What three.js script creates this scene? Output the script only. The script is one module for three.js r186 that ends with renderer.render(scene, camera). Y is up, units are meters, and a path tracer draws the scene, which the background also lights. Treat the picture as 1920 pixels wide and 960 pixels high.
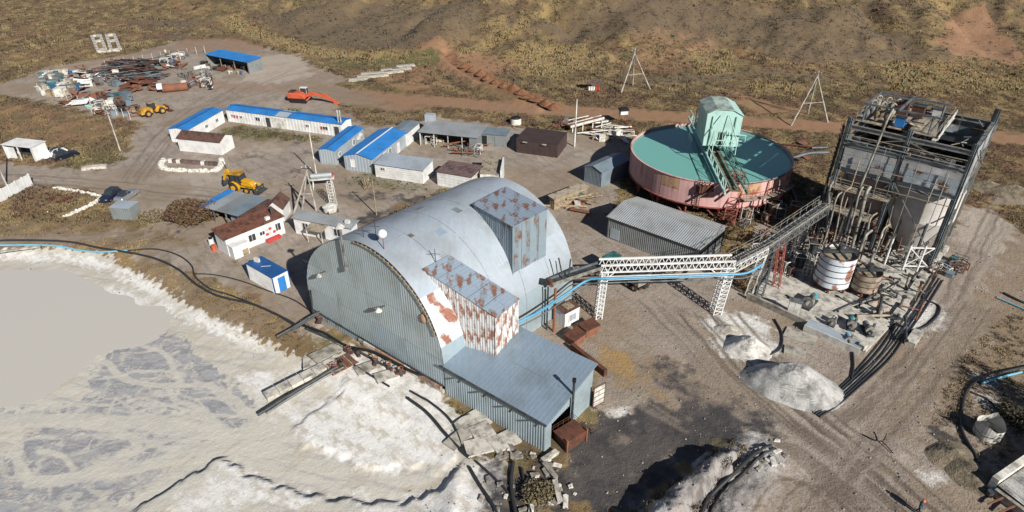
import * as THREE from 'three';
import { mergeGeometries, toCreasedNormals } from 'three/addons/utils/BufferGeometryUtils.js';
import { MarchingCubes } from 'three/addons/objects/MarchingCubes.js';

// ---------------------------------------------------------------- camera, sky, sun, exposure
const CAMERA_HEIGHT = 50, PITCH = 31.5 * Math.PI / 180, FOCAL = 1205;           // FOCAL in pixels of a 1920 x 960 picture
const SKY_LEVEL = 0.36;
const scene = new THREE.Scene();
const camera = new THREE.PerspectiveCamera(2 * Math.atan(480 / FOCAL) * 180 / Math.PI, 2, 0.5, 3000);
camera.position.set(0, CAMERA_HEIGHT, 0);
camera.rotation.set(-PITCH, 0, 0);
camera.updateMatrixWorld();
const SUN = new THREE.Vector3(0.4706, 0.5225, 0.711).normalize();              // elevation 31.5 degrees, from behind the right shoulder
{ // clear autumn sky: deep blue overhead, pale towards the horizon
  const w = 256, h = 128, d = new Float32Array(w * h * 4);
  for (let j = 0; j < h; j++) { const e = Math.max(0, ((j + 0.5) / h - 0.5) * 2), k = Math.pow(1 - e, 3); for (let i = 0; i < w; i++) { const q = (j * w + i) * 4; d[q] = 0.075 + 0.30 * k; d[q + 1] = 0.135 + 0.33 * k; d[q + 2] = 0.29 + 0.31 * k; d[q + 3] = 1; } }
  const t = new THREE.DataTexture(d, w, h, THREE.RGBAFormat, THREE.FloatType); t.mapping = THREE.EquirectangularReflectionMapping; t.magFilter = THREE.LinearFilter; t.minFilter = THREE.LinearFilter; t.needsUpdate = true;
  scene.background = t; scene.environment = t; scene.backgroundIntensity = SKY_LEVEL; scene.environmentIntensity = SKY_LEVEL;
}
const sun = new THREE.DirectionalLight(new THREE.Color(1.0, 0.965, 0.895), 4.8);
sun.position.copy(SUN).multiplyScalar(300).add(new THREE.Vector3(0, 0, -110));
sun.target.position.set(0, 0, -110);
sun.castShadow = true;
sun.shadow.mapSize.set(4096, 4096);
Object.assign(sun.shadow.camera, { left: -190, right: 190, top: 170, bottom: -170, near: 10, far: 700 });
scene.add(sun, sun.target);
const renderer = new THREE.WebGLRenderer({ antialias: true });
renderer.setSize(1024, 512);
renderer.shadowMap.enabled = true;
renderer.toneMapping = THREE.LinearToneMapping;
renderer.toneMappingExposure = 1.5;

// ---------------------------------------------------------------- small helpers
function rng(seed) { let a = seed >>> 0; return () => { a = (a + 0x6D2B79F5) | 0; let t = Math.imul(a ^ (a >>> 15), 1 | a); t = (t + Math.imul(t ^ (t >>> 7), 61 | t)) ^ t; return ((t ^ (t >>> 14)) >>> 0) / 4294967296; }; }
const R = rng(20240611);
const rr = (a, b) => a + (b - a) * R();
const pick = (a) => a[Math.floor(R() * a.length)];
const V = (x, y, z) => new THREE.Vector3(x, y, z);
const clamp = (x, a = 0, b = 1) => Math.min(b, Math.max(a, x));
const mix = (a, b, t) => a + (b - a) * t;
const smooth = (a, b, x) => { const t = clamp((x - a) / (b - a)); return t * t * (3 - 2 * t); };
const cp = Math.cos(PITCH), sp = Math.sin(PITCH);
/** the point at height h that a picture position (1920 x 960) looks at */
function at(u, v, h = 0) {
  const x = (u - 960) / FOCAL, y = -(v - 480) / FOCAL, dy = y * cp - sp, dz = -cp - y * sp, t = (h - CAMERA_HEIGHT) / dy;
  return V(x * t, h, dz * t);
}
/** the height above ground point base of something whose top shows at picture row v, straight above it */
function heightTo(base, v) {
  const k = -(v - 480) / FOCAL, n = k * cp - sp, d = cp + k * sp;    // (y-H)/dist = n/d along the view
  return CAMERA_HEIGHT + (-base.z) * n / d;
}
const lin = (c) => (c <= 0.04045 ? c / 12.92 : Math.pow((c + 0.055) / 1.055, 2.4));
const toS = (c) => (c <= 0.0031308 ? c * 12.92 : 1.055 * Math.pow(c, 1 / 2.4) - 0.055);
const col = (r, g, b) => new THREE.Color().setRGB(r, g, b);       // linear base colour

// ---------------------------------------------------------------- noise
const NS = 512;
function makeNoise(seed, base, octaves, gain = 0.5) {              // tileable fractal value noise, 0..1
  const out = new Float32Array(NS * NS), r = rng(seed); let amp = 1, f = base, total = 0;
  for (let o = 0; o < octaves; o++) {
    const g = new Float32Array(f * f); for (let i = 0; i < g.length; i++) g[i] = r();
    for (let y = 0; y < NS; y++) {
      const fy = y * f / NS, y0 = Math.floor(fy), ty = fy - y0, sy = ty * ty * (3 - 2 * ty), ra = (y0 % f) * f, rb = ((y0 + 1) % f) * f;
      for (let x = 0; x < NS; x++) {
        const fx = x * f / NS, x0 = Math.floor(fx), tx = fx - x0, sx = tx * tx * (3 - 2 * tx), xa = x0 % f, xb = (x0 + 1) % f;
        out[y * NS + x] += amp * mix(mix(g[ra + xa], g[ra + xb], sx), mix(g[rb + xa], g[rb + xb], sx), sy);
      }
    }
    total += amp; amp *= gain; f *= 2; if (f > NS) break;
  }
  let lo = 1e9, hi = -1e9; for (const v of out) { lo = Math.min(lo, v); hi = Math.max(hi, v); }
  for (let i = 0; i < out.length; i++) out[i] = (out[i] - lo) / (hi - lo);
  return out;
}
const N1 = makeNoise(1, 4, 6), N2 = makeNoise(2, 8, 6), N3 = makeNoise(3, 32, 4, 0.7), N4 = makeNoise(4, 4, 7, 0.62);
function sn(N, x, y) {                                              // bilinear lookup, x and y in tiles
  let fx = x * NS, fy = y * NS; const x0 = Math.floor(fx), y0 = Math.floor(fy); fx -= x0; fy -= y0;
  const xa = x0 & 511, xb = (x0 + 1) & 511, ya = (y0 & 511) << 9, yb = ((y0 + 1) & 511) << 9;
  const a = N[ya + xa], b = N[yb + xa];
  return (a + (N[ya + xb] - a) * fx) * (1 - fy) + (b + (N[yb + xb] - b) * fx) * fy;
}
const fine = (N, x, y) => N[((Math.floor(y * NS) & 511) << 9) + (Math.floor(x * NS) & 511)];

// ---------------------------------------------------------------- things, parts, materials
const taken = {};
const origins = new WeakMap();
function numbered(name) { const n = taken[name] ?? 0; taken[name] = n + 1; return n ? name + '_' + String(n).padStart(3, '0') : name; }
function tag(o, label, category, group) { o.userData.label = label; o.userData.category = category; if (group) o.userData.group = group; return o; }
function thing(name, label, category, p = V(0, 0, 0), turn = 0, group) {
  const o = new THREE.Group(); o.name = numbered(name); o.position.copy(p); o.rotation.y = turn; scene.add(o);
  origins.set(o, p.clone()); return tag(o, label, category, group);
}
function lone(mesh, label, category, group) { mesh.name = numbered(mesh.name); scene.add(mesh); return tag(mesh, label, category, group); }
function structure(mesh) { mesh.userData.kind = 'structure'; mesh.name = numbered(mesh.name); scene.add(mesh); return mesh; }
/** uv in metres from the face direction, in the geometry's own axes */
function metreUV(g) {
  g = g.index ? g.toNonIndexed() : g;
  const p = g.attributes.position, uv = new Float32Array(p.count * 2), a = V(), b = V(), c = V(), n = V();
  for (let i = 0; i < p.count; i += 3) {
    a.fromBufferAttribute(p, i); b.fromBufferAttribute(p, i + 1); c.fromBufferAttribute(p, i + 2);
    n.copy(b).sub(a).cross(c.clone().sub(a)); const ax = Math.abs(n.x), ay = Math.abs(n.y), az = Math.abs(n.z);
    for (let k = 0; k < 3; k++) {
      const q = k === 0 ? a : k === 1 ? b : c; let s, t;
      if (ay >= ax && ay >= az) { s = q.x; t = -q.z; } else if (ax > az) { s = -q.z; t = q.y; } else { s = q.x; t = q.y; }
      uv[(i + k) * 2] = s; uv[(i + k) * 2 + 1] = t;
    }
  }
  g.setAttribute('uv', new THREE.BufferAttribute(uv, 2));
  for (const k of Object.keys(g.attributes)) if (!['position', 'normal', 'uv'].includes(k)) g.deleteAttribute(k);
  return g;
}
const UPV = V(0, 1, 0);
function along(p, q, up = UPV) {                                    // matrix: local z runs from p to q, centred
  const z = q.clone().sub(p).normalize(); let x = up.clone().cross(z); if (x.lengthSq() < 1e-5) x = V(1, 0, 0); x.normalize();
  const y = z.clone().cross(x); return new THREE.Matrix4().makeBasis(x, y, z).setPosition(p.clone().add(q).multiplyScalar(0.5));
}
class MB {                                                          // collects shapes into one mesh
  constructor() { this.g = []; }
  geo(g, m) { g = metreUV(g); if (m) { g = g.applyMatrix4(m); const e = m.elements, u = g.attributes.uv, ox = e[12] * 1.31 + e[14] * 0.77, oy = e[13] + e[12] * 0.41 - e[14] * 0.93; for (let i = 0; i < u.count; i++) u.setXY(i, u.getX(i) + ox, u.getY(i) + oy); } this.g.push(g); return this; }
  box(x, y, z, sx, sy, sz, ry = 0, rz = 0, rx = 0) { return this.geo(new THREE.BoxGeometry(sx, sy, sz), new THREE.Matrix4().makeRotationFromEuler(new THREE.Euler(rx, ry, rz)).setPosition(x, y, z)); }
  bar(p, q, w, h = w, up) { return this.geo(new THREE.BoxGeometry(w, h, p.distanceTo(q)), along(p, q, up)); }
  tube(p, q, r, r2 = r, seg = 8) { return this.geo(new THREE.CylinderGeometry(r2, r, p.distanceTo(q), seg).rotateX(Math.PI / 2), along(p, q)); }
  cyl(x, y, z, r, h, r2 = r, seg = 16) { return this.geo(new THREE.CylinderGeometry(r2, r, h, seg), new THREE.Matrix4().setPosition(x, y + h / 2, z)); }
  wheel(x, y, z, r, w, seg = 18) { return this.geo(new THREE.CylinderGeometry(r, r, w, seg).rotateX(Math.PI / 2), new THREE.Matrix4().setPosition(x, y, z)); }
  path(pts, r, seg = 6, per = 4) { const c = new THREE.CatmullRomCurve3(pts, false, 'centripetal'); return this.geo(new THREE.TubeGeometry(c, Math.max(2, pts.length * per), r, seg, false)); }
  poly(pts, depth, m, bevel = 0) {                                  // outline in x,y extruded along z, centred
    const s = new THREE.Shape(pts.map(([x, y]) => new THREE.Vector2(x, y)));
    return this.geo(new THREE.ExtrudeGeometry(s, { depth: depth - 2 * bevel, bevelEnabled: bevel > 0, bevelSize: bevel, bevelThickness: bevel, bevelSegments: 1 }).translate(0, 0, -depth / 2 + bevel), m);
  }
  quad(a, b, c, d) { const g = new THREE.BufferGeometry(); g.setAttribute('position', new THREE.Float32BufferAttribute([a, b, c, a, c, d].flatMap(p => [p.x, p.y, p.z]), 3)); g.computeVertexNormals(); return this.geo(g); }
  tri(a, b, c) { const g = new THREE.BufferGeometry(); g.setAttribute('position', new THREE.Float32BufferAttribute([a, b, c].flatMap(p => [p.x, p.y, p.z]), 3)); g.computeVertexNormals(); return this.geo(g); }
  mesh(name, m, o) {
    let g = mergeGeometries(this.g); if (o) g.translate(-o.x, -o.y, -o.z);
    const mesh = new THREE.Mesh(g, m); mesh.name = name; mesh.castShadow = mesh.receiveShadow = true; return mesh;
  }
  /** a part; world = the shapes were given in world positions */
  build(name, m, parent, world = false) { const o = origins.get(parent); const mesh = this.mesh(name, m, world ? o : null); parent.add(mesh); if (o) origins.set(mesh, o); return mesh; }
  /** a top-level thing of one mesh, given in world positions, with its origin at p */
  alone(name, m, label, category, p, group) { const mesh = this.mesh(name, m, p); mesh.position.copy(p); return lone(mesh, label, category, group); }
}
function texture(w, h, fn, srgb = true) {
  const d = new Uint8Array(w * h * 4), o = [0, 0, 0];
  for (let y = 0; y < h; y++) for (let x = 0; x < w; x++) { fn(x / w, y / h, o); const i = (y * w + x) * 4; d[i] = clamp(o[0]) * 255; d[i + 1] = clamp(o[1]) * 255; d[i + 2] = clamp(o[2]) * 255; d[i + 3] = 255; }
  const t = new THREE.DataTexture(d, w, h); t.wrapS = t.wrapT = THREE.RepeatWrapping; t.magFilter = THREE.LinearFilter; t.minFilter = THREE.LinearMipmapLinearFilter; t.generateMipmaps = true;
  if (srgb) t.colorSpace = THREE.SRGBColorSpace; t.needsUpdate = true; return t;
}
const rep = (t, metres, my = metres) => { const c = t.clone(); c.repeat.set(1 / metres, 1 / my); c.needsUpdate = true; return c; };
// ---------------------------------------------------------------- the ground: where each kind of soil lies (outlines in world metres)
const KG = 1.35;
const soil = (r, g, b) => [lin(r / 255) / KG, lin(g / 255) / KG, lin(b / 255) / KG];
const LAYERS = ['dirt', 'pale', 'coal', 'white', 'cream', 'mud', 'red', 'olive', 'ochre', 'track', 'dark', 'basin', 'bank', 'mound', 'trench', 'weed', 'slab', 'spoil', 'straw', 'dusk', 'brown', 'chan'];
const RASTERS = [{ x0: -82, z0: -112, x1: 82, z1: -27, s: 0.1 }, { x0: -170, z0: -250, x1: 170, z1: -98, s: 0.25 }];
for (const r of RASTERS) {
  r.w = Math.round((r.x1 - r.x0) / r.s); r.h = Math.round((r.z1 - r.z0) / r.s); r.ctx = {}; r.m = {};
  for (const l of LAYERS) { const c = document.createElement('canvas'); c.width = r.w; c.height = r.h; const x = c.getContext('2d'); x.fillStyle = '#000'; x.fillRect(0, 0, r.w, r.h); x.lineCap = x.lineJoin = 'round'; r.ctx[l] = x; }
}
const shade = (v) => { const k = Math.round(clamp(v) * 255); return `rgb(${k},${k},${k})`; };
function drawPts(r, x, pts, h, curve) {
  const q = pts.map(([u, v]) => { const p = h === 'slope' ? onSlope(u, v) : at(u, v, h); return [(p.x - r.x0) / r.s, (p.z - r.z0) / r.s]; });
  x.beginPath(); x.moveTo(q[0][0], q[0][1]);
  if (curve) { for (let i = 1; i < q.length - 1; i++) x.quadraticCurveTo(q[i][0], q[i][1], (q[i][0] + q[i + 1][0]) / 2, (q[i][1] + q[i + 1][1]) / 2); const e = q[q.length - 1]; x.lineTo(e[0], e[1]); } else for (const p of q.slice(1)) x.lineTo(p[0], p[1]);
}
function area(layer, pts, v = 1, h = 0) { for (const r of RASTERS) { const x = r.ctx[layer]; x.fillStyle = shade(v); drawPts(r, x, pts, h); x.closePath(); x.fill(); } }
function stripe(layer, pts, width, v = 1, h = 0) { for (const r of RASTERS) { const x = r.ctx[layer]; x.strokeStyle = shade(v); x.lineWidth = width / r.s; drawPts(r, x, pts, h, true); x.stroke(); } }
function bake() {
  const blur = { dirt: 0.7, pale: 0.8, coal: 0.8, white: 0.5, cream: 0.4, mud: 0.25, red: 0.8, olive: 0.9, ochre: 0.7, track: 0.12, dark: 0.5, basin: 1.3, bank: 0.14, mound: 0.35, trench: 0.4, weed: 0.8, slab: 0.06, spoil: 1.6, straw: 1.4, dusk: 2.2, brown: 1.6, chan: 0.12 };
  for (const r of RASTERS) for (const l of LAYERS) {
    const c = document.createElement('canvas'); c.width = r.w; c.height = r.h; const x = c.getContext('2d');
    if (blur[l] / r.s > 0.5) x.filter = `blur(${(blur[l] / r.s).toFixed(2)}px)`;
    x.drawImage(r.ctx[l].canvas, 0, 0); const d = x.getImageData(0, 0, r.w, r.h).data, m = new Uint8Array(r.w * r.h);
    for (let i = 0; i < m.length; i++) m[i] = d[i * 4]; r.m[l] = m;
  }
}
const CELL = 2, BIT = {}; LAYERS.forEach((l, i) => { BIT[l] = 1 << i; });
let cells = null; const CW = 170, CH = 112;                        // which layers come near each 2 m cell
function indexLayers() {
  cells = new Uint32Array(CW * CH);
  for (const r of RASTERS) for (const l of LAYERS) { const m = r.m[l], st = Math.round(0.5 / r.s) || 1; for (let j = 0; j < r.h; j += st) for (let i = 0; i < r.w; i += st) if (m[j * r.w + i] > 2) { const cx = Math.floor((r.x0 + i * r.s + 170) / CELL), cz = Math.floor((r.z0 + j * r.s + 250) / CELL); for (let a = -2; a <= 2; a++) for (let b = -2; b <= 2; b++) { const u = cx + a, v = cz + b; if (u >= 0 && v >= 0 && u < CW && v < CH) cells[v * CW + u] |= BIT[l]; } } }
}
function near(x, z) { const u = Math.floor((x + 170) / CELL), v = Math.floor((z + 250) / CELL); return u >= 0 && v >= 0 && u < CW && v < CH ? cells[v * CW + u] : 0; }
function mask(layer, x, z) {
  const r = (x > RASTERS[0].x0 + 1 && x < RASTERS[0].x1 - 1 && z > RASTERS[0].z0 + 1 && z < RASTERS[0].z1 - 1) ? RASTERS[0] : RASTERS[1];
  let fx = (x - r.x0) / r.s - 0.5, fz = (z - r.z0) / r.s - 0.5; const x0 = Math.floor(fx), z0 = Math.floor(fz);
  if (x0 < 0 || z0 < 0 || x0 >= r.w - 1 || z0 >= r.h - 1) return 0;
  fx -= x0; fz -= z0; const m = r.m[layer], i = z0 * r.w + x0;
  return ((m[i] + (m[i + 1] - m[i]) * fx) * (1 - fz) + (m[i + r.w] + (m[i + r.w + 1] - m[i + r.w]) * fx) * fz) / 255;
}
const PW = -1;                                                       // level of the pond
const hillFoot = (x) => -183 + 10 * Math.sin(x * 0.021 + 1) + 0.1 * x + (x < -45 ? (x + 45) * 0.55 : 0);
function hill(x, z) {
  const d = hillFoot(x) - z; if (d <= 0) return 0;
  const gully = Math.exp(-Math.pow((x + 62 + (z + 200) * 0.35) / 16, 2)), k = smooth(3, 40, d), rib = Math.abs(sn(N1, x / 150 + z / 420, z / 300 + 0.2) - 0.5) * 2, rib2 = Math.abs(sn(N2, x / 130 + 0.3, z / 190) - 0.5) * 2;
  let h = 0.30 * d - 0.30 * 14 * (1 - Math.exp(-d / 14)) + k * (9 * (sn(N1, x / 170, z / 170) - 0.5) + 7 * (rib - 0.4) + 4.5 * (rib2 - 0.4) + 1.6 * (sn(N2, x / 50, z / 50) - 0.5));
  h *= 1 - 0.5 * gully; h = Math.max(h, 0.02 * d); return h / (1 + h / 90);
}
/** the ground point a picture position looks at, on the slope too */
function onSlope(u, v) { let p = at(u, v, 0), h = 0; for (let k = 0; k < 14; k++) { h = mix(h, hill(p.x, p.z), 0.6); p = at(u, v, h); } return p; }
// packed earth: the access road, the scrap yard, the courtyards, the plant yard
area('dirt', [[-60, 300], [0, 303], [95, 312], [180, 322], [225, 302], [262, 238], [300, 214], [345, 186], [400, 160], [560, 150], [650, 165], [700, 205], [790, 215], [960, 240], [1100, 250], [1190, 262], [1130, 440], [1080, 560], [1000, 420], [900, 330], [760, 380], [600, 470], [580, 560], [540, 590], [470, 560], [400, 510], [388, 470], [300, 420], [240, 385], [190, 362], [70, 345], [0, 350], [-60, 350]]);
area('dirt', [[-30, 172], [90, 126], [240, 103], [330, 78], [430, 76], [500, 90], [560, 108], [600, 128], [660, 150], [560, 172], [440, 192], [330, 222], [275, 232], [170, 212], [60, 186]]);
area('dirt', [[1060, 440], [1140, 420], [1300, 500], [1420, 560], [1540, 600], [1640, 660], [1740, 700], [1960, 960], [1990, 1030], [1300, 1030], [1400, 860], [1330, 780], [1130, 790], [1120, 700], [960, 620], [1080, 560]]);
area('dirt', [[1400, 430], [1560, 400], [1800, 430], [1900, 350], [1960, 370], [1960, 700], [1830, 720], [1760, 760], [1640, 880], [1480, 800], [1640, 660], [1440, 590]]);
stripe('dirt', [[-40, 452], [120, 448], [260, 436], [330, 425], [400, 420]], 2.2, 0.8);
stripe('dirt', [[300, 470], [420, 500], [520, 540], [600, 600]], 6, 0.7);
stripe('dirt', [[1960, 560], [1860, 640], [1760, 780], [1640, 900]], 4, 0.6);
// the slope behind: straw-coloured strips, dark heath, eroded red banks and a painted bank shadow
stripe('straw', [[365, -8], [420, 30], [470, 62], [540, 84], [610, 100], [700, 104], [800, 100]], 7, 0.9, 'slope'); stripe('straw', [[1160, -6], [1060, 22], [985, 46], [930, 78], [870, 100]], 4, 1, 'slope'); area('straw', [[940, 100], [1010, 80], [1100, 84], [1130, 110], [1060, 140], [980, 142]], 0.8, 'slope'); area('straw', [[1290, 88], [1370, 90], [1380, 140], [1310, 145]], 0.7, 'slope'); area('straw', [[1640, 120], [1760, 112], [1930, 150], [1930, 225], [1800, 200], [1680, 170]], 0.6, 'slope'); area('straw', [[1700, -10], [1930, -10], [1930, 12], [1760, 14]], 0.9, 'slope'); area('straw', [[1400, 150], [1520, 160], [1500, 190], [1410, 180]], 0.6, 'slope'); area('straw', [[0, 60], [120, 60], [260, 100], [100, 130], [0, 140]], 0.35, 'slope');
area('dusk', [[440, 10], [560, -10], [900, -10], [900, 50], [840, 84], [700, 92], [620, 92], [540, 70]], 0.75, 'slope'); area('dusk', [[300, 60], [400, 70], [480, 70], [470, 90], [330, 84]], 0.7, 'slope'); area('dusk', [[960, 50], [1200, 0], [1400, 10], [1700, 60], [1740, 110], [1500, 120], [1380, 80], [1200, 70], [1050, 80]], 0.75, 'slope'); stripe('dusk', [[1200, 150], [1350, 150], [1420, 130], [1560, 150]], 5, 0.8, 'slope'); stripe('dusk', [[1850, 30], [1810, 70], [1770, 112]], 4, 1, 'slope'); stripe('dusk', [[1640, 10], [1590, 50], [1560, 80]], 3.5, 0.9, 'slope'); area('dusk', [[180, 0], [340, 0], [420, 40], [330, 56], [200, 40]], 0.5, 'slope'); stripe('dusk', [[1050, 130], [1120, 150], [1170, 170]], 2.5, 0.7, 'slope'); stripe('dusk', [[1780, 200], [1880, 230], [1960, 240]], 5, 0.6, 'slope');  // the dusk stripe below the red bank is shadow painted into the soil
area('red', [[1180, 92], [1260, 84], [1330, 90], [1300, 130], [1220, 140]], 0.45, 'slope'); area('red', [[1745, 70], [1830, 58], [1915, 84], [1930, 118], [1850, 108], [1790, 108]], 0.7, 'slope'); area('red', [[1340, 170], [1420, 180], [1500, 214], [1420, 214]], 0.5, 'slope'); area('red', [[900, 108], [960, 112], [940, 138]], 0.7, 'slope');
// browner trampled soil and the worn main track
area('brown', [[1560, 780], [1680, 640], [1800, 560], [1900, 420], [1960, 420], [1960, 700], [1800, 760], [1700, 840]], 0.8); area('brown', [[1080, 620], [1200, 640], [1260, 720], [1180, 760], [1120, 700]], 0.7); area('brown', [[1480, 900], [1600, 860], [1700, 960], [1450, 1020]], 0.5); area('brown', [[1000, 330], [1100, 300], [1130, 420], [1080, 460]], 0.6); area('brown', [[250, 330], [330, 215], [420, 170], [560, 165], [440, 190], [340, 225]], 0.35); area('brown', [[560, 150], [700, 175], [760, 215], [640, 200]], 0.8);
stripe('pale', [[1150, 545], [1250, 610], [1340, 700], [1450, 780], [1580, 870], [1740, 1000]], 6.5, 0.32);
// pale, dusty or slabbed ground
stripe('pale', [[1930, 370], [1870, 460], [1790, 620], [1660, 760], [1540, 860]], 2.2, 0.55);
area('pale', [[470, 105], [560, 100], [590, 140], [510, 160], [450, 150]], 0.75);
area('pale', [[455, 270], [520, 265], [530, 285], [470, 295]], 0.6);
area('pale', [[1420, 470], [1560, 440], [1780, 450], [1640, 655], [1440, 590]], 0.55);
area('pale', [[300, 340], [470, 345], [430, 320], [320, 325]], 0.6);
area('pale', [[1800, 380], [1900, 410], [1870, 480], [1790, 460]], 0.8);
stripe('pale', [[0, 320], [200, 340], [380, 345], [540, 365]], 3, 0.35);
// reddish soil: the track along the foot of the slope and the fresh trench
stripe('red', [[400, 160], [560, 168], [700, 180], [860, 194], [1010, 206], [1180, 214], [1300, 222], [1560, 238], [1960, 262]], 7, 0.85);
area('red', [[300, 100], [340, 74], [440, 72], [500, 88], [460, 104], [380, 92], [330, 104]], 1);
stripe('red', [[100, 132], [220, 112], [320, 88]], 4, 0.9);
stripe('red', [[815, 104], [880, 140], [950, 175], [1030, 203]], 9, 0.9);
area('red', [[830, 105], [930, 112], [950, 140], [880, 140]], 0.8);
area('red', [[1740, 60], [1830, 55], [1920, 100], [1900, 130], [1780, 100]], 0.8);
area('red', [[0, 195], [120, 205], [220, 240], [180, 270], [0, 260]], 0.35);
area('red', [[1180, 90], [1330, 85], [1350, 130], [1220, 140]], 0.4);
stripe('red', [[1500, 210], [1440, 205], [1390, 190]], 6, 0.5);
area('red', [[420, 92], [520, 100], [620, 135], [640, 160], [560, 165], [520, 130], [430, 108]], 0.55); area('red', [[560, 160], [700, 178], [800, 200], [760, 212], [660, 200], [560, 178]], 0.7); area('red', [[700, 120], [800, 125], [860, 160], [760, 172], [700, 150]], 0.55); area('red', [[0, 180], [40, 165], [100, 140], [140, 140], [70, 175]], 0.5);
// greener grass and weeds
area('olive', [[600, 108], [700, 112], [830, 104], [820, 122], [700, 132], [620, 128]], 1);
area('olive', [[402, 250], [440, 234], [500, 240], [610, 258], [600, 268], [480, 262]], 0.8);
area('olive', [[120, 290], [230, 290], [225, 304], [140, 310]], 0.8);
area('olive', [[640, 330], [700, 325], [830, 350], [790, 362], [640, 352]], 0.55);
area('olive', [[840, 740], [900, 790], [880, 800], [830, 755]], 0.9);
area('olive', [[240, 395], [300, 400], [300, 425], [230, 420]], 0.6);
area('olive', [[930, 860], [990, 840], [1010, 870], [960, 880]], 0.8);
area('olive', [[1340, 880], [1400, 850], [1440, 870], [1380, 920]], 0.7);
area('weed', [[620, 190], [700, 200], [780, 212], [830, 218], [760, 236], [690, 236], [650, 214]], 1);
area('weed', [[900, 160], [1000, 180], [1060, 190], [960, 192], [860, 172]], 1);
area('weed', [[340, 560], [480, 545], [520, 600], [560, 630], [500, 640], [400, 590]], 0.25); area('brown', [[180, 478], [300, 486], [380, 540], [480, 570], [570, 620], [500, 640], [400, 600], [330, 552], [230, 490]], 0.85); area('brown', [[-40, 420], [200, 425], [390, 440], [390, 470], [200, 462], [-40, 466]], 0.7);
area('weed', [[0, 352], [60, 350], [120, 352], [180, 372], [150, 405], [0, 412]], 0.8);
area('weed', [[1800, 640], [1930, 560], [1960, 800], [1850, 960], [1760, 860], [1740, 760]], 0.4); area('dirt', [[1740, 760], [1800, 640], [1960, 560], [1980, 900], [1860, 960], [1760, 860]], 0.7); area('white', [[1790, 700], [1860, 690], [1890, 760], [1820, 770]], 0.35); area('white', [[1700, 850], [1750, 830], [1790, 900], [1740, 920]], 0.35);
area('weed', [[930, 890], [1000, 860], [1040, 960], [900, 970]], 0.7);
area('weed', [[1490, 250], [1560, 245], [1560, 330], [1500, 330]], 0.8);
// tailings: beach, white crust, wet grey mud with channels
area('cream', [[-80, 474], [120, 470], [210, 486], [330, 560], [430, 620], [520, 655], [600, 690], [660, 660], [760, 700], [850, 780], [900, 850], [880, 930], [850, 1030], [-120, 1030]], 1, PW);
stripe('white', [[-40, 478], [110, 480], [210, 500], [290, 545], [345, 585], [410, 615], [490, 652]], 1.9, 0.8, PW + 0.3);
stripe('white', [[190, 540], [260, 562], [300, 590]], 1.6, 0.9, PW);
area('white', [[545, 800], [600, 745], [650, 706], [740, 690], [830, 770], [868, 830], [850, 880], [770, 870], [700, 890], [620, 870]], 0.9, -0.4);
area('white', [[400, 880], [425, 862], [520, 905], [620, 940], [560, 960], [440, 930]], 0.8, -0.7);
area('white', [[580, 640], [660, 680], [720, 720], [650, 730], [590, 690]], 0.7, -0.4);
area('white', [[880, 860], [960, 880], [930, 960], [850, 1000], [800, 960]], 0.85, -0.4);
area('white', [[440, 700], [520, 690], [590, 700], [560, 740], [470, 760]], 0.7, -0.7);
area('mud', [[190, 664], [268, 640], [300, 622], [345, 640], [395, 690], [470, 745], [465, 780], [430, 812], [395, 790], [300, 758], [232, 738]], 1, PW);
area('mud', [[60, 775], [150, 752], [190, 672], [215, 690], [250, 740], [330, 775], [320, 800], [240, 790]], 0.55, PW);
area('mud', [[330, 730], [400, 735], [470, 775], [440, 815], [390, 790]], 0.9, PW);
area('mud', [[55, 815], [150, 810], [235, 800], [275, 830], [260, 860], [140, 880], [60, 880], [30, 840]], 0.95, PW);
area('mud', [[-60, 765], [60, 770], [100, 785], [20, 800], [-60, 800]], 0.8, PW);
area('mud', [[-60, 850], [30, 850], [45, 890], [-10, 915], [-60, 910]], 0.75, PW);
area('mud', [[240, 790], [330, 800], [400, 810], [360, 820], [270, 830]], 0.5, PW);
area('mud', [[-60, 930], [200, 900], [330, 880], [200, 960], [-60, 1000]], 0.4, PW);
area('mud', [[590, 850], [640, 860], [700, 885], [660, 900], [600, 890]], 0.3, PW);
area('mud', [[300, 640], [400, 690], [470, 750], [480, 800], [430, 812], [330, 740], [280, 690]], 0.85, PW); area('mud', [[80, 800], [260, 790], [420, 830], [400, 850], [200, 880], [60, 900]], 0.5, PW); area('mud', [[0, 900], [160, 880], [320, 870], [250, 930], [60, 980], [-60, 980]], 0.5, PW); area('mud', [[280, 560], [320, 590], [310, 625], [285, 612]], 0.5, PW);
for (const [pts, w] of [[[[180, 668], [225, 700], [250, 722], [330, 722], [400, 720], [460, 770], [475, 785]], 0.8], [[[260, 645], [320, 665], [330, 700], [345, 720]], 0.55], [[[310, 720], [320, 745], [360, 760], [420, 800]], 0.6], [[[395, 720], [410, 745], [430, 760]], 0.6], [[[30, 800], [40, 830], [25, 860], [55, 900]], 0.8], [[[70, 845], [120, 850], [140, 880]], 0.5], [[[215, 805], [245, 815], [260, 845]], 0.45], [[[-40, 790], [100, 790], [260, 790], [420, 815]], 2.0], [[[60, 905], [200, 890], [330, 860], [430, 825], [480, 800]], 1.5], [[[440, 815], [500, 780], [560, 735], [620, 700]], 1.0]]) stripe('chan', pts, w, 1, PW);
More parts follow.
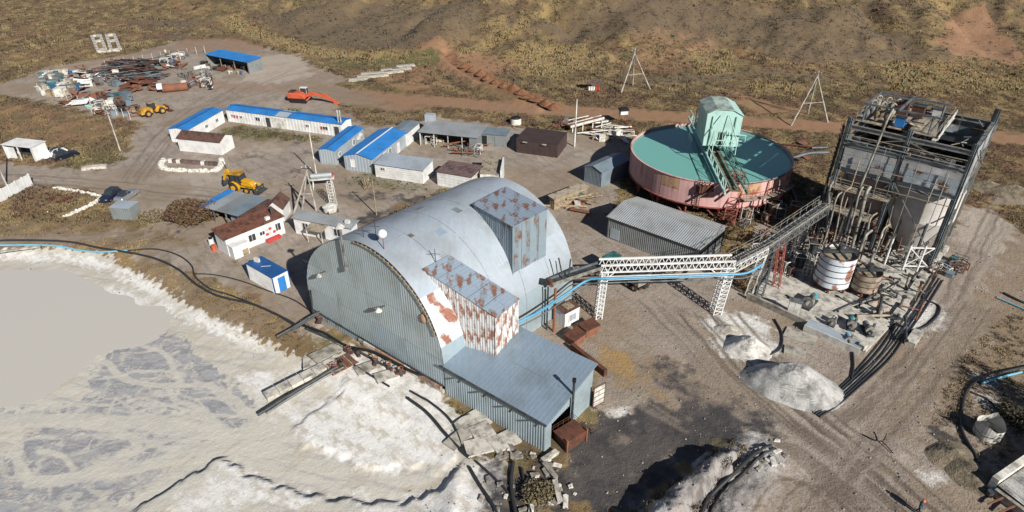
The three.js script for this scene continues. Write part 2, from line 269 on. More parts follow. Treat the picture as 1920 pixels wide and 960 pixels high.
{ // finer braided channels fanning out over the wet mud
  const r = rng(77); const run = (u, v, a, len, w, depth) => { const pts = [[u, v]]; let x = u, y = v, t = a; for (let k = 0; k < len; k++) { t += (r() - 0.5) * 0.7; x += Math.cos(t) * 16; y += Math.sin(t) * 9; pts.push([x, y]); if (depth > 0 && r() < 0.3) run(x, y, t + (r() < 0.5 ? -0.6 : 0.6), Math.floor(len * 0.6), w * 0.7, depth - 1); } stripe('chan', pts, w, 0.9, PW); };
  for (const [u, v, a] of [[470, 785, 3.6], [440, 810, 3.3], [430, 815, 3.1], [420, 800, 3.9], [400, 830, 3.0], [460, 770, 4.1], [330, 850, 3.2], [260, 870, 3.3], [350, 700, 3.6], [200, 760, 3.0], [100, 820, 3.2]]) run(u, v, a, 10, 0.42, 2);
  for (let k = 0; k < 26; k++) { const u = 60 + r() * 540, v = 860 + r() * 110; stripe('chan', [[u, v], [u - 40, v + 6 + r() * 8], [u - 90, v + 14 + r() * 14]], 0.25, 0.5, PW); }
}
stripe('white', [[500, 790], [530, 820], [600, 850], [640, 870], [740, 920]], 0.8, 0, PW);
area('white', [[590, 650], [660, 672], [760, 700], [830, 740], [850, 780], [800, 790], [700, 730], [610, 700]], 0.85, -0.2); area('white', [[520, 700], [620, 700], [640, 730], [540, 790], [490, 780]], 0.6, -0.6); area('white', [[640, 900], [760, 920], [830, 900], [870, 870], [900, 880], [860, 960], [700, 980]], 0.6, -0.4); area('white', [[330, 930], [430, 880], [480, 910], [420, 980], [300, 990]], 0.6, -0.6); area('white', [[700, 640], [640, 640], [590, 610], [560, 620], [590, 660], [680, 680]], 0.5, 0);
// the coal yard below the lean-to, darker patches, ochre stains
area('coal', [[1030, 890], [1060, 830], [1130, 785], [1240, 760], [1330, 720], [1420, 760], [1480, 810], [1440, 830], [1380, 820], [1330, 850], [1180, 960], [1060, 930], [1000, 1000], [960, 940]], 0.95);
stripe('coal', [[1240, 690], [1330, 740], [1420, 800]], 4, 0.5);
area('coal', [[600, 440], [700, 395], [760, 380], [720, 420], [640, 440]], 0.5);
stripe('coal', [[455, 285], [520, 310], [580, 335]], 1.6, 0.55); stripe('coal', [[530, 252], [565, 275], [590, 290]], 1.4, 0.5); stripe('coal', [[640, 368], [720, 372], [780, 378]], 4, 0.45);  // darker stripes across the courtyard, laid in the coal colour
area('coal', [[900, 880], [980, 850], [1040, 900], [1000, 980], [900, 980]], 0.55);
area('ochre', [[1100, 660], [1150, 650], [1230, 720], [1270, 750], [1200, 745], [1130, 700]], 0.9);
stripe('ochre', [[1250, 765], [1290, 748]], 1.0, 0.8);
area('ochre', [[1140, 880], [1200, 865], [1210, 880], [1160, 895]], 0.6);
area('ochre', [[730, 890], [800, 880], [880, 840], [840, 900], [760, 910]], 0.5, -0.5);
area('white', [[1310, 600], [1360, 585], [1440, 600], [1470, 650], [1420, 690], [1350, 665]], 0.75);
area('white', [[1700, 570], [1770, 560], [1775, 610], [1710, 650], [1680, 620]], 0.7);
area('white', [[1140, 765], [1180, 755], [1180, 785], [1140, 790]], 0.8);
area('white', [[1380, 830], [1410, 805], [1440, 820], [1400, 850]], 0.7);
area('white', [[1440, 880], [1475, 855], [1460, 890], [1400, 930]], 0.8);
area('dark', [[1740, 820], [1800, 800], [1830, 860], [1880, 900], [1830, 920], [1770, 880]], 0.7);
area('dark', [[280, 430], [400, 420], [400, 432], [290, 440]], 0.5);
// tyre tracks, in pairs
const rut = (pts, n, du, dv, w = 0.32, v = 0.6) => { for (let k = 0; k < n; k++) { const e = (k % 2) * 0.35, q = pts.map(([a, c], i) => [a + du * (k + e) + 6 * Math.sin(k * 2.3 + i), c + dv * (k + e) + 4 * Math.sin(k * 1.7 + i * 1.3)]); stripe('track', q, w * (0.9 + 0.9 * ((k * 37) % 10) / 10), v * (0.6 + 0.6 * ((k * 53) % 10) / 10)); } };
rut([[1260, 590], [1330, 680], [1430, 775], [1560, 870], [1700, 990]], 12, 11, 0, 0.3, 0.75); rut([[1180, 560], [1240, 620], [1300, 690], [1360, 760]], 6, 12, 2, 0.3, 0.5);
rut([[-20, 316], [160, 330], [330, 346], [540, 364]], 9, 0, 4, 0.3, 0.5); rut([[222, 335], [270, 262], [340, 204], [420, 160]], 8, 7, 1, 0.3, 0.55); rut([[420, 165], [500, 140], [560, 118], [600, 108]], 5, 4, 8, 0.4, 0.4);
rut([[1915, 370], [1855, 490], [1775, 645], [1620, 790]], 7, -9, 0, 0.3, 0.5); rut([[1800, 560], [1720, 680], [1620, 800], [1520, 900]], 8, 9, 3, 0.3, 0.5);
for (let k = 0; k < 11; k++) stripe('track', [[1370 + k * 15, 985], [1395 + k * 18, 920 - k * 2], [1460 + k * 15, 885 + k * 4], [1530 + k * 12, 930 + k * 5], [1560 + k * 12, 1000]], 0.24, 0.3 + 0.25 * (k % 3));
for (let k = 0; k < 7; k++) stripe('track', [[1440 + k * 8, 830], [1520 + k * 12, 890 + k * 3], [1600 + k * 16, 960 + k * 4]], 0.26, 0.6);
rut([[560, 150], [760, 178], [1000, 200], [1200, 212]], 5, 0, 7, 0.4, 0.4); rut([[-20, 438], [200, 436], [390, 418]], 5, 0, 4, 0.3, 0.45); rut([[480, 280], [560, 310], [660, 345], [760, 372]], 6, 3, 8, 0.3, 0.35); rut([[960, 300], [1000, 330], [1060, 360], [1090, 430]], 6, 12, -3, 0.3, 0.35); rut([[1080, 640], [1160, 690], [1260, 750]], 6, 4, 12, 0.35, 0.4);
// relief: basin of the pond, eroded edges of the crust, spoil banks, the trench
area('basin', [[-140, 470], [120, 466], [215, 482], [335, 555], [430, 615], [520, 652], [600, 700], [650, 735], [760, 790], [840, 860], [850, 930], [800, 1060], [-160, 1060]], 1, PW / 2);
area('bank', [[230, 975], [290, 935], [345, 900], [385, 875], [420, 858], [450, 880], [520, 905], [580, 925], [640, 940], [700, 945], [790, 935], [850, 900], [880, 860], [980, 880], [900, 1060], [180, 1060]], 1, PW + 0.3);
area('bank', [[640, 735], [590, 770], [548, 800], [570, 830], [620, 850], [700, 880], [770, 870], [830, 885], [862, 850], [880, 830], [830, 760], [740, 690], [660, 700]], 0.55, PW + 0.3);
area('mound', [[1195, 985], [1260, 920], [1345, 850], [1370, 842], [1360, 880], [1290, 960], [1240, 1040], [1140, 1040]], 1, 1.2);
area('spoil', [[1215, 975], [1275, 915], [1350, 850], [1400, 818], [1450, 815], [1480, 850], [1440, 900], [1370, 990], [1300, 1040], [1170, 1040]], 1, 0.8);
stripe('trench', [[835, 108], [880, 140], [950, 175], [1030, 203]], 2.2, 1);
bake(); indexLayers();

// ---------------------------------------------------------------- relief
function groundHeight(x, z) {
  let h = hill(x, z);
  if (z > -250 && z < -27 && Math.abs(x) < 170) {
    const bits = near(x, z), wx = x + (sn(N2, x / 9, z / 9) - 0.5) * 1.4, wz = z + (sn(N2, x / 9 + 0.5, z / 9) - 0.5) * 1.4;
    const b = (bits & BIT.basin ? mask('basin', x, z) : 0); h += b * PW;
    if (b > 0.02 || z > -60) h += (bits & BIT.bank ? mask('bank', wx, wz) : 0) * 0.5 * smooth(0.02, 0.4, b);
    const m = (bits & BIT.mound ? mask('mound', wx, wz) : 0), m2 = (bits & BIT.spoil ? mask('spoil', x, z) : 0); if (m + m2 > 0) h += m * 1.7 + m2 * (1.15 + 1.3 * (sn(N4, x / 11, z / 11) - 0.5)) + Math.max(m, m2) * 0.5 * (sn(N3, x / 9, z / 9) - 0.5);
    const t = (bits & BIT.trench ? mask('trench', x, z) : 0), t2 = (bits & BIT.trench ? mask('trench', x + 2.6, z - 1.6) : 0); if (t > 0) h -= t * 0.9; if (t2 > 0) h += t2 * (0.7 + 1.1 * (sn(N3, x / 14, z / 14) - 0.3));
    const w = (bits & BIT.weed ? mask('weed', x, z) : 0) + (1 - (bits & BIT.dirt ? mask('dirt', x, z) : 0)) * (1 - b) * 0.6; h += 0.28 * w * (sn(N2, x / 11, z / 11) - 0.5) + 0.05 * (sn(N3, x / 7, z / 7) - 0.5);
    h += (bits & BIT.track ? mask('track', wx, wz) : 0) * -0.05; if (bits & BIT.white) h += mask('white', x, z) * 0.09 * (sn(N4, (x + z) / 8, (z - x) / 4) - 0.5); if (b > 0.1) h += 0.05 * b * (sn(N4, x / 10, z / 3) - 0.5);
  } else h += 0.25 * (sn(N2, x / 15, z / 15) - 0.5);
  return h;
}
// ---------------------------------------------------------------- colour of the soil
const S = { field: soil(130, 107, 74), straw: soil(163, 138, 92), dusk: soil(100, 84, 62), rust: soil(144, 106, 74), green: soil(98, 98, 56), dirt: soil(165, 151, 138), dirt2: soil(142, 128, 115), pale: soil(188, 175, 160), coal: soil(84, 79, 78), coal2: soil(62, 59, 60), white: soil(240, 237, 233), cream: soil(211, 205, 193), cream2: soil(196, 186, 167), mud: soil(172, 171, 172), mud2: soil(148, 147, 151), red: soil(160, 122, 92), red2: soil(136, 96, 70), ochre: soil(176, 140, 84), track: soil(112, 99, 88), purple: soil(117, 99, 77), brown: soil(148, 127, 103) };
const rgb = [0, 0, 0];
const lay = (c, t) => { if (t <= 0) return; if (t > 1) t = 1; rgb[0] += (c[0] - rgb[0]) * t; rgb[1] += (c[1] - rgb[1]) * t; rgb[2] += (c[2] - rgb[2]) * t; };
function soilColour(x, z) {
  const a = sn(N1, x / 60, z / 60), b = sn(N2, x / 23, z / 23), c = sn(N4, x / 9, z / 9), f = sn(N3, x / 6, z / 6), g = fine(N3, x / 3.1 + 0.3, z / 3.1), s = sn(N4, x / 7 + 0.37, z / 12);
  // dry steppe grass
  rgb[0] = S.field[0]; rgb[1] = S.field[1]; rgb[2] = S.field[2];
  lay(S.dusk, smooth(0.45, 0.75, a) * 0.75); lay(S.rust, smooth(0.5, 0.8, sn(N1, x / 41 + 0.3, z / 41)) * 0.6);
  const up = hillFoot(x) - z; if (up > 0) lay(S.purple, smooth(0, 25, up) * smooth(0.35, 0.6, sn(N1, x / 90 + 0.6, z / 90)) * 0.8);
  lay(S.straw, smooth(0.5, 0.8, b) * 0.7); lay(S.straw, smooth(0.52, 0.85, s) * 0.5); lay(S.green, smooth(0.62, 0.9, sn(N2, x / 31 + 0.2, z / 31)) * 0.5); lay(S.dusk, smooth(0.55, 0.85, c) * 0.7);
  const reeds = Math.exp(-Math.pow((x + 66 + (z + 200) * 0.75) / 8, 2)) * smooth(-150, -185, z); lay(S.straw, reeds * 0.8);
  if (z > -249 && z < -28 && Math.abs(x) < 168) {
    const bits = near(x, z), wx = x + (sn(N2, x / 13, z / 13) - 0.5) * 4 + (f - 0.5) * 0.8, wz = z + (sn(N2, x / 13 + 0.4, z / 13 + 0.4) - 0.5) * 4 + (c - 0.5) * 1.2;
    const vx = x + (sn(N2, x / 5, z / 5) - 0.5) * 1.6 + (f - 0.5) * 0.5, vz = z + (sn(N2, x / 5 + 0.4, z / 5 + 0.4) - 0.5) * 1.6 + (g - 0.5) * 0.3;
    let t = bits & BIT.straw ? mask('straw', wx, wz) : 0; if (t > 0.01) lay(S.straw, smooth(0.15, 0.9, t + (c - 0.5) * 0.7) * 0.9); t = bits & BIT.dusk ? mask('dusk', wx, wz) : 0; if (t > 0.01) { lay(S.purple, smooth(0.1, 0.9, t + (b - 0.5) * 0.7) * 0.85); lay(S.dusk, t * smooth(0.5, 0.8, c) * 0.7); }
    t = bits & BIT.red ? mask('red', wx, wz) : 0; if (t > 0.01) { lay(S.red, smooth(0.15, 0.8, t + (c - 0.5) * 0.8)); lay(S.red2, t * smooth(0.55, 0.8, f) * 0.7); }
    const redness = bits & BIT.red ? mask('red', wx, wz) : 0; t = bits & BIT.dirt ? mask('dirt', wx, wz) : 0; if (t > 0.01) { const k = smooth(0.25, 0.7, t + (b - 0.5) * 0.5 + (c - 0.5) * 0.4) * (1 - 0.65 * redness); lay(S.dirt, k); lay(S.dirt2, k * smooth(0.45, 0.8, c) * 0.75); lay(S.track, k * smooth(0.6, 0.85, f) * 0.35); lay(S.pale, k * smooth(0.6, 0.9, b) * 0.5); lay(S.track, k * smooth(0.62, 0.78, sn(N4, (x * 0.6 + z * 0.8) / 16, (z * 0.6 - x * 0.8) / 2.6)) * 0.4); lay(S.pale, k * smooth(0.66, 0.82, sn(N4, x / 3.3 + 0.4, z / 3.3)) * 0.45); lay(S.dusk, k * smooth(0.72, 0.92, g) * 0.5); lay(S.pale, k * smooth(0.3, 0.12, g) * 0.4); lay(S.brown, k * smooth(0.5, 0.72, sn(N1, x / 37 + 0.7, z / 37)) * 0.55); }
    t = bits & BIT.brown ? mask('brown', wx, wz) : 0; if (t > 0.01) { lay(S.brown, smooth(0.15, 0.9, t + (c - 0.5) * 0.9) * 0.8); lay(S.dirt2, t * smooth(0.55, 0.75, sn(N4, (x * 0.7 - z * 0.7) / 14, (x * 0.7 + z * 0.7) / 2.5)) * 0.7); }
    t = bits & BIT.pale ? mask('pale', wx, wz) : 0; if (t > 0.01) lay(S.pale, smooth(0.2, 0.9, t + (c - 0.5) * 0.5) * 0.9);
    t = bits & BIT.olive ? mask('olive', wx, wz) : 0; if (t > 0.01) { lay(S.green, smooth(0.2, 0.8, t + (f - 0.5) * 0.7) * 0.85); lay(S.straw, t * smooth(0.55, 0.8, c) * 0.6); }
    t = bits & BIT.weed ? mask('weed', wx, wz) : 0; if (t > 0.01) { lay(S.field, smooth(0.2, 0.8, t + (f - 0.5) * 0.8) * 0.8); lay(S.dusk, t * smooth(0.5, 0.75, c) * 0.6); lay(S.straw, t * smooth(0.6, 0.8, f) * 0.6); }
    t = bits & BIT.cream ? mask('cream', vx, vz) : 0;
    if (t > 0.01) {
      const k = smooth(0.3, 0.7, t + (c - 0.5) * 0.5); lay(S.cream, k); const flow = sn(N4, (x * 0.8 + z * 0.55) / 7, (z * 0.85 - x * 0.45) / 30), flow2 = sn(N4, x / 20, z / 3.4);
      lay(S.cream2, k * smooth(0.45, 0.75, flow) * 0.8); lay(S.mud, k * smooth(0.62, 0.8, flow2) * 0.35); lay(S.white, k * smooth(0.66, 0.85, flow) * 0.35); lay(S.mud, k * smooth(0.6, 0.74, sn(N4, (x * 0.9 + z * 0.3) / 30, (z * 0.95 - x * 0.25) / 2.2)) * 0.45);
      const m = mask('mud', vx, vz); if (m > 0.01) { const ch = Math.min(smooth(0.012, 0.05, Math.abs(sn(N1, x / 26 + 0.1, z / 16) - 0.5)), smooth(0.01, 0.05, Math.abs(sn(N2, x / 19, z / 9 + 0.3) - 0.5))), q = smooth(0.26, 0.5, m + (flow - 0.5) * 0.45 + (c - 0.5) * 0.4 + (f - 0.5) * 0.45 + (g - 0.5) * 0.15) * (0.2 + 0.8 * ch); lay(S.mud, q); lay(S.mud2, q * smooth(0.42, 0.7, sn(N4, x / 4.1, z / 3.0)) * 0.9); lay(S.cream2, q * smooth(0.7, 0.85, f) * 0.5); }
    }
    t = bits & BIT.chan ? mask('chan', x + (f - 0.5) * 0.35 + (c - 0.5) * 0.5, z + (g - 0.5) * 0.1 + (b - 0.5) * 0.6) : 0; if (t > 0.01) lay(S.cream, smooth(0.05, 0.75, t) * 0.8);
    t = bits & BIT.white ? mask('white', vx, vz) : 0; if (t > 0.01) { const k = smooth(0.2, 0.85, t + (c - 0.5) * 0.7 + (f - 0.5) * 0.2 + (sn(N4, (x * 0.8 + z * 0.6) / 22, (z * 0.8 - x * 0.6) / 5) - 0.5) * 0.6); lay(S.white, k * 0.95); lay(S.cream2, k * smooth(0.52, 0.75, sn(N4, (x + z) / 9 + 0.2, (z - x) / 4)) * 0.7); lay(S.mud, k * smooth(0.7, 0.85, sn(N4, (x + z) / 5, (z - x) / 1.8)) * 0.5); }
    t = bits & BIT.coal ? mask('coal', wx, wz) : 0; if (t > 0.01) { const k = smooth(0.2, 0.7, t + (c - 0.5) * 0.5); lay(S.coal, k * 0.95); lay(S.coal2, k * smooth(0.45, 0.75, c) * 0.8); lay(S.dirt2, k * smooth(0.72, 0.9, b) * 0.6); }
    t = bits & BIT.ochre ? mask('ochre', wx, wz) : 0; if (t > 0.01) lay(S.ochre, smooth(0.2, 1.15, t + (c - 0.5) * 1.3 + (f - 0.5) * 0.5) * 0.75);
    t = bits & BIT.dark ? mask('dark', wx, wz) : 0; if (t > 0.01) lay(S.coal2, smooth(0.3, 0.7, t + (c - 0.5) * 0.9) * 0.85);
    t = bits & BIT.spoil ? mask('spoil', vx, vz) : 0; if (t > 0.01) { lay(S.mud, smooth(0.2, 0.6, t) * 0.75); lay(S.coal, t * smooth(0.5, 0.7, c) * 0.8); lay(S.white, t * smooth(0.62, 0.75, b) * 0.7); lay(S.field, t * smooth(0.6, 0.75, f) * 0.6); }
    t = bits & BIT.track ? mask('track', x + (c - 0.5) * 0.5, z + (b - 0.5) * 0.6) : 0; if (t > 0.01) lay(S.track, t * (0.9 + 0.9 * c)); if (t > 0.01 && t < 0.4) lay(S.pale, t * 0.9 * f);
    t = bits & BIT.trench ? mask('trench', wx, wz) : 0; if (t > 0.01) lay(S.red2, t * 0.8);
  }
  const wet = z > -90 && x < 0 ? mask('cream', x, z) : 0, gr = g * (1 - 0.7 * wet) + 0.5 * 0.7 * wet, v = 0.88 + 0.24 * gr * 0.6 + 0.14 * (f - 0.3); rgb[0] *= v; rgb[1] *= v; rgb[2] *= v;
}
const LUT = new Uint8Array(4097); for (let i = 0; i <= 4096; i++) LUT[i] = Math.round(clamp(toS(i / 4096)) * 255);
function soilTexture(w, h, x0, x1, z0, z1) {
  const d = new Uint8Array(w * h * 4);
  for (let j = 0; j < h; j++) { const z = z1 + (z0 - z1) * (j + 0.5) / h; for (let i = 0; i < w; i++) { soilColour(x0 + (x1 - x0) * (i + 0.5) / w, z); const k = (j * w + i) * 4; d[k] = LUT[Math.min(4096, rgb[0] * 4096 | 0)]; d[k + 1] = LUT[Math.min(4096, rgb[1] * 4096 | 0)]; d[k + 2] = LUT[Math.min(4096, rgb[2] * 4096 | 0)]; d[k + 3] = 255; } }
  const t = new THREE.DataTexture(d, w, h); t.magFilter = THREE.LinearFilter; t.minFilter = THREE.LinearMipmapLinearFilter; t.generateMipmaps = true; t.colorSpace = THREE.SRGBColorSpace; t.needsUpdate = true; return t;
}
const gritBump = texture(512, 512, (x, y, o) => { const v = 0.55 * sn(N3, x, y) + 0.45 * sn(N4, x * 2, y * 2); o[0] = o[1] = o[2] = v; }, false);
function sheetGeo(x0, x1, z0, z1, nx, nz, skirt = true) {
  const pos = [], uv = [], idx = [], nor = [], row = nx + 1, ex = (x1 - x0) / nx, ez = (z1 - z0) / nz, H = new Float32Array((nx + 3) * (nz + 3));
  for (let j = -1; j <= nz + 1; j++) for (let i = -1; i <= nx + 1; i++) H[(j + 1) * (nx + 3) + i + 1] = groundHeight(x0 + ex * i, z1 - ez * j);
  for (let j = 0; j <= nz; j++) for (let i = 0; i <= nx; i++) { const x = mix(x0, x1, i / nx), z = mix(z1, z0, j / nz); const k = (j + 1) * (nx + 3) + i + 1; pos.push(x, H[k], z); uv.push(i / nx, j / nz); const n = V((H[k - 1] - H[k + 1]) / (2 * ex), 1, (H[k + nx + 3] - H[k - nx - 3]) / (2 * ez)).normalize(); nor.push(n.x, n.y, n.z); }
  for (let j = 0; j < nz; j++) for (let i = 0; i < nx; i++) { const a = j * row + i, b = a + 1, c = a + row, e = c + 1; idx.push(a, b, e, a, e, c); }
  if (skirt) {
    const edge = []; for (let i = 0; i <= nx; i++) edge.push(i); for (let j = 1; j <= nz; j++) edge.push(j * row + nx); for (let i = nx - 1; i >= 0; i--) edge.push(nz * row + i); for (let j = nz - 1; j >= 0; j--) edge.push(j * row);
    const start = pos.length / 3; for (const e of edge) { pos.push(pos[e * 3], pos[e * 3 + 1] - 0.8, pos[e * 3 + 2]); uv.push(uv[e * 2], uv[e * 2 + 1]); nor.push(nor[e * 3], nor[e * 3 + 1], nor[e * 3 + 2]); }
    for (let k = 0; k < edge.length - 1; k++) idx.push(edge[k], start + k, start + k + 1, edge[k], start + k + 1, edge[k + 1]);
  }
  const g = new THREE.BufferGeometry(); g.setAttribute('position', new THREE.Float32BufferAttribute(pos, 3)); g.setAttribute('uv', new THREE.Float32BufferAttribute(uv, 2)); g.setAttribute('normal', new THREE.Float32BufferAttribute(nor, 3)); g.setIndex(idx); return g;
}
function groundSheet(name, x0, x1, z0, z1, step, tw, th, bump) {
  const g = sheetGeo(x0, x1, z0, z1, Math.round((x1 - x0) / step), Math.round((z1 - z0) / step));
  const b = gritBump.clone(); b.repeat.set((x1 - x0) / 5, (z1 - z0) / 5); b.needsUpdate = true;
  const m = new THREE.MeshStandardMaterial({ map: soilTexture(tw, th, x0, x1, z0, z1), roughness: 0.97, metalness: 0, bumpMap: b, bumpScale: bump });
  const mesh = new THREE.Mesh(g, m); mesh.name = name; mesh.receiveShadow = mesh.castShadow = true; return structure(mesh);
}
groundSheet('ground', -80, 0, -110, -28, 0.28, 1360, 1360, 0.05);
groundSheet('ground', 0, 80, -110, -28, 0.28, 1480, 1480, 0.12);
groundSheet('ground', -168, 168, -200, -110, 0.8, 2048, 800, 0.12);
groundSheet('ground', -168, -80, -110, -28, 1.2, 640, 640, 0.1);
groundSheet('ground', 80, 168, -110, -28, 1.2, 640, 640, 0.1);
groundSheet('hillside', -340, 340, -440, -200, 2.4, 1600, 700, 0.25);
{ // the country further out, a plain sheet of dry grass to the horizon
  const t = soilTexture(512, 512, 200, 360, -180, -20); t.wrapS = t.wrapT = THREE.MirroredRepeatWrapping; const gs = [];
  for (const [x0, x1, z0, z1] of [[-1500, -340, -1500, 900], [340, 1500, -1500, 900], [-340, 340, -1500, -440], [-340, 340, -28, 900], [-340, -168, -200, -28], [168, 340, -200, -28]]) {
    const nx = Math.max(2, Math.round((x1 - x0) / 40)), nz = Math.max(2, Math.round((z1 - z0) / 40)), g = sheetGeo(x0, x1, z0, z1, nx, nz, false), p = g.attributes.position, u = g.attributes.uv;
    for (let i = 0; i < p.count; i++) u.setXY(i, p.getX(i) / 160, p.getZ(i) / 160); gs.push(g);
  }
  const m = new THREE.Mesh(mergeGeometries(gs), new THREE.MeshStandardMaterial({ map: t, roughness: 1 })); m.name = 'outer_ground'; m.receiveShadow = true; structure(m);
}
{ // opaque slurry standing in the tailings pond
  const pts = [[-140, 512], [40, 508], [105, 506], [150, 520], [200, 546], [240, 560], [300, 577], [322, 600], [312, 622], [285, 640], [235, 655], [190, 668], [140, 705], [95, 735], [40, 760], [-140, 790]].map(([u, v]) => { const p = at(u, v, PW); return new THREE.Vector2(p.x, -p.z); });
  const c = new THREE.SplineCurve(pts).getPoints(150).map((p, i) => new THREE.Vector2(p.x + (sn(N2, i / 40, 0.2) - 0.5) * 1.6, p.y + (sn(N2, i / 40, 0.7) - 0.5) * 1.6));
  const g = new THREE.ShapeGeometry(new THREE.Shape(c)).rotateX(-Math.PI / 2).translate(0, PW + 0.05, 0); metreUV(g);
  const m = new THREE.Mesh(g, new THREE.MeshStandardMaterial({ color: col(...soil(208, 202, 193)), roughness: 0.35 })); m.name = 'tailings_pond_water'; m.receiveShadow = true; structure(m);
}
// ---------------------------------------------------------------- materials
const weather = texture(512, 512, (x, y, o) => { const a = sn(N1, x, y), s = sn(N3, x * 1.0, y * 0.12), f = sn(N3, x, y); const v = 0.99 - 0.07 * smooth(0.4, 0.9, a) - 0.06 * s - 0.06 * f; o[0] = v; o[1] = v * (1 - 0.015 * a); o[2] = v * (1 - 0.04 * a); });
const grime = texture(512, 512, (x, y, o) => { const a = sn(N4, x, y), b = sn(N2, x, y), f = sn(N3, x * 2, y * 2); const v = 1 - 0.28 * smooth(0.4, 0.85, a) - 0.12 * smooth(0.5, 0.9, b) - 0.12 * f; o[0] = v; o[1] = v * 0.985; o[2] = v * 0.96; });
function rustTexture(base, amount, seed, rust = [134, 84, 62], deep = [92, 60, 48]) {
  const q = seed * 0.173;
  return texture(512, 512, (x, y, o) => {
    const a = sn(N1, x + q, y + q), b = sn(N4, x + q * 2, y), st = sn(N2, x + q, y * 0.25 + q), f = sn(N3, x, y); let t = smooth(0.98 - amount, 1.18 - amount, a * 0.45 + b * 0.35 + st * 0.5 - 0.14 + (f - 0.5) * 0.16);
    const d = smooth(0.55, 0.85, f); for (let k = 0; k < 3; k++) { const r = mix(rust[k], deep[k], d) / 255, c = base[k] / 255 * (0.93 + 0.1 * f - 0.1 * smooth(0.5, 0.9, st)); o[k] = mix(c, r, t * (0.75 + 0.25 * f)); }
  });
}
const std = (color, roughness = 0.7, metalness = 0, map = null, extra = {}) => new THREE.MeshStandardMaterial({ color, roughness, metalness, map, ...extra });
const paint = (r, g, b, rough = 0.6, tex = weather, m = 5, metal = 0) => std(col(r, g, b), rough, metal, rep(tex, m));
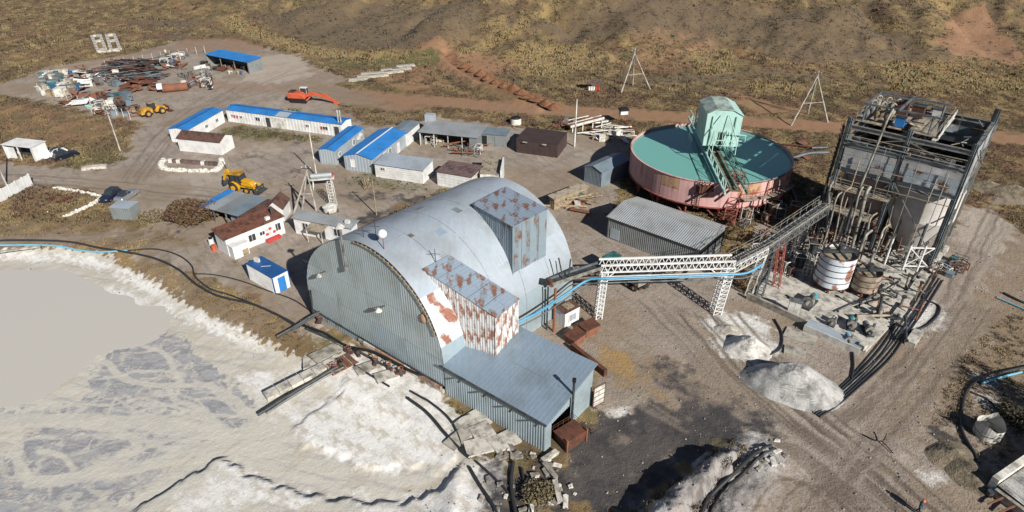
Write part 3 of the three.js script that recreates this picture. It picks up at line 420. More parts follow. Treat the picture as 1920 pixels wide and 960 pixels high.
const M = {
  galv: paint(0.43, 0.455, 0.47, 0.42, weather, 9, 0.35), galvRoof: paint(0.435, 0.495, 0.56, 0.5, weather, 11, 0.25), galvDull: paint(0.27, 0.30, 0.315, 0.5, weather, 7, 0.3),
  endWall: paint(0.40, 0.475, 0.505, 0.5, weather, 10, 0.25), annexWall: paint(0.36, 0.445, 0.50, 0.5, weather, 8, 0.25), annexRoof: paint(0.265, 0.345, 0.43, 0.55, weather, 9, 0.25),
  sheetGrey: paint(0.27, 0.295, 0.31, 0.5, weather, 6, 0.25), sheetBlueGrey: paint(0.22, 0.28, 0.335, 0.5, weather, 6, 0.25), roofGrey: paint(0.34, 0.47, 0.48, 0.55, weather, 7, 0.2),
  white: paint(0.72, 0.73, 0.74, 0.7), whiteDirty: paint(0.66, 0.66, 0.64, 0.8, grime, 6), offWhite: paint(0.60, 0.60, 0.58, 0.8, grime, 4), chalk: paint(0.74, 0.72, 0.68, 0.9, grime, 3),
  blue: paint(0.03, 0.205, 0.56, 0.5, weather, 6), blueDeep: paint(0.02, 0.10, 0.30, 0.5, weather, 6), bluePipe: paint(0.09, 0.34, 0.55, 0.5, weather, 4), blueSteel: paint(0.15, 0.185, 0.215, 0.6, grime, 4, 0.2),
  brown: paint(0.055, 0.034, 0.032, 0.6, weather, 5), brownRoof: paint(0.12, 0.062, 0.048, 0.75, grime, 3), purpleRoof: paint(0.16, 0.105, 0.105, 0.75, grime, 4), redRoof: paint(0.17, 0.07, 0.045, 0.75, grime, 3),
  rust: std(col(1, 1, 1), 0.9, 0.1, rep(rustTexture([112, 78, 62], 0.6, 1), 3)), rustDark: std(col(0.55, 0.5, 0.5), 0.9, 0.1, rep(rustTexture([104, 72, 58], 0.6, 3), 3)),
  rustWhite: std(col(0.88, 0.88, 0.88), 0.75, 0.1, rep(rustTexture([206, 206, 206], 0.46, 5, [138, 88, 66], [104, 68, 54]), 2.2, 3.2)), rustGalv: std(col(0.80, 0.82, 0.84), 0.65, 0.15, rep(rustTexture([150, 164, 178], 0.42, 8), 3.6)),
  rustBlue: std(col(0.95, 0.95, 0.95), 0.7, 0, rep(rustTexture([205, 216, 224], 0.42, 12, [134, 78, 58]), 6)), rustOrange: std(col(0.9, 0.85, 0.8), 0.85, 0.1, rep(rustTexture([190, 156, 132], 0.5, 15, [150, 96, 68]), 5)),
  patina: std(col(0.72, 0.76, 0.78), 0.65, 0.15, rep(rustTexture([152, 164, 172], 0.34, 19), 6)),
  black: paint(0.012, 0.012, 0.013, 0.6, weather, 3), rubber: std(col(0.016, 0.016, 0.017), 0.85), hose: std(col(0.022, 0.024, 0.027), 0.55), hoseBlue: paint(0.16, 0.42, 0.58, 0.5),
  steel: paint(0.24, 0.25, 0.26, 0.55, grime, 4, 0.3), steelDark: paint(0.075, 0.085, 0.095, 0.6, grime, 4, 0.3), pipe: paint(0.34, 0.33, 0.30, 0.6, grime, 3, 0.2), dusty: paint(0.36, 0.31, 0.245, 0.9, grime, 3),
  concrete: paint(0.40, 0.38, 0.34, 0.95, grime, 4), concreteLight: paint(0.56, 0.54, 0.50, 0.95, grime, 4), concreteDark: paint(0.27, 0.255, 0.235, 0.95, grime, 4), pole: paint(0.46, 0.44, 0.41, 0.9, grime, 3), wood: paint(0.20, 0.135, 0.085, 0.9, grime, 1.5), woodPale: paint(0.34, 0.27, 0.185, 0.9, grime, 1.5),
  yellow: paint(0.62, 0.33, 0.015, 0.45, weather, 3), yellowDirty: paint(0.55, 0.30, 0.04, 0.6, grime, 3), orange: paint(0.56, 0.11, 0.05, 0.5, weather, 3), teal: paint(0.05, 0.17, 0.18, 0.5, grime, 3), cyanPump: paint(0.05, 0.36, 0.42, 0.5, grime, 2),
  pinkTank: std(col(0.86, 0.86, 0.86), 0.75, 0, rep(rustTexture([210, 166, 162], 0.35, 23, [172, 124, 100], [150, 102, 82]), 5, 8)), redSteel: paint(0.36, 0.10, 0.085, 0.7, grime, 3), redBright: paint(0.5, 0.05, 0.05, 0.6), mint: paint(0.40, 0.62, 0.58, 0.55, weather, 5), mintDark: paint(0.10, 0.24, 0.20, 0.65, grime, 3), mintRoof: paint(0.40, 0.50, 0.47, 0.6, grime, 5),
  slurryGreen: std(col(0.145, 0.355, 0.315), 0.16), brick: paint(0.44, 0.27, 0.20, 0.95, grime, 3), silo: paint(0.58, 0.56, 0.54, 0.75, weather, 8), pinkish: paint(0.42, 0.33, 0.32, 0.8, grime, 5),
  glass: std(col(0.03, 0.036, 0.042), 0.12, 0.0), carBlack: std(col(0.012, 0.014, 0.022), 0.22), carNavy: std(col(0.016, 0.02, 0.04), 0.22), carSilver: std(col(0.36, 0.39, 0.42), 0.28, 0.6), carWhite: std(col(0.78, 0.78, 0.77), 0.3), chrome: std(col(0.6, 0.6, 0.6), 0.25, 0.9), lampGlass: std(col(0.75, 0.75, 0.72), 0.2), tail: std(col(0.3, 0.01, 0.01), 0.3),
  skin: std(col(0.42, 0.25, 0.18), 0.7), workwear: std(col(0.03, 0.055, 0.085), 0.85), hardHat: std(col(0.66, 0.14, 0.05), 0.4), earth: paint(0.2, 0.13, 0.085, 1, grime, 2),
};
const profileLength = 4;
/** ribbed sheet metal, x 0..w, y from 0 to top(x), ribs towards +z; trapezoid profile */
function ribbed(w, top, pitch = 0.3, depth = 0.04, bottom = 0, sag = null) {
  const n = Math.max(1, Math.round(w / pitch)), p = w / n, xs = [], ds = [];
  for (let i = 0; i < n; i++) { xs.push(i * p, (i + 0.3) * p, (i + 0.5) * p, (i + 0.8) * p); ds.push(0, 0, depth, depth); } xs.push(w); ds.push(0);
  const pos = [], T = typeof top === 'function' ? top : () => top, B = typeof bottom === 'function' ? bottom : () => bottom;
  for (let i = 0; i < xs.length - 1; i++) { const a = [xs[i], B(xs[i]), ds[i]], b = [xs[i + 1], B(xs[i + 1]), ds[i + 1]], c = [xs[i + 1], T(xs[i + 1]), ds[i + 1]], d = [xs[i], T(xs[i]), ds[i]]; pos.push(...a, ...b, ...c, ...a, ...c, ...d); }
  const g = new THREE.BufferGeometry(); g.setAttribute('position', new THREE.Float32BufferAttribute(pos, 3)); g.computeVertexNormals(); return g;
}
const basis = (o, x, y, z) => new THREE.Matrix4().makeBasis(x, y, z).setPosition(o);
/** ribbed sheet over the quad a b c d (a-b the lower edge, d-c the upper one), ribs running from the lower to the upper edge */
function ribbedQuad(a, b, c, d, pitch = 0.35, depth = 0.05, thick = 0.05) {
  const w = a.distanceTo(b), n = Math.max(1, Math.round(w / pitch)), nrm = b.clone().sub(a).cross(d.clone().sub(a)).normalize(), pos = [], P = (s, t, k) => a.clone().lerp(b, s).lerp(d.clone().lerp(c, s), t).addScaledVector(nrm, k);
  const xs = [], ds = []; for (let i = 0; i < n; i++) { xs.push(i / n, (i + 0.34) / n, (i + 0.5) / n, (i + 0.84) / n); ds.push(0, 0, depth, depth); } xs.push(1); ds.push(0);
  const put = (...q) => { for (const p of q) pos.push(p.x, p.y, p.z); };
  for (let i = 0; i < xs.length - 1; i++) { const p = P(xs[i], 0, ds[i]), q = P(xs[i + 1], 0, ds[i + 1]), r = P(xs[i + 1], 1, ds[i + 1]), s = P(xs[i], 1, ds[i]), p2 = P(xs[i], 0, -thick), q2 = P(xs[i + 1], 0, -thick), r2 = P(xs[i + 1], 1, -thick), s2 = P(xs[i], 1, -thick); put(p, q, r, p, r, s, p2, r2, q2, p2, s2, r2, p2, q2, q, p2, q, p, s2, r, r2, s2, s, r); }
  const A = P(0, 0, 0), A2 = P(0, 0, -thick), D = P(0, 1, 0), D2 = P(0, 1, -thick), B = P(1, 0, 0), B2 = P(1, 0, -thick), C = P(1, 1, 0), C2 = P(1, 1, -thick); put(A, D, D2, A, D2, A2, B, B2, C2, B, C2, C);
  const g = new THREE.BufferGeometry(); g.setAttribute('position', new THREE.Float32BufferAttribute(pos, 3)); g.computeVertexNormals(); return g;
}
// ---------------------------------------------------------------- plain buildings: walls, a roof of sheets, openings
/** p0 p1: the eave corners of the front, p2: the eave corner behind p1; picture positions at height h */
function shed(o) {
  const A = at(...o.p0, o.h), B = at(...o.p1, o.h), C = at(...o.p2, o.h), ex = B.clone().sub(A); ex.y = 0; const w = ex.length(); ex.normalize();
  const back = V(ex.z, 0, -ex.x), d = o.depth ?? Math.abs(C.clone().sub(B).dot(back)), h = o.h, t = thing(o.name, o.label, o.category, V(A.x, 0, A.z), Math.atan2(-ex.z, ex.x), o.group);
  const rise = o.rise ?? 0.5, kind = o.roof ?? 'gable', ov = o.over ?? 0.18, open = o.open ?? '', pitch = o.pitch ?? 0.5, rib = o.rib ?? 0.025;
  const tops = { fl: h, fr: h, bl: h, br: h }; if (kind === 'mono') { tops.bl += rise; tops.br += rise; } if (kind === 'monox') { tops.fl += rise; tops.bl += rise; }
  const wall = (name, o0, x, z, width, top, m = o.wall) => new MB().geo(o.ribs ? ribbed(width, top, o.ribs, 0.035, -0.3) : ribbed(width, top, width / 3, 0.004, -0.3), basis(o0, x, UPV, z)).build(name, m, t);
  const gx = kind === 'gable', gz = kind === 'gablez';
  if (!open.includes('f')) wall('wall', V(0, 0, 0), V(1, 0, 0), V(0, 0, 1), w, (x) => mix(tops.fl, tops.fr, x / w) + (gz ? rise * (1 - Math.abs(2 * x / w - 1)) : 0));
  if (!open.includes('b')) wall('wall', V(w, 0, -d), V(-1, 0, 0), V(0, 0, -1), w, (x) => mix(tops.br, tops.bl, x / w) + (gz ? rise * (1 - Math.abs(2 * x / w - 1)) : 0));
  if (!open.includes('r')) wall('wall', V(w, 0, 0), V(0, 0, -1), V(1, 0, 0), d, (x) => mix(tops.fr, tops.br, x / d) + (gx ? rise * (1 - Math.abs(2 * x / d - 1)) : 0), o.wallR ?? o.wall);
  if (!open.includes('l')) wall('wall', V(0, 0, -d), V(0, 0, 1), V(-1, 0, 0), d, (x) => mix(tops.bl, tops.fl, x / d) + (gx ? rise * (1 - Math.abs(2 * x / d - 1)) : 0));
  for (const c of open.includes('f') ? Array.from({ length: (o.posts ?? 3) + 1 }, (_, i) => i * (w - 0.16) / (o.posts ?? 3) + 0.08) : []) new MB().box(c, h / 2 - 0.15, -0.1, 0.16, h + 0.3, 0.16).build('post', o.postMat ?? M.steel, t);
  const mats = o.strips ?? [[1, o.roofMat]]; let s0 = 0; const total = mats.reduce((s, m) => s + m[0], 0);
  for (const [share, m] of mats) {
    const s1 = s0 + share / total, last = s1 > 0.999, x0 = mix(-ov, w + ov, s0), x1 = mix(-ov, w + ov, s1) - (last ? 0 : 0.02), y = 0.05; s0 = s1; const g = [];
    const up = (f) => (kind === 'mono' ? rise * f : 0);
    if (gx) { g.push(ribbedQuad(V(x0, h + y - ov * rise * 2 / d, ov), V(x1, h + y - ov * rise * 2 / d, ov), V(x1, h + rise + y, -d / 2), V(x0, h + rise + y, -d / 2), pitch, rib)); g.push(ribbedQuad(V(x1, h + y - ov * rise * 2 / d, -d - ov), V(x0, h + y - ov * rise * 2 / d, -d - ov), V(x0, h + rise + y, -d / 2), V(x1, h + rise + y, -d / 2), pitch, rib)); }
    else if (gz) { g.push(ribbedQuad(V(-ov, h + y - ov * rise * 2 / w, -d - ov), V(-ov, h + y - ov * rise * 2 / w, ov), V(w / 2, h + rise + y, ov), V(w / 2, h + rise + y, -d - ov), pitch, rib)); g.push(ribbedQuad(V(w + ov, h + y - ov * rise * 2 / w, ov), V(w + ov, h + y - ov * rise * 2 / w, -d - ov), V(w / 2, h + rise + y, -d - ov), V(w / 2, h + rise + y, ov), pitch, rib)); }
    else { const yl = (x) => (kind === 'monox' ? rise * (1 - x / w) : 0); g.push(ribbedQuad(V(x0, h + y + yl(x0), ov), V(x1, h + y + yl(x1), ov), V(x1, h + y + yl(x1) + up(1), -d - ov), V(x0, h + y + yl(x0) + up(1), -d - ov), pitch, rib)); }
    const b = new MB(); g.forEach((q) => b.geo(q)); b.build(mats.length > 1 ? 'roof_panel' : 'roof', m, t);
  }
  if (o.trim) { const b = new MB(); b.box(w / 2, h - 0.06, 0.05, w + 2 * ov, 0.16, 0.05); b.build('eave_trim', o.trim, t); }
  if (gz && o.ridge) new MB().box(w / 2, h + rise + 0.1, -d / 2, 0.28, 0.06, d + 2 * ov).build('ridge_cap', o.ridge, t);
  if (gx && o.ridge) new MB().box(w / 2, h + rise + 0.1, -d / 2, w + 2 * ov, 0.06, 0.28).build('ridge_cap', o.ridge, t);
  const face = { f: [V(0, 0, 0), V(1, 0, 0), V(0, 0, 1), w], r: [V(w, 0, 0), V(0, 0, -1), V(1, 0, 0), d], l: [V(0, 0, -d), V(0, 0, 1), V(-1, 0, 0), d], b: [V(w, 0, -d), V(-1, 0, 0), V(0, 0, -1), w] };
  for (const [f, s, y0, ww, hh, fm, gm] of o.windows ?? []) {
    const [q, x, z, W] = face[f], c = s * W, m = basis(q.clone().addScaledVector(x, c), x, UPV, z), b = new MB();
    for (const [bx, by, bw, bh] of [[0, y0 - 0.04, ww + 0.16, 0.08], [0, y0 + hh + 0.04, ww + 0.16, 0.08], [-ww / 2 - 0.04, y0 + hh / 2, 0.08, hh], [ww / 2 + 0.04, y0 + hh / 2, 0.08, hh], [0, y0 + hh / 2, 0.05, hh]]) b.geo(new THREE.BoxGeometry(bw, bh, 0.12).translate(bx, by, 0.05), m);
    const win = b.build('window', fm ?? M.white, t); new MB().geo(new THREE.BoxGeometry(ww, hh, 0.03).translate(0, y0 + hh / 2, 0.055), m).build('pane', gm ?? M.glass, win);
  }
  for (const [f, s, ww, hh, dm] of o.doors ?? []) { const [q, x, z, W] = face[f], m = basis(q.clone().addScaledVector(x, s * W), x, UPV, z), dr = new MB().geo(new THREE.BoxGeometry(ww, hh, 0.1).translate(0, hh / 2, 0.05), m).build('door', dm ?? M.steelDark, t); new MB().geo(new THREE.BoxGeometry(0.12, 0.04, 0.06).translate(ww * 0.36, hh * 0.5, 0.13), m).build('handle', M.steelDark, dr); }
  t.userData_ = undefined; delete t.userData_; return { t, w, d, h, face };
}
// ---------------------------------------------------------------- the arched hall with its lean-to
const E1 = V(0.787, 0, 0.617), E2 = V(0.617, 0, -0.787), HO = V(-25.7, 0, -67), HL = 22.5, SKEW = 1.7;
const hp = (s, y, t) => HO.clone().addScaledVector(E1, s + SKEW * t / HL).addScaledVector(E2, t).setY(y);
const PROFILE = [[0, 0], [-0.02, 2.5], [0.02, 5], [0.75, 7.5], [1.9, 9.5], [4.1, 11.75], [6.8, 13.5], [9.6, 14.65], [12.4, 15.08], [15.2, 14.75], [17.7, 13.72], [19.9, 12.1], [21.3, 10.5], [22.2, 8.9], [22.95, 6.9], [23.28, 4.9], [23.3, 2.5], [23.3, 0]];
const arch = new THREE.CatmullRomCurve3(PROFILE.map(([s, y]) => V(s, y, 0)), false, 'centripetal').getPoints(140);
const archTop = (s) => { for (let i = 1; i < arch.length; i++) if (arch[i].x >= s && arch[i].x > arch[i - 1].x) return mix(arch[i - 1].y, arch[i].y, clamp((s - arch[i - 1].x) / (arch[i].x - arch[i - 1].x))); return 0.1; };
{
  const hall = thing('arched_hall', 'huge grey arched sheet metal hall with two rusty boxes rising from its roof', 'warehouse', HO.clone());
  // front wall: ribbed sheets up to the curve
  const X = 23.26, wall = (s0, s1, y0, y1, m, name, depth = 0.05) => { const b = new MB(); b.geo(ribbed(s1 - s0, (x) => Math.max(y0 + 0.02, Math.min(y1, archTop(Math.max(0.03, s0 + x)))), 0.36, depth, y0), basis(hp(s0, 0, 0), E1, UPV, E2.clone().negate())); return b.build(name, m, hall, true); };
  const bands = [[1.0, 4.6], [4.62, 8.4], [8.42, 15.3]];
  bands.forEach(([a, b], i) => { for (let k = 0; k < 4; k++) { const s0 = k * X / 4, s1 = (k + 1) * X / 4 - 0.02; wall(s0, s1, a, b, i === 0 && k > 1 ? M.annexWall : M.endWall, 'wall_sheet', 0.022 + 0.006 * ((k + i) % 2)); } });
  { const b = new MB(); b.geo(ribbed(9, 1.0, 0.36, 0.04, -0.9), basis(hp(0, 0, 0).addScaledVector(E2, -0.02), E1, UPV, E2.clone().negate())); b.build('plinth_sheet', M.patina, hall, true); }
  { // masonry plinth under the right half: rows of blocks
    const rows = 3, bl = 0.98; for (let r = 0; r < rows; r++) for (let k = 0; k < 15; k++) { const s = 9.1 + k * bl + (r % 2) * 0.4; if (s > 22.6) continue; const c = hp(s + bl / 2, 0.02 + r * 0.42 - 0.3, -0.06 - 0.03 * R()); new MB().geo(new THREE.BoxGeometry(bl - 0.04, 0.4, 0.34), basis(c, E1, UPV, E2.clone().negate())).build('block', pick([M.brick, M.brick, M.whiteDirty, M.concrete]), hall, true); }
    new MB().bar(hp(0, 1.02, -0.09), hp(23.2, 1.02, -0.09), 0.16, 0.1).build('sill_rail', M.steelDark, hall, true);
  }
  // roof shell in sheets: five lengths by bands round the curve
  const cuts = [0, 24, 46, 70, 94, 118, 140], nt = 5;
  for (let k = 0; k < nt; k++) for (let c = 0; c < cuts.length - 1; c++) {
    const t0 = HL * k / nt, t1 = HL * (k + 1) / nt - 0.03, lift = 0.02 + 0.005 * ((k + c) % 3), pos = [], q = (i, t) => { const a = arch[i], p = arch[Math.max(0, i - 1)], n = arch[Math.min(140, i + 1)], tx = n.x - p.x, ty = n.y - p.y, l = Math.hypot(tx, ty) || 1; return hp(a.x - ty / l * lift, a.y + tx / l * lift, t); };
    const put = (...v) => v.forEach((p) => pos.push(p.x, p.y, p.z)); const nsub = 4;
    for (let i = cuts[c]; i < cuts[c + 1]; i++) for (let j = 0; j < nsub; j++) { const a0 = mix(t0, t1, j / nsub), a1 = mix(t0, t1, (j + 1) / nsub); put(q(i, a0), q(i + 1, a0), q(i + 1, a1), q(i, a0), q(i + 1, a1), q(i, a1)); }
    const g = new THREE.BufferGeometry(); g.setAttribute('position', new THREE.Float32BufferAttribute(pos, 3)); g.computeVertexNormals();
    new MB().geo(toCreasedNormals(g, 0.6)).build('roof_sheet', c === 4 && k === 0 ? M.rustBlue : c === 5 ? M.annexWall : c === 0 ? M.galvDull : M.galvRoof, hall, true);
  }
  { const b = new MB(); for (let i = 0; i < 140; i += 2) { const a = arch[i], c = arch[i + 2]; b.quad(hp(a.x, a.y, HL - 0.02), hp(a.x, 0, HL - 0.02), hp(c.x, 0, HL - 0.02), hp(c.x, c.y, HL - 0.02)); } b.build('rear_wall', M.endWall, hall, true); }
  // open verge between the wall and the roof, with studs
  { const b = new MB(), d = new MB(), pts = (k, l) => { const o = []; for (let i = 62; i <= 112; i += 2) o.push(hp(arch[i].x, arch[i].y + l, k)); return o; }; b.path(pts(-0.28, 0.02), 0.06, 5, 2); d.path(pts(-0.12, 0.07), 0.09, 5, 2); for (let i = 62; i <= 112; i += 2) b.box(...hp(arch[i].x, arch[i].y + 0.05, -0.2).toArray(), 0.16, 0.16, 0.16, 0.6); d.build('verge_gap', M.black, hall, true); b.build('verge_trim', M.woodPale, hall, true); }
  // left wall base ladder of braces
  // rusty box standing in the lower roof (elevator housing)
  const prismBox = (name, cs, yb, wallM, roofM, over, cols, rows, base) => {
    const [a, b, c, d] = cs, cen = a.clone().add(b).add(c).add(d).multiplyScalar(0.25), grow = (p) => p.clone().add(V(p.x - cen.x, 0, p.z - cen.z).normalize().multiplyScalar(over)).setY(p.y + 0.12), G = [a, b, c, d].map(grow);
    const side = (p, q, n, m) => { for (let i = 0; i < n; i++) { const p0 = p.clone().lerp(q, i / n), p1 = p.clone().lerp(q, (i + 1) / n - 0.004), g0 = p0.clone().setY(base(p0)), g1 = p1.clone().setY(base(p1)), out = V(q.z - p.z, 0, p.x - q.x).normalize(); const e = i % 2 ? 0.02 : 0; const H0 = p0.y, gg = ribbed(p0.distanceTo(p1), (x) => mix(p0.y, p1.y, x / p0.distanceTo(p1)), 0.3, 0.035, (x) => mix(g0.y, g1.y, x / p0.distanceTo(p1)));
      const hx = p1.clone().setY(0).sub(p0.clone().setY(0)).normalize(); new MB().geo(gg, basis(p0.clone().setY(0).addScaledVector(out, -e), hx, UPV, out.clone().negate())).build('wall_sheet', m, name, true); } };
    side(d, a, 7, wallM); side(c, d, 4, pick([wallM])); side(b, c, 5, wallM); side(a, b, 3, wallM);
    for (let i = 0; i < cols; i++) for (let j = 0; j < rows; j++) { const P = (s, t) => G[0].clone().lerp(G[3], s).lerp(G[1].clone().lerp(G[2], s), t), e = 0.003; new MB().geo(ribbedQuad(P(i / cols + e, j / rows + e), P((i + 1) / cols - e, j / rows + e), P((i + 1) / cols - e, (j + 1) / rows - e), P(i / cols + e, (j + 1) / rows - e), 0.45, 0.007, 0.05 + 0.01 * R())).build('roof_sheet', roofM, name, true); }
  };
  const A = at(796, 506, 13.3), B = at(845, 481, 13.3), C = at(971, 562, 9.9), D = at(929, 596, 9.9);
  const box1 = new MB().bar(D.clone().setY(4), D.clone().setY(9.8), 0.12).build('elevator_housing', M.rustWhite, hall, true); box1.userData.label = 'tall rust-streaked white housing rising from the lean-to';
  prismBox(box1, [A, B, C, D], 4.1, M.rustWhite, M.rustGalv, 0.25, 5, 2, () => 4.2);
  const K = 15.4, a2 = at(888, 384, K), b2 = at(949, 352, K), c2 = at(1026, 393, K), d2 = at(962, 426, K);
  const box2 = new MB().bar(d2.clone().setY(8), d2.clone().setY(15.3), 0.12).build('elevator_housing', M.patina, hall, true); box2.userData.label = 'grey boxy housing with rust patches near the roof ridge';
  prismBox(box2, [a2, b2, c2, d2], 9, M.patina, M.rustGalv, 0.2, 4, 3, () => 8);
  // fittings on the front wall and roof
  { const b = new MB(), p = hp(9.6, 14.7, -0.6); b.tube(p.clone().setY(11.2), p.clone().setY(16.6), 0.16); b.tube(p.clone().setY(11.0), p.clone().setY(11.5), 0.3); const st = b.build('vent_pipe', M.steel, hall, true); new MB().cyl(p.x, 16.5, p.z, 0.55, 0.35, 0.2).build('cowl', M.whiteDirty, st, true); }
  for (const [s, y] of [[14.9, 8.2], [4.6, 8.6]]) { const p = hp(s, y, -0.1), q = hp(s, y + 0.05, -1.0); const l = new MB().bar(p, q, 0.08).build('wall_lamp', M.steelDark, hall, true); new MB().cyl(q.x, q.y - 0.3, q.z, 0.4, 0.35, 0.12, 12).build('lamp_shade', M.whiteDirty, l, true); }
  { const p = hp(14.6, archTop(14.6), 0.9), b = new MB(); b.tube(p, p.clone().setY(p.y + 1.6), 0.05); const m = b.build('roof_mast', M.rust, hall, true); new MB().geo(new THREE.SphereGeometry(0.5, 16, 12), new THREE.Matrix4().setPosition(p.x, p.y + 1.9, p.z)).build('white_globe', M.white, m, true); }
  for (const [s, t, h] of [[12.6, 1.6, 2.4], [18.6, 4.2, 1.8], [11, 1.2, 1.2]]) { const p = hp(s, archTop(s), t), b = new MB(); b.tube(p, p.clone().setY(p.y + h), 0.04); b.tube(p.clone().setY(p.y + h * 0.7).add(V(-0.6, 0, 0)), p.clone().setY(p.y + h * 0.7).add(V(0.6, 0, 0.2)), 0.03); b.build('aerial', M.steelDark, hall, true); }
  { const b = new MB(); for (let i = 0; i < 10; i++) { const s = 4 + i * 1.6; b.box(...hp(s, archTop(s) + 0.02, HL * 0.5).toArray(), 0.05, 0.05, 0.05); } }
  for (const [s, t0, w, l, m] of [[15.4, 7.2, 0.9, 1.1, M.rustGalv], [16.8, 8.6, 0.5, 2.4, M.galvRoof], [18.2, 5.2, 0.8, 0.9, M.galv], [13.4, 11.8, 1.1, 0.8, M.galvDull], [20.6, 10.4, 0.7, 1.6, M.galvRoof], [17.6, 11.2, 0.4, 3.0, M.galvRoof], [9.5, 9.5, 0.9, 1.2, M.galvDull], [14.2, 4.4, 0.6, 0.6, M.patina]]) { const q = (a, t) => hp(a, archTop(a) + 0.06, t); new MB().geo(ribbedQuad(q(s + w, t0), q(s + w, t0 + l), q(s, t0 + l), q(s, t0), 0.5, 0.01, 0.03)).build('repair_patch', m, hall, true); }
  { const b = new MB(); b.bar(hp(0.4, 0.5, -0.3), hp(0.9, 4.4, -0.25), 0.14); b.build('wall_conduit', M.steelDark, hall, true); }
  { const p = hp(20.9, 9.2, -0.12); new MB().geo(new THREE.SphereGeometry(0.45, 10, 8).scale(1, 1.3, 0.4), basis(p, E1, UPV, E2.clone().negate())).build('patch_plate', M.rustOrange, hall, true); }
}
{ // lean-to in line with the front wall
  const S0 = 23.35, S1 = 36.8, D = 8.5, HL0 = 4.05, HR0 = 5.5, q = (s, y, t) => HO.clone().addScaledVector(E1, s).addScaledVector(E2, t).setY(y), roofY = (t) => mix(HL0, HR0, t / D), Z = E2.clone().negate();
  const a = thing('lean_to_shed', 'blue-grey sheet metal lean-to with a flat roof and thin flue', 'shed', q(S1, 0, 0));
  for (let k = 0; k < 6; k++) { const s = S0 + k * (S1 - S0) / 6, w = (S1 - S0) / 6; new MB().geo(ribbed(w - 0.01, HL0 - 0.02, 0.3, 0.04 + 0.008 * (k % 2), -0.3), basis(q(s, 0, 0), E1, UPV, Z)).build('wall_sheet', M.annexWall, a, true); }
  const fr = (t0, t1, y0, name, m) => new MB().geo(ribbed(t1 - t0, (x) => roofY(t0 + x) - 0.02, 0.3, 0.04, y0), basis(q(S1, 0, t0), E2, UPV, E1)).build(name, m, a, true);
  fr(0, 1.0, -0.3, 'wall_sheet', M.annexWall); fr(1.01, 4.4, 3.1, 'wall_sheet', M.annexWall); fr(4.41, D, -0.3, 'wall_sheet', M.annexWall);
  new MB().geo(ribbed(S1 - S0, HR0 - 0.02, 0.3, 0.04, -0.3), basis(q(S1, 0, D), E1.clone().negate(), UPV, E2)).build('wall_sheet', M.annexWall, a, true);
  for (let i = 0; i < 7; i++) for (let j = 0; j < 2; j++) { const s0 = mix(S0 + 0.05, S1 + 0.35, i / 7), s1 = mix(S0 + 0.05, S1 + 0.35, (i + 1) / 7) - 0.02, t0 = mix(-0.3, D + 0.3, j / 2), t1 = mix(-0.3, D + 0.3, (j + 1) / 2) - 0.02, y = 0.08 + 0.012 * ((i + j) % 3); new MB().geo(ribbedQuad(q(s0, roofY(t0) + y, t0), q(s1, roofY(t0) + y, t0), q(s1, roofY(t1) + y, t1), q(s0, roofY(t1) + y, t1), 0.5, 0.006, 0.06)).build('roof_sheet', M.annexRoof, a, true); }
  new MB().bar(q(S0 - 0.3, HL0 + 0.02, -0.38), q(S1 + 0.3, HL0 + 0.02, -0.38), 0.2, 0.16).build('gutter', M.steelDark, a, true);
  for (const s of [26.2, 29.6, 33.0, 36.1]) { const p = q(s, HL0 - 0.05, -0.25); new MB().bar(p, p.clone().addScaledVector(E1, 0.1).addScaledVector(E2, -0.75), 0.24, 0.1).build('eave_bracket', M.steelDark, a, true); }
  { const p = at(1075, 740, 4.8); const f = new MB().tube(p.clone().setY(0.6), p.clone().setY(6.6), 0.13).build('flue', M.steelDark, a, true); new MB().cyl(p.x, 6.5, p.z, 0.2, 0.4).build('cowl', M.black, f, true); }
  { const p = q(S1 + 0.5, 0, D - 0.4), x = E1.clone().multiplyScalar(0.3).addScaledVector(E2, 1).normalize(), g = new MB(); for (let k = 0; k < 4; k++) g.geo(new THREE.BoxGeometry(1.5, 0.62, 0.06), basis(p.clone().addScaledVector(x, 0.8).setY(0.4 + k * 0.66), x, UPV, x.clone().cross(UPV))); const d = g.build('open_door', M.offWhite, a, true); const fm = new MB(); for (const k of [0.02, 1.58]) fm.bar(p.clone().addScaledVector(x, k).setY(0), p.clone().addScaledVector(x, k).setY(2.85), 0.1); for (let k = 0; k < 5; k++) fm.bar(p.clone().addScaledVector(x, 0.02).setY(0.06 + k * 0.68), p.clone().addScaledVector(x, 1.58).setY(0.06 + k * 0.68), 0.09); fm.build('door_frame', M.rustDark, d, true); }
  // rust patch and rubble where the roof meets the hall
  const r = thing('rubble_strip', 'rust-brown spilled scale lying on the lean-to roof beside the hall', 'debris', at(868, 652, 4.3)), up = at(868, 652, 4.3);
  for (let k = 0; k < 26; k++) { const p = at(848 + k * 1.5 + rr(-8, 8), 664 - k * 1.3 + rr(-6, 6), 4.3); new MB().box(p.x, roofY(1) + 0.12, p.z, rr(0.15, 0.5), rr(0.06, 0.15), rr(0.15, 0.5), rr(0, 3)).build('flake', pick([M.rust, M.rustDark, M.dusty]), r, true); }
}
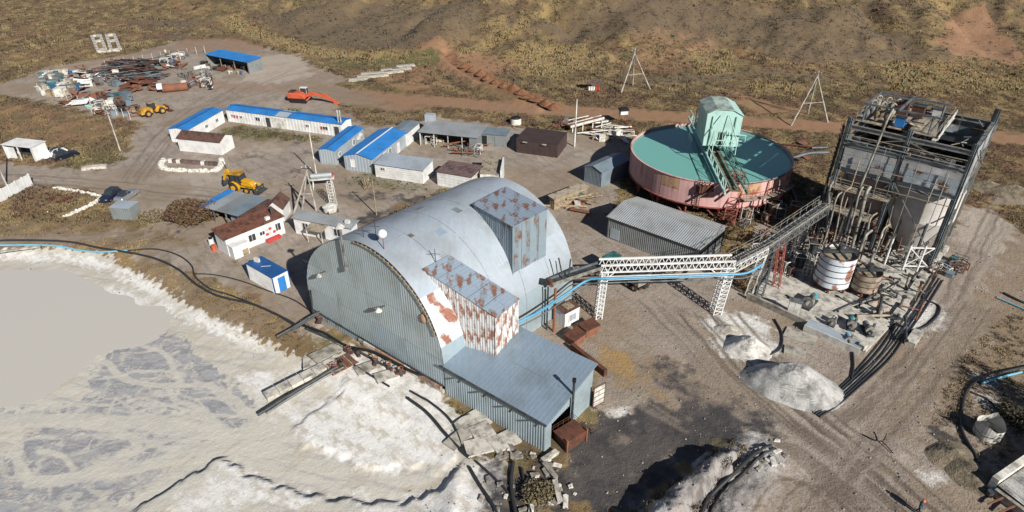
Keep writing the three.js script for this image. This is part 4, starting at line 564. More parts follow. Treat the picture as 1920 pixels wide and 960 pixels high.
// ---------------------------------------------------------------- round thickener tank on legs
const TC = V(34.98, 0, -106.4), TR = 13.75, TOP = 6.5, TB = 2.3;
const railing = (b, pts, h = 1.05, step = 1.6, r = 0.03) => { for (let i = 0; i < pts.length - 1; i++) { const p = pts[i], q = pts[i + 1], n = Math.max(1, Math.round(p.distanceTo(q) / step)); for (const k of [h, h * 0.52]) b.tube(p.clone().add(V(0, k, 0)), q.clone().add(V(0, k, 0)), r, r, 5); for (let j = 0; j <= n; j++) { const c = p.clone().lerp(q, j / n); b.tube(c, c.clone().add(V(0, h, 0)), r, r, 5); } } return b; };
const lattice = (b, p, q, side, up, w, h, n, chord = 0.12, web = 0.07) => {   // box truss from p to q
  const c = (t, i, j) => p.clone().lerp(q, t).addScaledVector(side, i * w / 2).addScaledVector(up, j * h / 2);
  for (const i of [-1, 1]) for (const j of [-1, 1]) b.bar(c(0, i, j), c(1, i, j), chord);
  for (let k = 0; k < n; k++) { const a = k / n, e = (k + 1) / n; for (const i of [-1, 1]) { b.bar(c(a, i, -1), c(e, i, 1), web); b.bar(c(e, i, -1), c(e, i, 1), web); } for (const j of [-1, 1]) { b.bar(c(a, -1, j), c(e, 1, j), web); b.bar(c(e, -1, j), c(e, 1, j), web); } }
  return b;
};
{
  const t = thing('thickener_tank', 'huge round pink tank of turquoise slurry raised on legs', 'tank', TC.clone());
  const ring = (r0, r1, y0, y1, a0, a1, n = 4) => { const pos = [], put = (...v) => v.forEach((p) => pos.push(...p)), P = (r, y, a) => [TC.x + Math.cos(a) * r, y, TC.z + Math.sin(a) * r]; for (let i = 0; i < n; i++) { const a = mix(a0, a1, i / n), b = mix(a0, a1, (i + 1) / n); put(P(r1, y0, a), P(r1, y1, a), P(r1, y1, b), P(r1, y0, a), P(r1, y1, b), P(r1, y0, b)); put(P(r0, y0, a), P(r0, y1, b), P(r0, y1, a), P(r0, y0, a), P(r0, y0, b), P(r0, y1, b)); put(P(r0, y1, a), P(r0, y1, b), P(r1, y1, b), P(r0, y1, a), P(r1, y1, b), P(r1, y1, a)); put(P(r0, y0, a), P(r1, y0, b), P(r0, y0, b), P(r0, y0, a), P(r1, y0, a), P(r1, y0, b)); } const g = new THREE.BufferGeometry(); g.setAttribute('position', new THREE.Float32BufferAttribute(pos, 3)); g.computeVertexNormals(); return g; };
  const N = 26; for (let k = 0; k < N; k++) { const a0 = k / N * Math.PI * 2, a1 = (k + 1) / N * Math.PI * 2 - 0.0012, e = 0.012 * (k % 2); new MB().geo(ring(TR - 0.12, TR + e, TB, 4.4, a0, a1)).build('wall_plate', M.pinkTank, t, true); new MB().geo(ring(TR - 0.12, TR + 0.006 + e, 4.41, TOP, a0, a1)).build('wall_plate', k % 7 === 2 || k % 9 === 5 ? M.rustOrange : M.pinkTank, t, true); }
  new MB().geo(ring(TR - 0.18, TR + 0.12, TOP - 0.02, TOP + 0.1, 0, Math.PI * 2, 96)).build('rim', M.pinkTank, t, true);
  new MB().geo(ring(TR - 0.1, TR + 0.18, TB - 0.12, TB + 0.06, 0, Math.PI * 2, 96)).build('bottom_ring', M.redSteel, t, true);
  new MB().geo(new THREE.CircleGeometry(TR - 0.13, 96).rotateX(-Math.PI / 2), new THREE.Matrix4().setPosition(TC.x, TOP - 0.28, TC.z)).build('slurry_surface', M.slurryGreen, t, true);
  new MB().geo(new THREE.CylinderGeometry(TR - 0.2, 2, 1.6, 48, 1, true), new THREE.Matrix4().setPosition(TC.x, TB - 0.8, TC.z)).build('cone_floor', M.steelDark, t, true);
  for (let k = 0; k < 16; k++) { const a = k / 16 * Math.PI * 2 + 0.1, p = TC.clone().add(V(Math.cos(a) * (TR - 0.5), 0, Math.sin(a) * (TR - 0.5))); const c = TC.clone().add(V(Math.cos(a + 0.2) * (TR - 0.6), TB, Math.sin(a + 0.2) * (TR - 0.6))); new MB().bar(p.clone().setY(-0.2), p.clone().setY(TB), 0.32).bar(p, c, 0.14).build('leg', M.redSteel, t, true); }
  { const a = 1.94, p = TC.clone().add(V(Math.cos(a) * (TR + 0.3), 0, Math.sin(a) * (TR + 0.3))), s = V(-Math.sin(a), 0, Math.cos(a)), b = new MB(); for (const k of [-0.35, 0.35]) b.bar(p.clone().addScaledVector(s, k).setY(1.8), p.clone().addScaledVector(s, k).setY(7.2), 0.08); for (let y = 2; y < 7; y += 0.35) b.bar(p.clone().addScaledVector(s, -0.35).setY(y), p.clone().addScaledVector(s, 0.35).setY(y), 0.05); b.build('ladder', M.rustDark, t, true); }
  // bridge across the tank with the drive house in the middle
  const F = at(1378, 366, TOP), Bk = at(1308, 227, TOP), ax = Bk.clone().sub(F).setY(0).normalize(), sd = V(-ax.z, 0, ax.x);
  const mid = F.clone().lerp(Bk, 0.5), y0 = TOP + 0.5, L = F.distanceTo(Bk), P = (d, s, y) => F.clone().addScaledVector(ax, d).addScaledVector(sd, s).setY(y);
  const br = thing('tank_bridge', 'mint green steel bridge with drive house spanning the round tank', 'bridge', F.clone().setY(TOP));
  for (const s of [-1.7, 1.7]) { const b = new MB(), n = 14; b.bar(P(-0.6, s, y0), P(L + 0.6, s, y0), 0.25, 0.35); b.bar(P(0, s, y0 + 1.7), P(L, s, y0 + 1.7), 0.14); for (let k = 0; k < n; k++) { b.bar(P(L * k / n, s, y0), P(L * k / n, s, y0 + 1.7), 0.1); b.bar(P(L * k / n, s, k % 2 ? y0 + 1.7 : y0), P(L * (k + 1) / n, s, k % 2 ? y0 : y0 + 1.7), 0.09); } b.build('truss_girder', s < 0 ? M.mint : M.mintDark, br, true); }
  for (let k = 0; k < 22; k++) { const d0 = L * k / 22; new MB().bar(P(d0 + L / 44, -0.9, y0 + 0.1), P(d0 + L / 44, 0.9, y0 + 0.1), L / 22 - 0.06, 0.06).build('deck_plank', k % 3 ? M.woodPale : M.wood, br, true); }
  for (const s of [-0.8, 0.2, 1.3]) new MB().tube(P(0.2, s, y0 + 0.45), P(L * 0.45, s, y0 + 0.45), 0.12).build('feed_pipe', M.mintDark, br, true);
  { // house
    const w = 5.8, dp = 6.8, hb = y0 + 1.9, hh = 6.2, d0 = L * 0.42, H = (x, y, z) => P(d0 + z, x + 0.1, y);
    const c = [-w / 2, w / 2], pr = [[-w / 2, hb], [w / 2, hb], [w / 2, hb + hh - 0.8], [w * 0.22, hb + hh + 0.1], [-w * 0.22, hb + hh + 0.25], [-w / 2, hb + hh - 0.6]];
    const wallq = (a, b) => new MB().quad(a[0], a[1], b[1], b[0]).build('house_wall', M.mint, br, true); const ed = (i, z) => H(pr[i][0], pr[i][1], z);
    for (const z of [0, dp]) { const b = new MB(); for (let i = 1; i < 5; i++) b.tri(ed(0, z), ed(i, z), ed(i + 1, z)); b.build('house_wall', M.mint, br, true); }
    wallq([ed(0, 0), ed(0, dp)], [ed(5, 0), ed(5, dp)]); wallq([ed(1, 0), ed(1, dp)], [ed(2, 0), ed(2, dp)]);
    for (const i of [2, 3, 4]) { const q = (k, z) => H(pr[k][0] * 1.05, pr[k][1] + 0.06, z), j = i + 1; new MB().geo(ribbedQuad(q(i, -0.2), q(i, dp + 0.2), q(j, dp + 0.2), q(j, -0.2), 1.2, 0.02, 0.08)).build('house_roof', i === 3 || i === 4 ? M.mintRoof : M.mint, br, true); }
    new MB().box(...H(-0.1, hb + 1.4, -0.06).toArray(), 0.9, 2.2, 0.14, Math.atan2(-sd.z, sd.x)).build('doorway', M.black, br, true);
    const f = new MB(); for (const s of [-1.9, 1.9]) { f.bar(H(s, hb, -0.4), H(s, hb + hh - 0.9, -0.2), 0.14); f.bar(H(s, hb + 2, -2.8), H(s * 0.3, hb + hh - 0.6, -0.3), 0.12); f.bar(H(s, hb - 0.3, -3), H(s, hb + 2.1, -2.8), 0.12); } f.bar(H(-1.9, hb + 2.1, -2.8), H(2.6, hb + 2.1, -2.8), 0.14); f.bar(H(1.2, hb + 2.4, -0.5), H(3.9, hb + 2.2, -0.5), 0.16); f.bar(H(3.8, hb + 2.2, -0.5), H(3.8, hb + 1.2, -0.5), 0.1); for (let k = 0; k < 7; k++) f.bar(H(-1.9 + k * 0.6, hb + 0.2, -0.3 - k * 0.3), H(-1.5 + k * 0.5, hb + 3, -0.5), 0.08); f.build('hoist_frame', M.mint, br, true);
    const g = new MB(); railing(g, [H(-w / 2 - 0.2, hb, dp + 0.2), H(-w / 2 - 0.2, hb, dp + 3), H(w / 2, hb, dp + 3)]); for (let k = 0; k < 3; k++) g.bar(H(-2.6, hb + 0.5 + k * 1.1, dp + 0.3), H(-2.6, hb + 0.5 + k * 1.1, dp + 3), 0.09); g.bar(H(-2.6, hb, dp + 3), H(-2.6, hb + 3.2, dp + 3), 0.13); g.bar(H(-2.6, hb + 3.2, dp + 3), H(-2.6, hb + 3.2, dp), 0.13); g.bar(H(-0.8, hb + 3.2, dp + 3), H(-2.6, hb + 3.2, dp + 3), 0.13); g.bar(H(-0.8, hb, dp + 3), H(-0.8, hb + 3.2, dp + 3), 0.13); g.build('rear_frame', M.mint, br, true);
  }
  // red lattice stair tower and rim walkway in front
  const st = thing('stair_tower', 'red lattice steel stair tower climbing to the tank bridge', 'stairs', at(1352, 420, 0)); { const p = at(1362, 420, 0), q = at(1386, 345, 7.4), s = V(1, 0, 0.2).normalize(), b = new MB(); lattice(b, p.clone().setY(0), p.clone().add(V(1.6, 7.6, -3.2)), s, V(0, 0, 1), 1.8, 1.5, 9, 0.14, 0.08); b.build('tower_frame', M.redSteel, st, true); const tr = new MB(); for (let k = 0; k < 26; k++) { const c = p.clone().add(V(1.6 * k / 26, 7.4 * k / 26 + 0.1, -3.2 * k / 26)); tr.bar(c.clone().addScaledVector(s, -0.8), c.clone().addScaledVector(s, 0.8), 0.28, 0.04); } tr.build('treads', M.rustDark, st, true); }
  const wk = thing('rim_walkway', 'rusty railed walkway with grey pipe along the tank rim', 'walkway', at(1440, 350, 5)); { const pts = [], pp = []; for (let a = 1.45; a > 0.55; a -= 0.1) { pts.push(TC.clone().add(V(Math.cos(a) * (TR + 0.9), 4.2, Math.sin(a) * (TR + 0.9)))); pp.push(TC.clone().add(V(Math.cos(a) * (TR + 0.35), TOP + 0.35, Math.sin(a) * (TR + 0.35)))); } const b = new MB(); for (let i = 0; i < pts.length - 1; i++) b.bar(pts[i], pts[i + 1], 1.0, 0.08); b.build('walkway_deck', M.dusty, wk, true); const r = new MB(); railing(r, pts.map((p) => p.clone().sub(V(0, 0, 0)))); r.build('railing', M.redSteel, wk, true); new MB().path(pp, 0.2, 8, 2).build('rim_pipe', M.steel, wk, true); for (let k = 0; k < pts.length; k += 2) new MB().bar(pts[k], pts[k].clone().setY(0), 0.14).build('support', M.rustDark, wk, true); }
  new MB().box(...at(1326, 352, 5.6).toArray(), 3.2, 1.1, 1.2, 0.2).alone('feed_box', M.rustDark, 'dark brown feed box fixed against the pink tank wall', 'box', at(1326, 352, 5.6));
}
// ---------------------------------------------------------------- grey shed before the tank
{
  const g = shed({ name: 'corrugated_shed', label: 'long grey corrugated metal shed below the pink tank', category: 'shed', p0: [1141, 406], p1: [1311, 467], p2: [1367, 427], h: 3.7, rise: 0.9, wall: M.sheetGrey, ribs: 0.32, roofMat: M.galv, pitch: 0.34, rib: 0.05, over: 0.25, wallR: M.sheetGrey });
  new MB().box(g.w / 2, 3.62, 0.18, g.w + 0.5, 0.14, 0.14).build('gutter', M.steelDark, g.t); const b = new MB(); for (const y of [0.4, 1.5, 2.6]) b.bar(V(g.w + 0.1, y, -0.3), V(g.w + 0.1, y, -g.d), 0.1); for (let k = 0; k < 4; k++) b.bar(V(g.w + 0.15, 0, -0.3 - k * g.d / 3.3), V(g.w + 0.15, 3, -0.3 - k * g.d / 3.3), 0.1); b.build('side_rails', M.steelDark, g.t);
  new MB().box(1.4, 1.1, 0.06, 1.6, 1.7, 0.06).build('patch_plate', M.galvRoof, g.t);
}
// ---------------------------------------------------------------- the plant tower
const FL = V(47.6, 0, -87.04), TE = V(0.7548, 0, 0.656), TBk = V(0.656, 0, -0.7548), tp = (s, y, d) => FL.clone().addScaledVector(TE, s).addScaledVector(TBk, d).setY(y);
{
  const W = 15.2, D = 14.4, t = thing('plant_tower', 'tall dark steel frame tower with pale rusty bin panels', 'tower', tp(W / 2, 0, 0));
  for (const [s, d, top] of [[0, 0, 19.5], [7.6, 0, 19.5], [W, 0, 19.4], [0, D, 19.5], [7.6, D, 19.0], [W, D, 20.4], [0, D / 2, 18.4], [W, D / 2, 18.6]]) { const b = new MB(), p = tp(s, 0, d); b.bar(p.clone().setY(-0.2), p.clone().setY(top), 0.16, 0.5); b.bar(p.clone().addScaledVector(TE, 0.2).setY(-0.2), p.clone().addScaledVector(TE, 0.2).setY(top), 0.08, 0.5); b.bar(p.clone().addScaledVector(TE, -0.2).setY(-0.2), p.clone().addScaledVector(TE, -0.2).setY(top), 0.08, 0.5); b.build('column', M.blueSteel, t, true); }
  for (const y of [11.9, 15.6, 18.2]) for (const [a, c, m] of [[[0, 0], [W, 0]], [[0, D], [W, D]], [[0, 0], [0, D]], [[W, 0], [W, D]], [[7.6, 0], [7.6, D]]]) { if (y === 15.6 && a[0] === 7.6) continue; const p = tp(a[0], y, a[1]), q = tp(c[0], y, c[1]), b = new MB(); b.bar(p.clone().setY(y + 0.28), q.clone().setY(y + 0.28), 0.42, 0.07); b.bar(p.clone().setY(y - 0.28), q.clone().setY(y - 0.28), 0.42, 0.07); b.bar(p, q, 0.1, 0.5); b.build('beam', y === 18.2 ? M.steel : M.galvDull, t, true); }
  // bin panels, board by board
  const boards = (s0, s1, y0, y1, n, f, m, name = 'bin_panel') => { for (let k = 0; k < n; k++) { const a = mix(y0, y1, k / n), b = mix(y0, y1, (k + 1) / n) - 0.03; new MB().quad(f(s0, a), f(s1, a), f(s1, b), f(s0, b)).quad(f(s1, a), f(s0, a), f(s0, b), f(s1, b)).build(name, typeof m === 'function' ? m(k) : m, t, true); } };
  const front = (s, y) => tp(s, y, -0.3 + 0.02 * ((y * 7 | 0) % 2)), side = (d, y) => tp(W + 0.3, y, d), rear = (s, y) => tp(s, y, D + 0.2), left = (d, y) => tp(-0.25, y, d), mid = (s, y) => tp(s, y, D / 2);
  boards(0.4, 3.4, 12.3, 15.3, 3, front, M.white); boards(3.42, 7.2, 12.3, 15.3, 3, front, (k) => k === 1 ? M.rustBlue : M.white);
  for (let k = 0; k < 4; k++) boards(7.9 + k * 1.8, 9.66 + k * 1.8, 12.3, 15.4, 3, front, (j) => j < 2 ? M.rustBlue : M.white);
  for (let k = 0; k < 5; k++) boards(0.2 + k * 2.85, 3.0 + k * 2.85, 12.2, 18.4, 3, side, (j) => (j + k) % 3 === 1 ? M.rustBlue : M.white, 'side_panel');
  boards(0.2, 7.5, 14.5, 18.3, 3, rear, M.offWhite); boards(7.7, 11.4, 14.5, 18.3, 3, rear, M.rustBlue); boards(11.42, W - 0.1, 14.5, 18.3, 3, rear, M.patina); boards(0.2, D, 12.2, 15.4, 3, left, M.steelDark); boards(0.3, W - 0.3, 12.2, 15.2, 2, mid, M.steelDark);
  { const b = new MB(); for (const [s0, s1] of [[0.5, 7.4], [7.8, 14.8]]) for (const [d0, d1] of [[0.3, 7], [7.4, 14.2]]) { const c = tp((s0 + s1) / 2, 11.4, (d0 + d1) / 2); const k = [tp(s0, 14.6, d0), tp(s1, 14.6, d0), tp(s1, 14.6, d1), tp(s0, 14.6, d1)]; k.forEach((p, i) => b.tri(p, k[(i + 1) % 4], c)); k.forEach((p, i) => b.tri(k[(i + 1) % 4], p, c)); } b.build('bin_hoppers', M.black, t, true); }
  // decks, handrails
  for (const [s0, s1, d0, d1, y, n, m] of [[0.2, 7.4, 0.2, 1.6, 15.7, 8, M.dusty], [7.8, 15, 0.2, 1.6, 15.7, 8, M.dusty], [0.2, 10.4, 2, 13, 18.55, 12, M.dusty], [0, 8, -1.2, 1.6, 9.2, 7, M.dusty]]) for (let k = 0; k < n; k++) { if (y > 18 && (k === 4 || k === 7)) continue; const a = mix(s0, s1, k / n), e = mix(s0, s1, (k + 1) / n) - 0.06; new MB().bar(tp((a + e) / 2, y, d0), tp((a + e) / 2, y, d1), e - a, 0.07).build('deck_plate', m, t, true); }
  { const b = new MB(); railing(b, [tp(0.2, 15.7, 0), tp(7.4, 15.7, 0)]); railing(b, [tp(7.8, 15.7, 0), tp(15, 15.7, 0)], 1.1, 1.7); railing(b, [tp(0.2, 18.6, 2), tp(0.2, 18.6, 13), tp(10.4, 18.6, 13), tp(10.4, 18.6, 2)], 1.25, 2.2, 0.04); railing(b, [tp(0, 9.3, -1.2), tp(8, 9.3, -1.2)], 1.05, 1.3); b.build('handrails', M.pipe, t, true); }
  { const b = new MB(); b.bar(tp(10.4, 18.3, 1.2), tp(10.4, 18.3, 13.2), 0.5, 0.12); b.bar(tp(10.7, 18.4, 2), tp(10.7, 19.5, 12.5), 0.12, 0.6); b.build('walkway_edge', M.whiteDirty, t, true); }
  // gantry over the top deck
  { const b = new MB(); for (const d of [2.5, 9.5]) { b.bar(tp(1, 18.5, d), tp(1, 21, d), 0.2); b.bar(tp(9.4, 18.5, d), tp(9.4, 21, d), 0.2); b.bar(tp(0.6, 21, d), tp(10.2, 21, d), 0.24); } b.bar(tp(5.2, 21.1, 2), tp(5.2, 21.1, 10), 0.26); b.bar(tp(1.0, 21, 2.5), tp(1, 21, 9.5), 0.2); b.build('gantry', M.blueSteel, t, true); }
  // braces on the open lower storeys
  { const b = new MB(); for (const [a, c, y0, y1] of [[[W, 0], [W, D], 0.2, 11.5], [[0, D], [0, 0], 0.2, 11.5], [[W, D], [7.6, D], 0.2, 11.5]]) { b.bar(tp(a[0], y0, a[1]), tp(c[0], y1, c[1]), 0.18); } b.bar(tp(W + 0.5, 0.3, D * 0.45), tp(W + 0.5, 19, D + 0.6), 0.16); b.bar(tp(W + 0.3, 8.0, 1), tp(W + 0.3, 12, D), 0.3, 0.1); b.build('brace', M.blueSteel, t, true); }
  { const b = new MB(); for (const [s, d] of [[-0.9, 0.4], [-1.3, 1.4], [-0.6, 3]]) b.bar(tp(s, 0, d), tp(s + 0.3, 18, d), 0.16); for (let y = 1; y < 18; y += 0.7) b.bar(tp(-1.3, y, 1.4), tp(-0.9, y, 0.4), 0.08); b.build('access_ladder', M.steelDark, t, true); }
}
// machinery on the top deck
for (let k = 0; k < 9; k++) {
  const s = 1.2 + (k % 3) * 1.3, d = 3 + Math.floor(k / 3) * 2.7, p = tp(s, 18.6, d), g = thing('hydrocyclone', 'dusty hydrocyclone standing in a cluster on the tower top', 'machine', p, 0, 'hydrocyclones on the tower top');
  new MB().cyl(0, 0.9, 0, 0.42, 0.8).cyl(0, 0.1, 0, 0.1, 0.8, 0.4).build('body', pick([M.dusty, M.steel, M.woodPale]), g); new MB().geo(new THREE.TorusGeometry(0.36, 0.1, 6, 12, Math.PI * 1.3), new THREE.Matrix4().setPosition(0, 1.85, 0)).build('inlet_pipe', M.concrete, g);
}
for (const [s, d, w, h, m, n, l, c] of [[5.6, 3.2, 1.2, 1.3, M.blue, 'control_box', 'bright blue control box on the tower top', 'box'], [6.4, 9.5, 1.6, 1.5, M.rustDark, 'feed_hopper', 'brown steel feed hopper under the tower gantry', 'hopper'], [4.6, 8.4, 1.4, 2.0, M.rustDark, 'feed_chest', 'tall brown steel chest under the tower gantry', 'box'], [8.6, 11.5, 1.2, 1.0, M.white, 'motor_cover', 'white motor cover beside the rear tower handrail', 'cover']]) { const p = tp(s, 18.6, d), t = thing(n, l, c, p, 0.86); new MB().box(0, h / 2 + 0.1, 0, w, h, w).build('casing', m, t); new MB().box(0, h + 0.14, 0, w + 0.15, 0.08, w + 0.15).build('lid', M.steelDark, t); new MB().box(w / 2, 0.06, 0, 0.15, 0.12, w + 0.3).box(-w / 2, 0.06, 0, 0.15, 0.12, w + 0.3).build('skid', M.steelDark, t); }
for (let k = 0; k < 14; k++) { const s = rr(1, 9.5), d = rr(3, 12), p = tp(s, 18.65, d), q = tp(s + rr(-2, 2), 18.8 + R() * 0.6, d + rr(-2, 2)); new MB().tube(p, q, rr(0.07, 0.16)).alone('loose_pipe', pick([M.pipe, M.dusty, M.rust]), 'short dusty pipe lying on the tower top deck', 'pipe', p, 'pipes lying on the tower top'); }
// silos under the bins
const silo = (p, r, y0, y1, m, label) => { const t = thing('silo', label, 'silo', p.clone()); for (let k = 0; k < 4; k++) new MB().geo(new THREE.CylinderGeometry(r, r, (y1 - y0) / 4 - 0.02, 40, 1), new THREE.Matrix4().setPosition(0, y0 + (k + 0.5) * (y1 - y0) / 4, 0)).build('shell_ring', m, t); new MB().geo(new THREE.CylinderGeometry(r, r * 0.42, y0 - 1.2, 40, 1, true), new THREE.Matrix4().setPosition(0, (y0 + 1.2) / 2, 0)).build('cone', m, t); new MB().cyl(0, -0.1, 0, r * 0.5, 1.4, r * 0.5, 24).build('plinth', M.concreteDark, t); for (let k = 0; k < 8; k++) { const a = k * 0.785 + 0.3; new MB().bar(V(Math.cos(a) * r * 0.98, 0, Math.sin(a) * r * 0.98), V(Math.cos(a) * r * 0.98, y0 + 0.3, Math.sin(a) * r * 0.98), 0.26).build('leg', M.steelDark, t); } new MB().geo(new THREE.ConeGeometry(r * 1.02, 1.2, 40, 1), new THREE.Matrix4().setPosition(0, y1 + 0.6, 0)).build('lid', m, t); return t; };
silo(tp(11.4, 0, 5.4), 4.4, 6.4, 10.8, M.silo, 'big white cylindrical silo under the tower bins');
silo(tp(3.6, 0, 6.2), 3.7, 5.6, 10.4, M.pinkish, 'pinkish grey silo behind pipes under the tower');
for (const [s, d] of [[8.6, -1.6], [10.2, -2.0], [12.6, -2.4], [14.2, -1.2]]) { const t = thing('silo_prop', 'white steel prop with fork head before the big silo', 'post', tp(s, 0, d), 0.7, 'white props before the silo'); new MB().tube(V(0, -0.1, 0), V(0, 4.6, 0), 0.15).build('shaft', M.white, t); new MB().box(0, 4.7, 0, 0.7, 0.1, 0.2).box(-0.3, 4.95, 0, 0.08, 0.5, 0.2).box(0.3, 4.95, 0, 0.08, 0.5, 0.2).build('fork_head', M.steel, t); new MB().box(0, 0.05, 0, 0.5, 0.1, 0.5).build('base_plate', M.steel, t); }
{ const b = new MB(); for (const y of [1.2, 4.2]) b.bar(tp(12.6, y, -2.4), tp(15.2, y, -0.4), 0.16); b.bar(tp(12.6, 1.2, -2.4), tp(15.2, 4.2, -0.4), 0.14); b.bar(tp(12.6, 4.2, -2.4), tp(15.2, 1.2, -0.4), 0.14); b.alone('cross_brace_frame', M.white, 'white cross-braced frame before the big silo', 'frame', tp(13.8, 0, -1.4)); }
// vertical pipes before the left silo
[[1561, 478, 1668, 215, 0.16, M.pipe, 'long pale pipe rising past the left tower bin'], [1592, 485, 1625, 360, 0.26, M.pipe, 'thick pale riser pipe before the pinkish silo'], [1580, 482, 1612, 360, 0.14, M.pipe, 'thin pale riser pipe before the pinkish silo'], [1548, 470, 1556, 350, 0.2, M.steel, 'grey riser pipe with a bent head beside the tower']].forEach(([u, v, u2, v2, r, m, l]) => { const p = at(u, v, 0), h = Math.max(5, heightTo(p, v2)), x = at(u2, v2, h); const t = thing('riser_pipe', l, 'pipe', p); new MB().path([p.clone(), p.clone().lerp(x, 0.35), p.clone().lerp(x, 0.7), x, x.clone().add(V(0.6, 0.5, -0.6))], r, 8, 3).build('tube', m, t, true); for (const k of [0.1, 0.5, 0.9]) { const c = p.clone().lerp(x, k); new MB().tube(c, c.clone().add(V(0, 0.12, 0)), r * 1.7).build('flange', M.steelDark, t, true); } });
// ---------------------------------------------------------------- white truss gallery with belt and blue pipe
{
  const TL = at(1121, 592, 0), TRt = at(1341, 584, 0), ht = 8.1, a = TL.clone().setY(ht - 0.45), c = TRt.clone().setY(ht - 0.45), ax = c.clone().sub(a).normalize(), sd = V(-ax.z, 0, ax.x), far = sd.clone().multiplyScalar(-1.0);
  const t = thing('truss_gallery', 'white lattice steel conveyor gallery on two lattice legs', 'gallery', TL.clone());
  const A = a.clone().addScaledVector(ax, -0.3), C = c.clone().addScaledVector(ax, 1.0), n = 20;
  for (const k of [0.75, -0.75]) { const b = new MB(), p = A.clone().addScaledVector(sd, k), q = C.clone().addScaledVector(sd, k), U = V(0, 0.5, 0); b.bar(p.clone().add(U), q.clone().add(U), 0.2, 0.22); b.bar(p.clone().sub(U), q.clone().sub(U), 0.16); for (let i = 0; i < n; i++) { const x = p.clone().lerp(q, i / n), y = p.clone().lerp(q, (i + 0.5) / n), z = p.clone().lerp(q, (i + 1) / n); b.bar(x.clone().sub(U), y.clone().add(U), 0.09); b.bar(y.clone().add(U), z.clone().sub(U), 0.09); } b.build('side_truss', M.white, t, true); }
  { const b = new MB(); for (let i = 0; i <= n; i++) { const x = A.clone().lerp(C, i / n).setY(ht - 0.95); b.bar(x.clone().addScaledVector(sd, 0.75), x.clone().addScaledVector(sd, -0.75), 0.1); } b.build('cross_members', M.white, t, true); }
  new MB().bar(A.clone().setY(ht - 0.6), C.clone().setY(ht - 0.6), 0.9, 0.08).build('belt', M.rubber, t, true);
  for (const [p, l] of [[TL, 0], [TRt, 1]]) { const b = new MB(); lattice(b, p.clone().setY(-0.1), p.clone().setY(ht - 0.9).addScaledVector(ax, l ? 0.6 : 0.3), ax, sd, l ? 1.0 : 0.75, 1.5, 11, 0.13, 0.07); b.build('leg', M.white, t, true); }
  { const b = new MB(); b.bar(TL.clone().setY(5.2), TL.clone().setY(7.1).addScaledVector(ax, 2.2), 0.12); b.bar(TRt.clone().setY(5.2), TRt.clone().setY(7.1).addScaledVector(ax, -2.2), 0.12); b.bar(A.clone().setY(6.6).addScaledVector(sd, 0.85).addScaledVector(ax, 1), C.clone().setY(6.6).addScaledVector(sd, 0.85).addScaledVector(ax, -1), 0.1); b.bar(A.clone().setY(6.1).addScaledVector(sd, 0.85).addScaledVector(ax, 1), C.clone().setY(6.1).addScaledVector(sd, 0.85).addScaledVector(ax, -1), 0.1); for (let i = 1; i < n; i++) b.bar(A.clone().lerp(C, i / n).setY(6.1).addScaledVector(sd, 0.85), A.clone().lerp(C, (i + 0.5) / n).setY(6.6).addScaledVector(sd, 0.85), 0.06); b.build('pipe_rack', M.white, t, true); }
  // inclined belt from the hall end
  const k0 = at(1032, 530, 6.6), k1 = A.clone().setY(ht - 0.5), cv = thing('belt_conveyor', 'dark inclined belt conveyor feeding the white gallery beside the hall', 'conveyor', k0.clone().setY(0)); const cs = V(-(k1.z - k0.z), 0, k1.x - k0.x).normalize();
  new MB().bar(k0, k1, 1.0, 0.1).build('belt', M.steelDark, cv, true); for (const s of [-0.6, 0.6]) new MB().bar(k0.clone().addScaledVector(cs, s).add(V(0, 0.1, 0)), k1.clone().addScaledVector(cs, s).add(V(0, 0.1, 0)), 0.14, 0.4).build('side_rail', s > 0 ? M.pipe : M.blueSteel, cv, true);
  { const h = k0.clone().add(k0.clone().sub(k1).normalize().multiplyScalar(1.2)).add(V(0, 0.7, 0)); new MB().bar(k0, h, 0.9, 0.3).build('head_chute', M.black, cv, true); new MB().geo(new THREE.CylinderGeometry(0.35, 0.35, 1.1, 12).rotateX(Math.PI / 2), along(k0.clone().addScaledVector(cs, -0.01), k0.clone().addScaledVector(cs, 0.01))).build('head_drum', M.rustDark, cv, true); }
  for (const [u, v, m, r] of [[1025, 618, M.steelDark, 0.11], [1038, 622, M.rust, 0.17]]) { const p = at(u, v, 0); new MB().tube(p.clone().setY(-0.1), p.clone().setY(6.5), r).build('post', m, cv, true); }
  { const b = new MB(), p = k0.clone().lerp(k1, 0.25); b.tube(p.clone().setY(6.9), p.clone().setY(9.6).add(V(-0.6, 0, -0.3)), 0.09); b.tube(p.clone().setY(6.9).add(V(0.7, 0, 0)), p.clone().setY(9.6).add(V(0.8, 0, 0)), 0.09); b.build('vent_stubs', M.steelDark, cv, true); }
  // the belt goes on up to the tower
  const m0 = C.clone().setY(ht - 0.4), m1 = at(1436, 458, 8.6), m2 = at(1546, 384, 9.8), up = thing('tower_conveyor', 'long dark blue conveyor climbing from the white gallery to the tower', 'conveyor', m1.clone().setY(0));
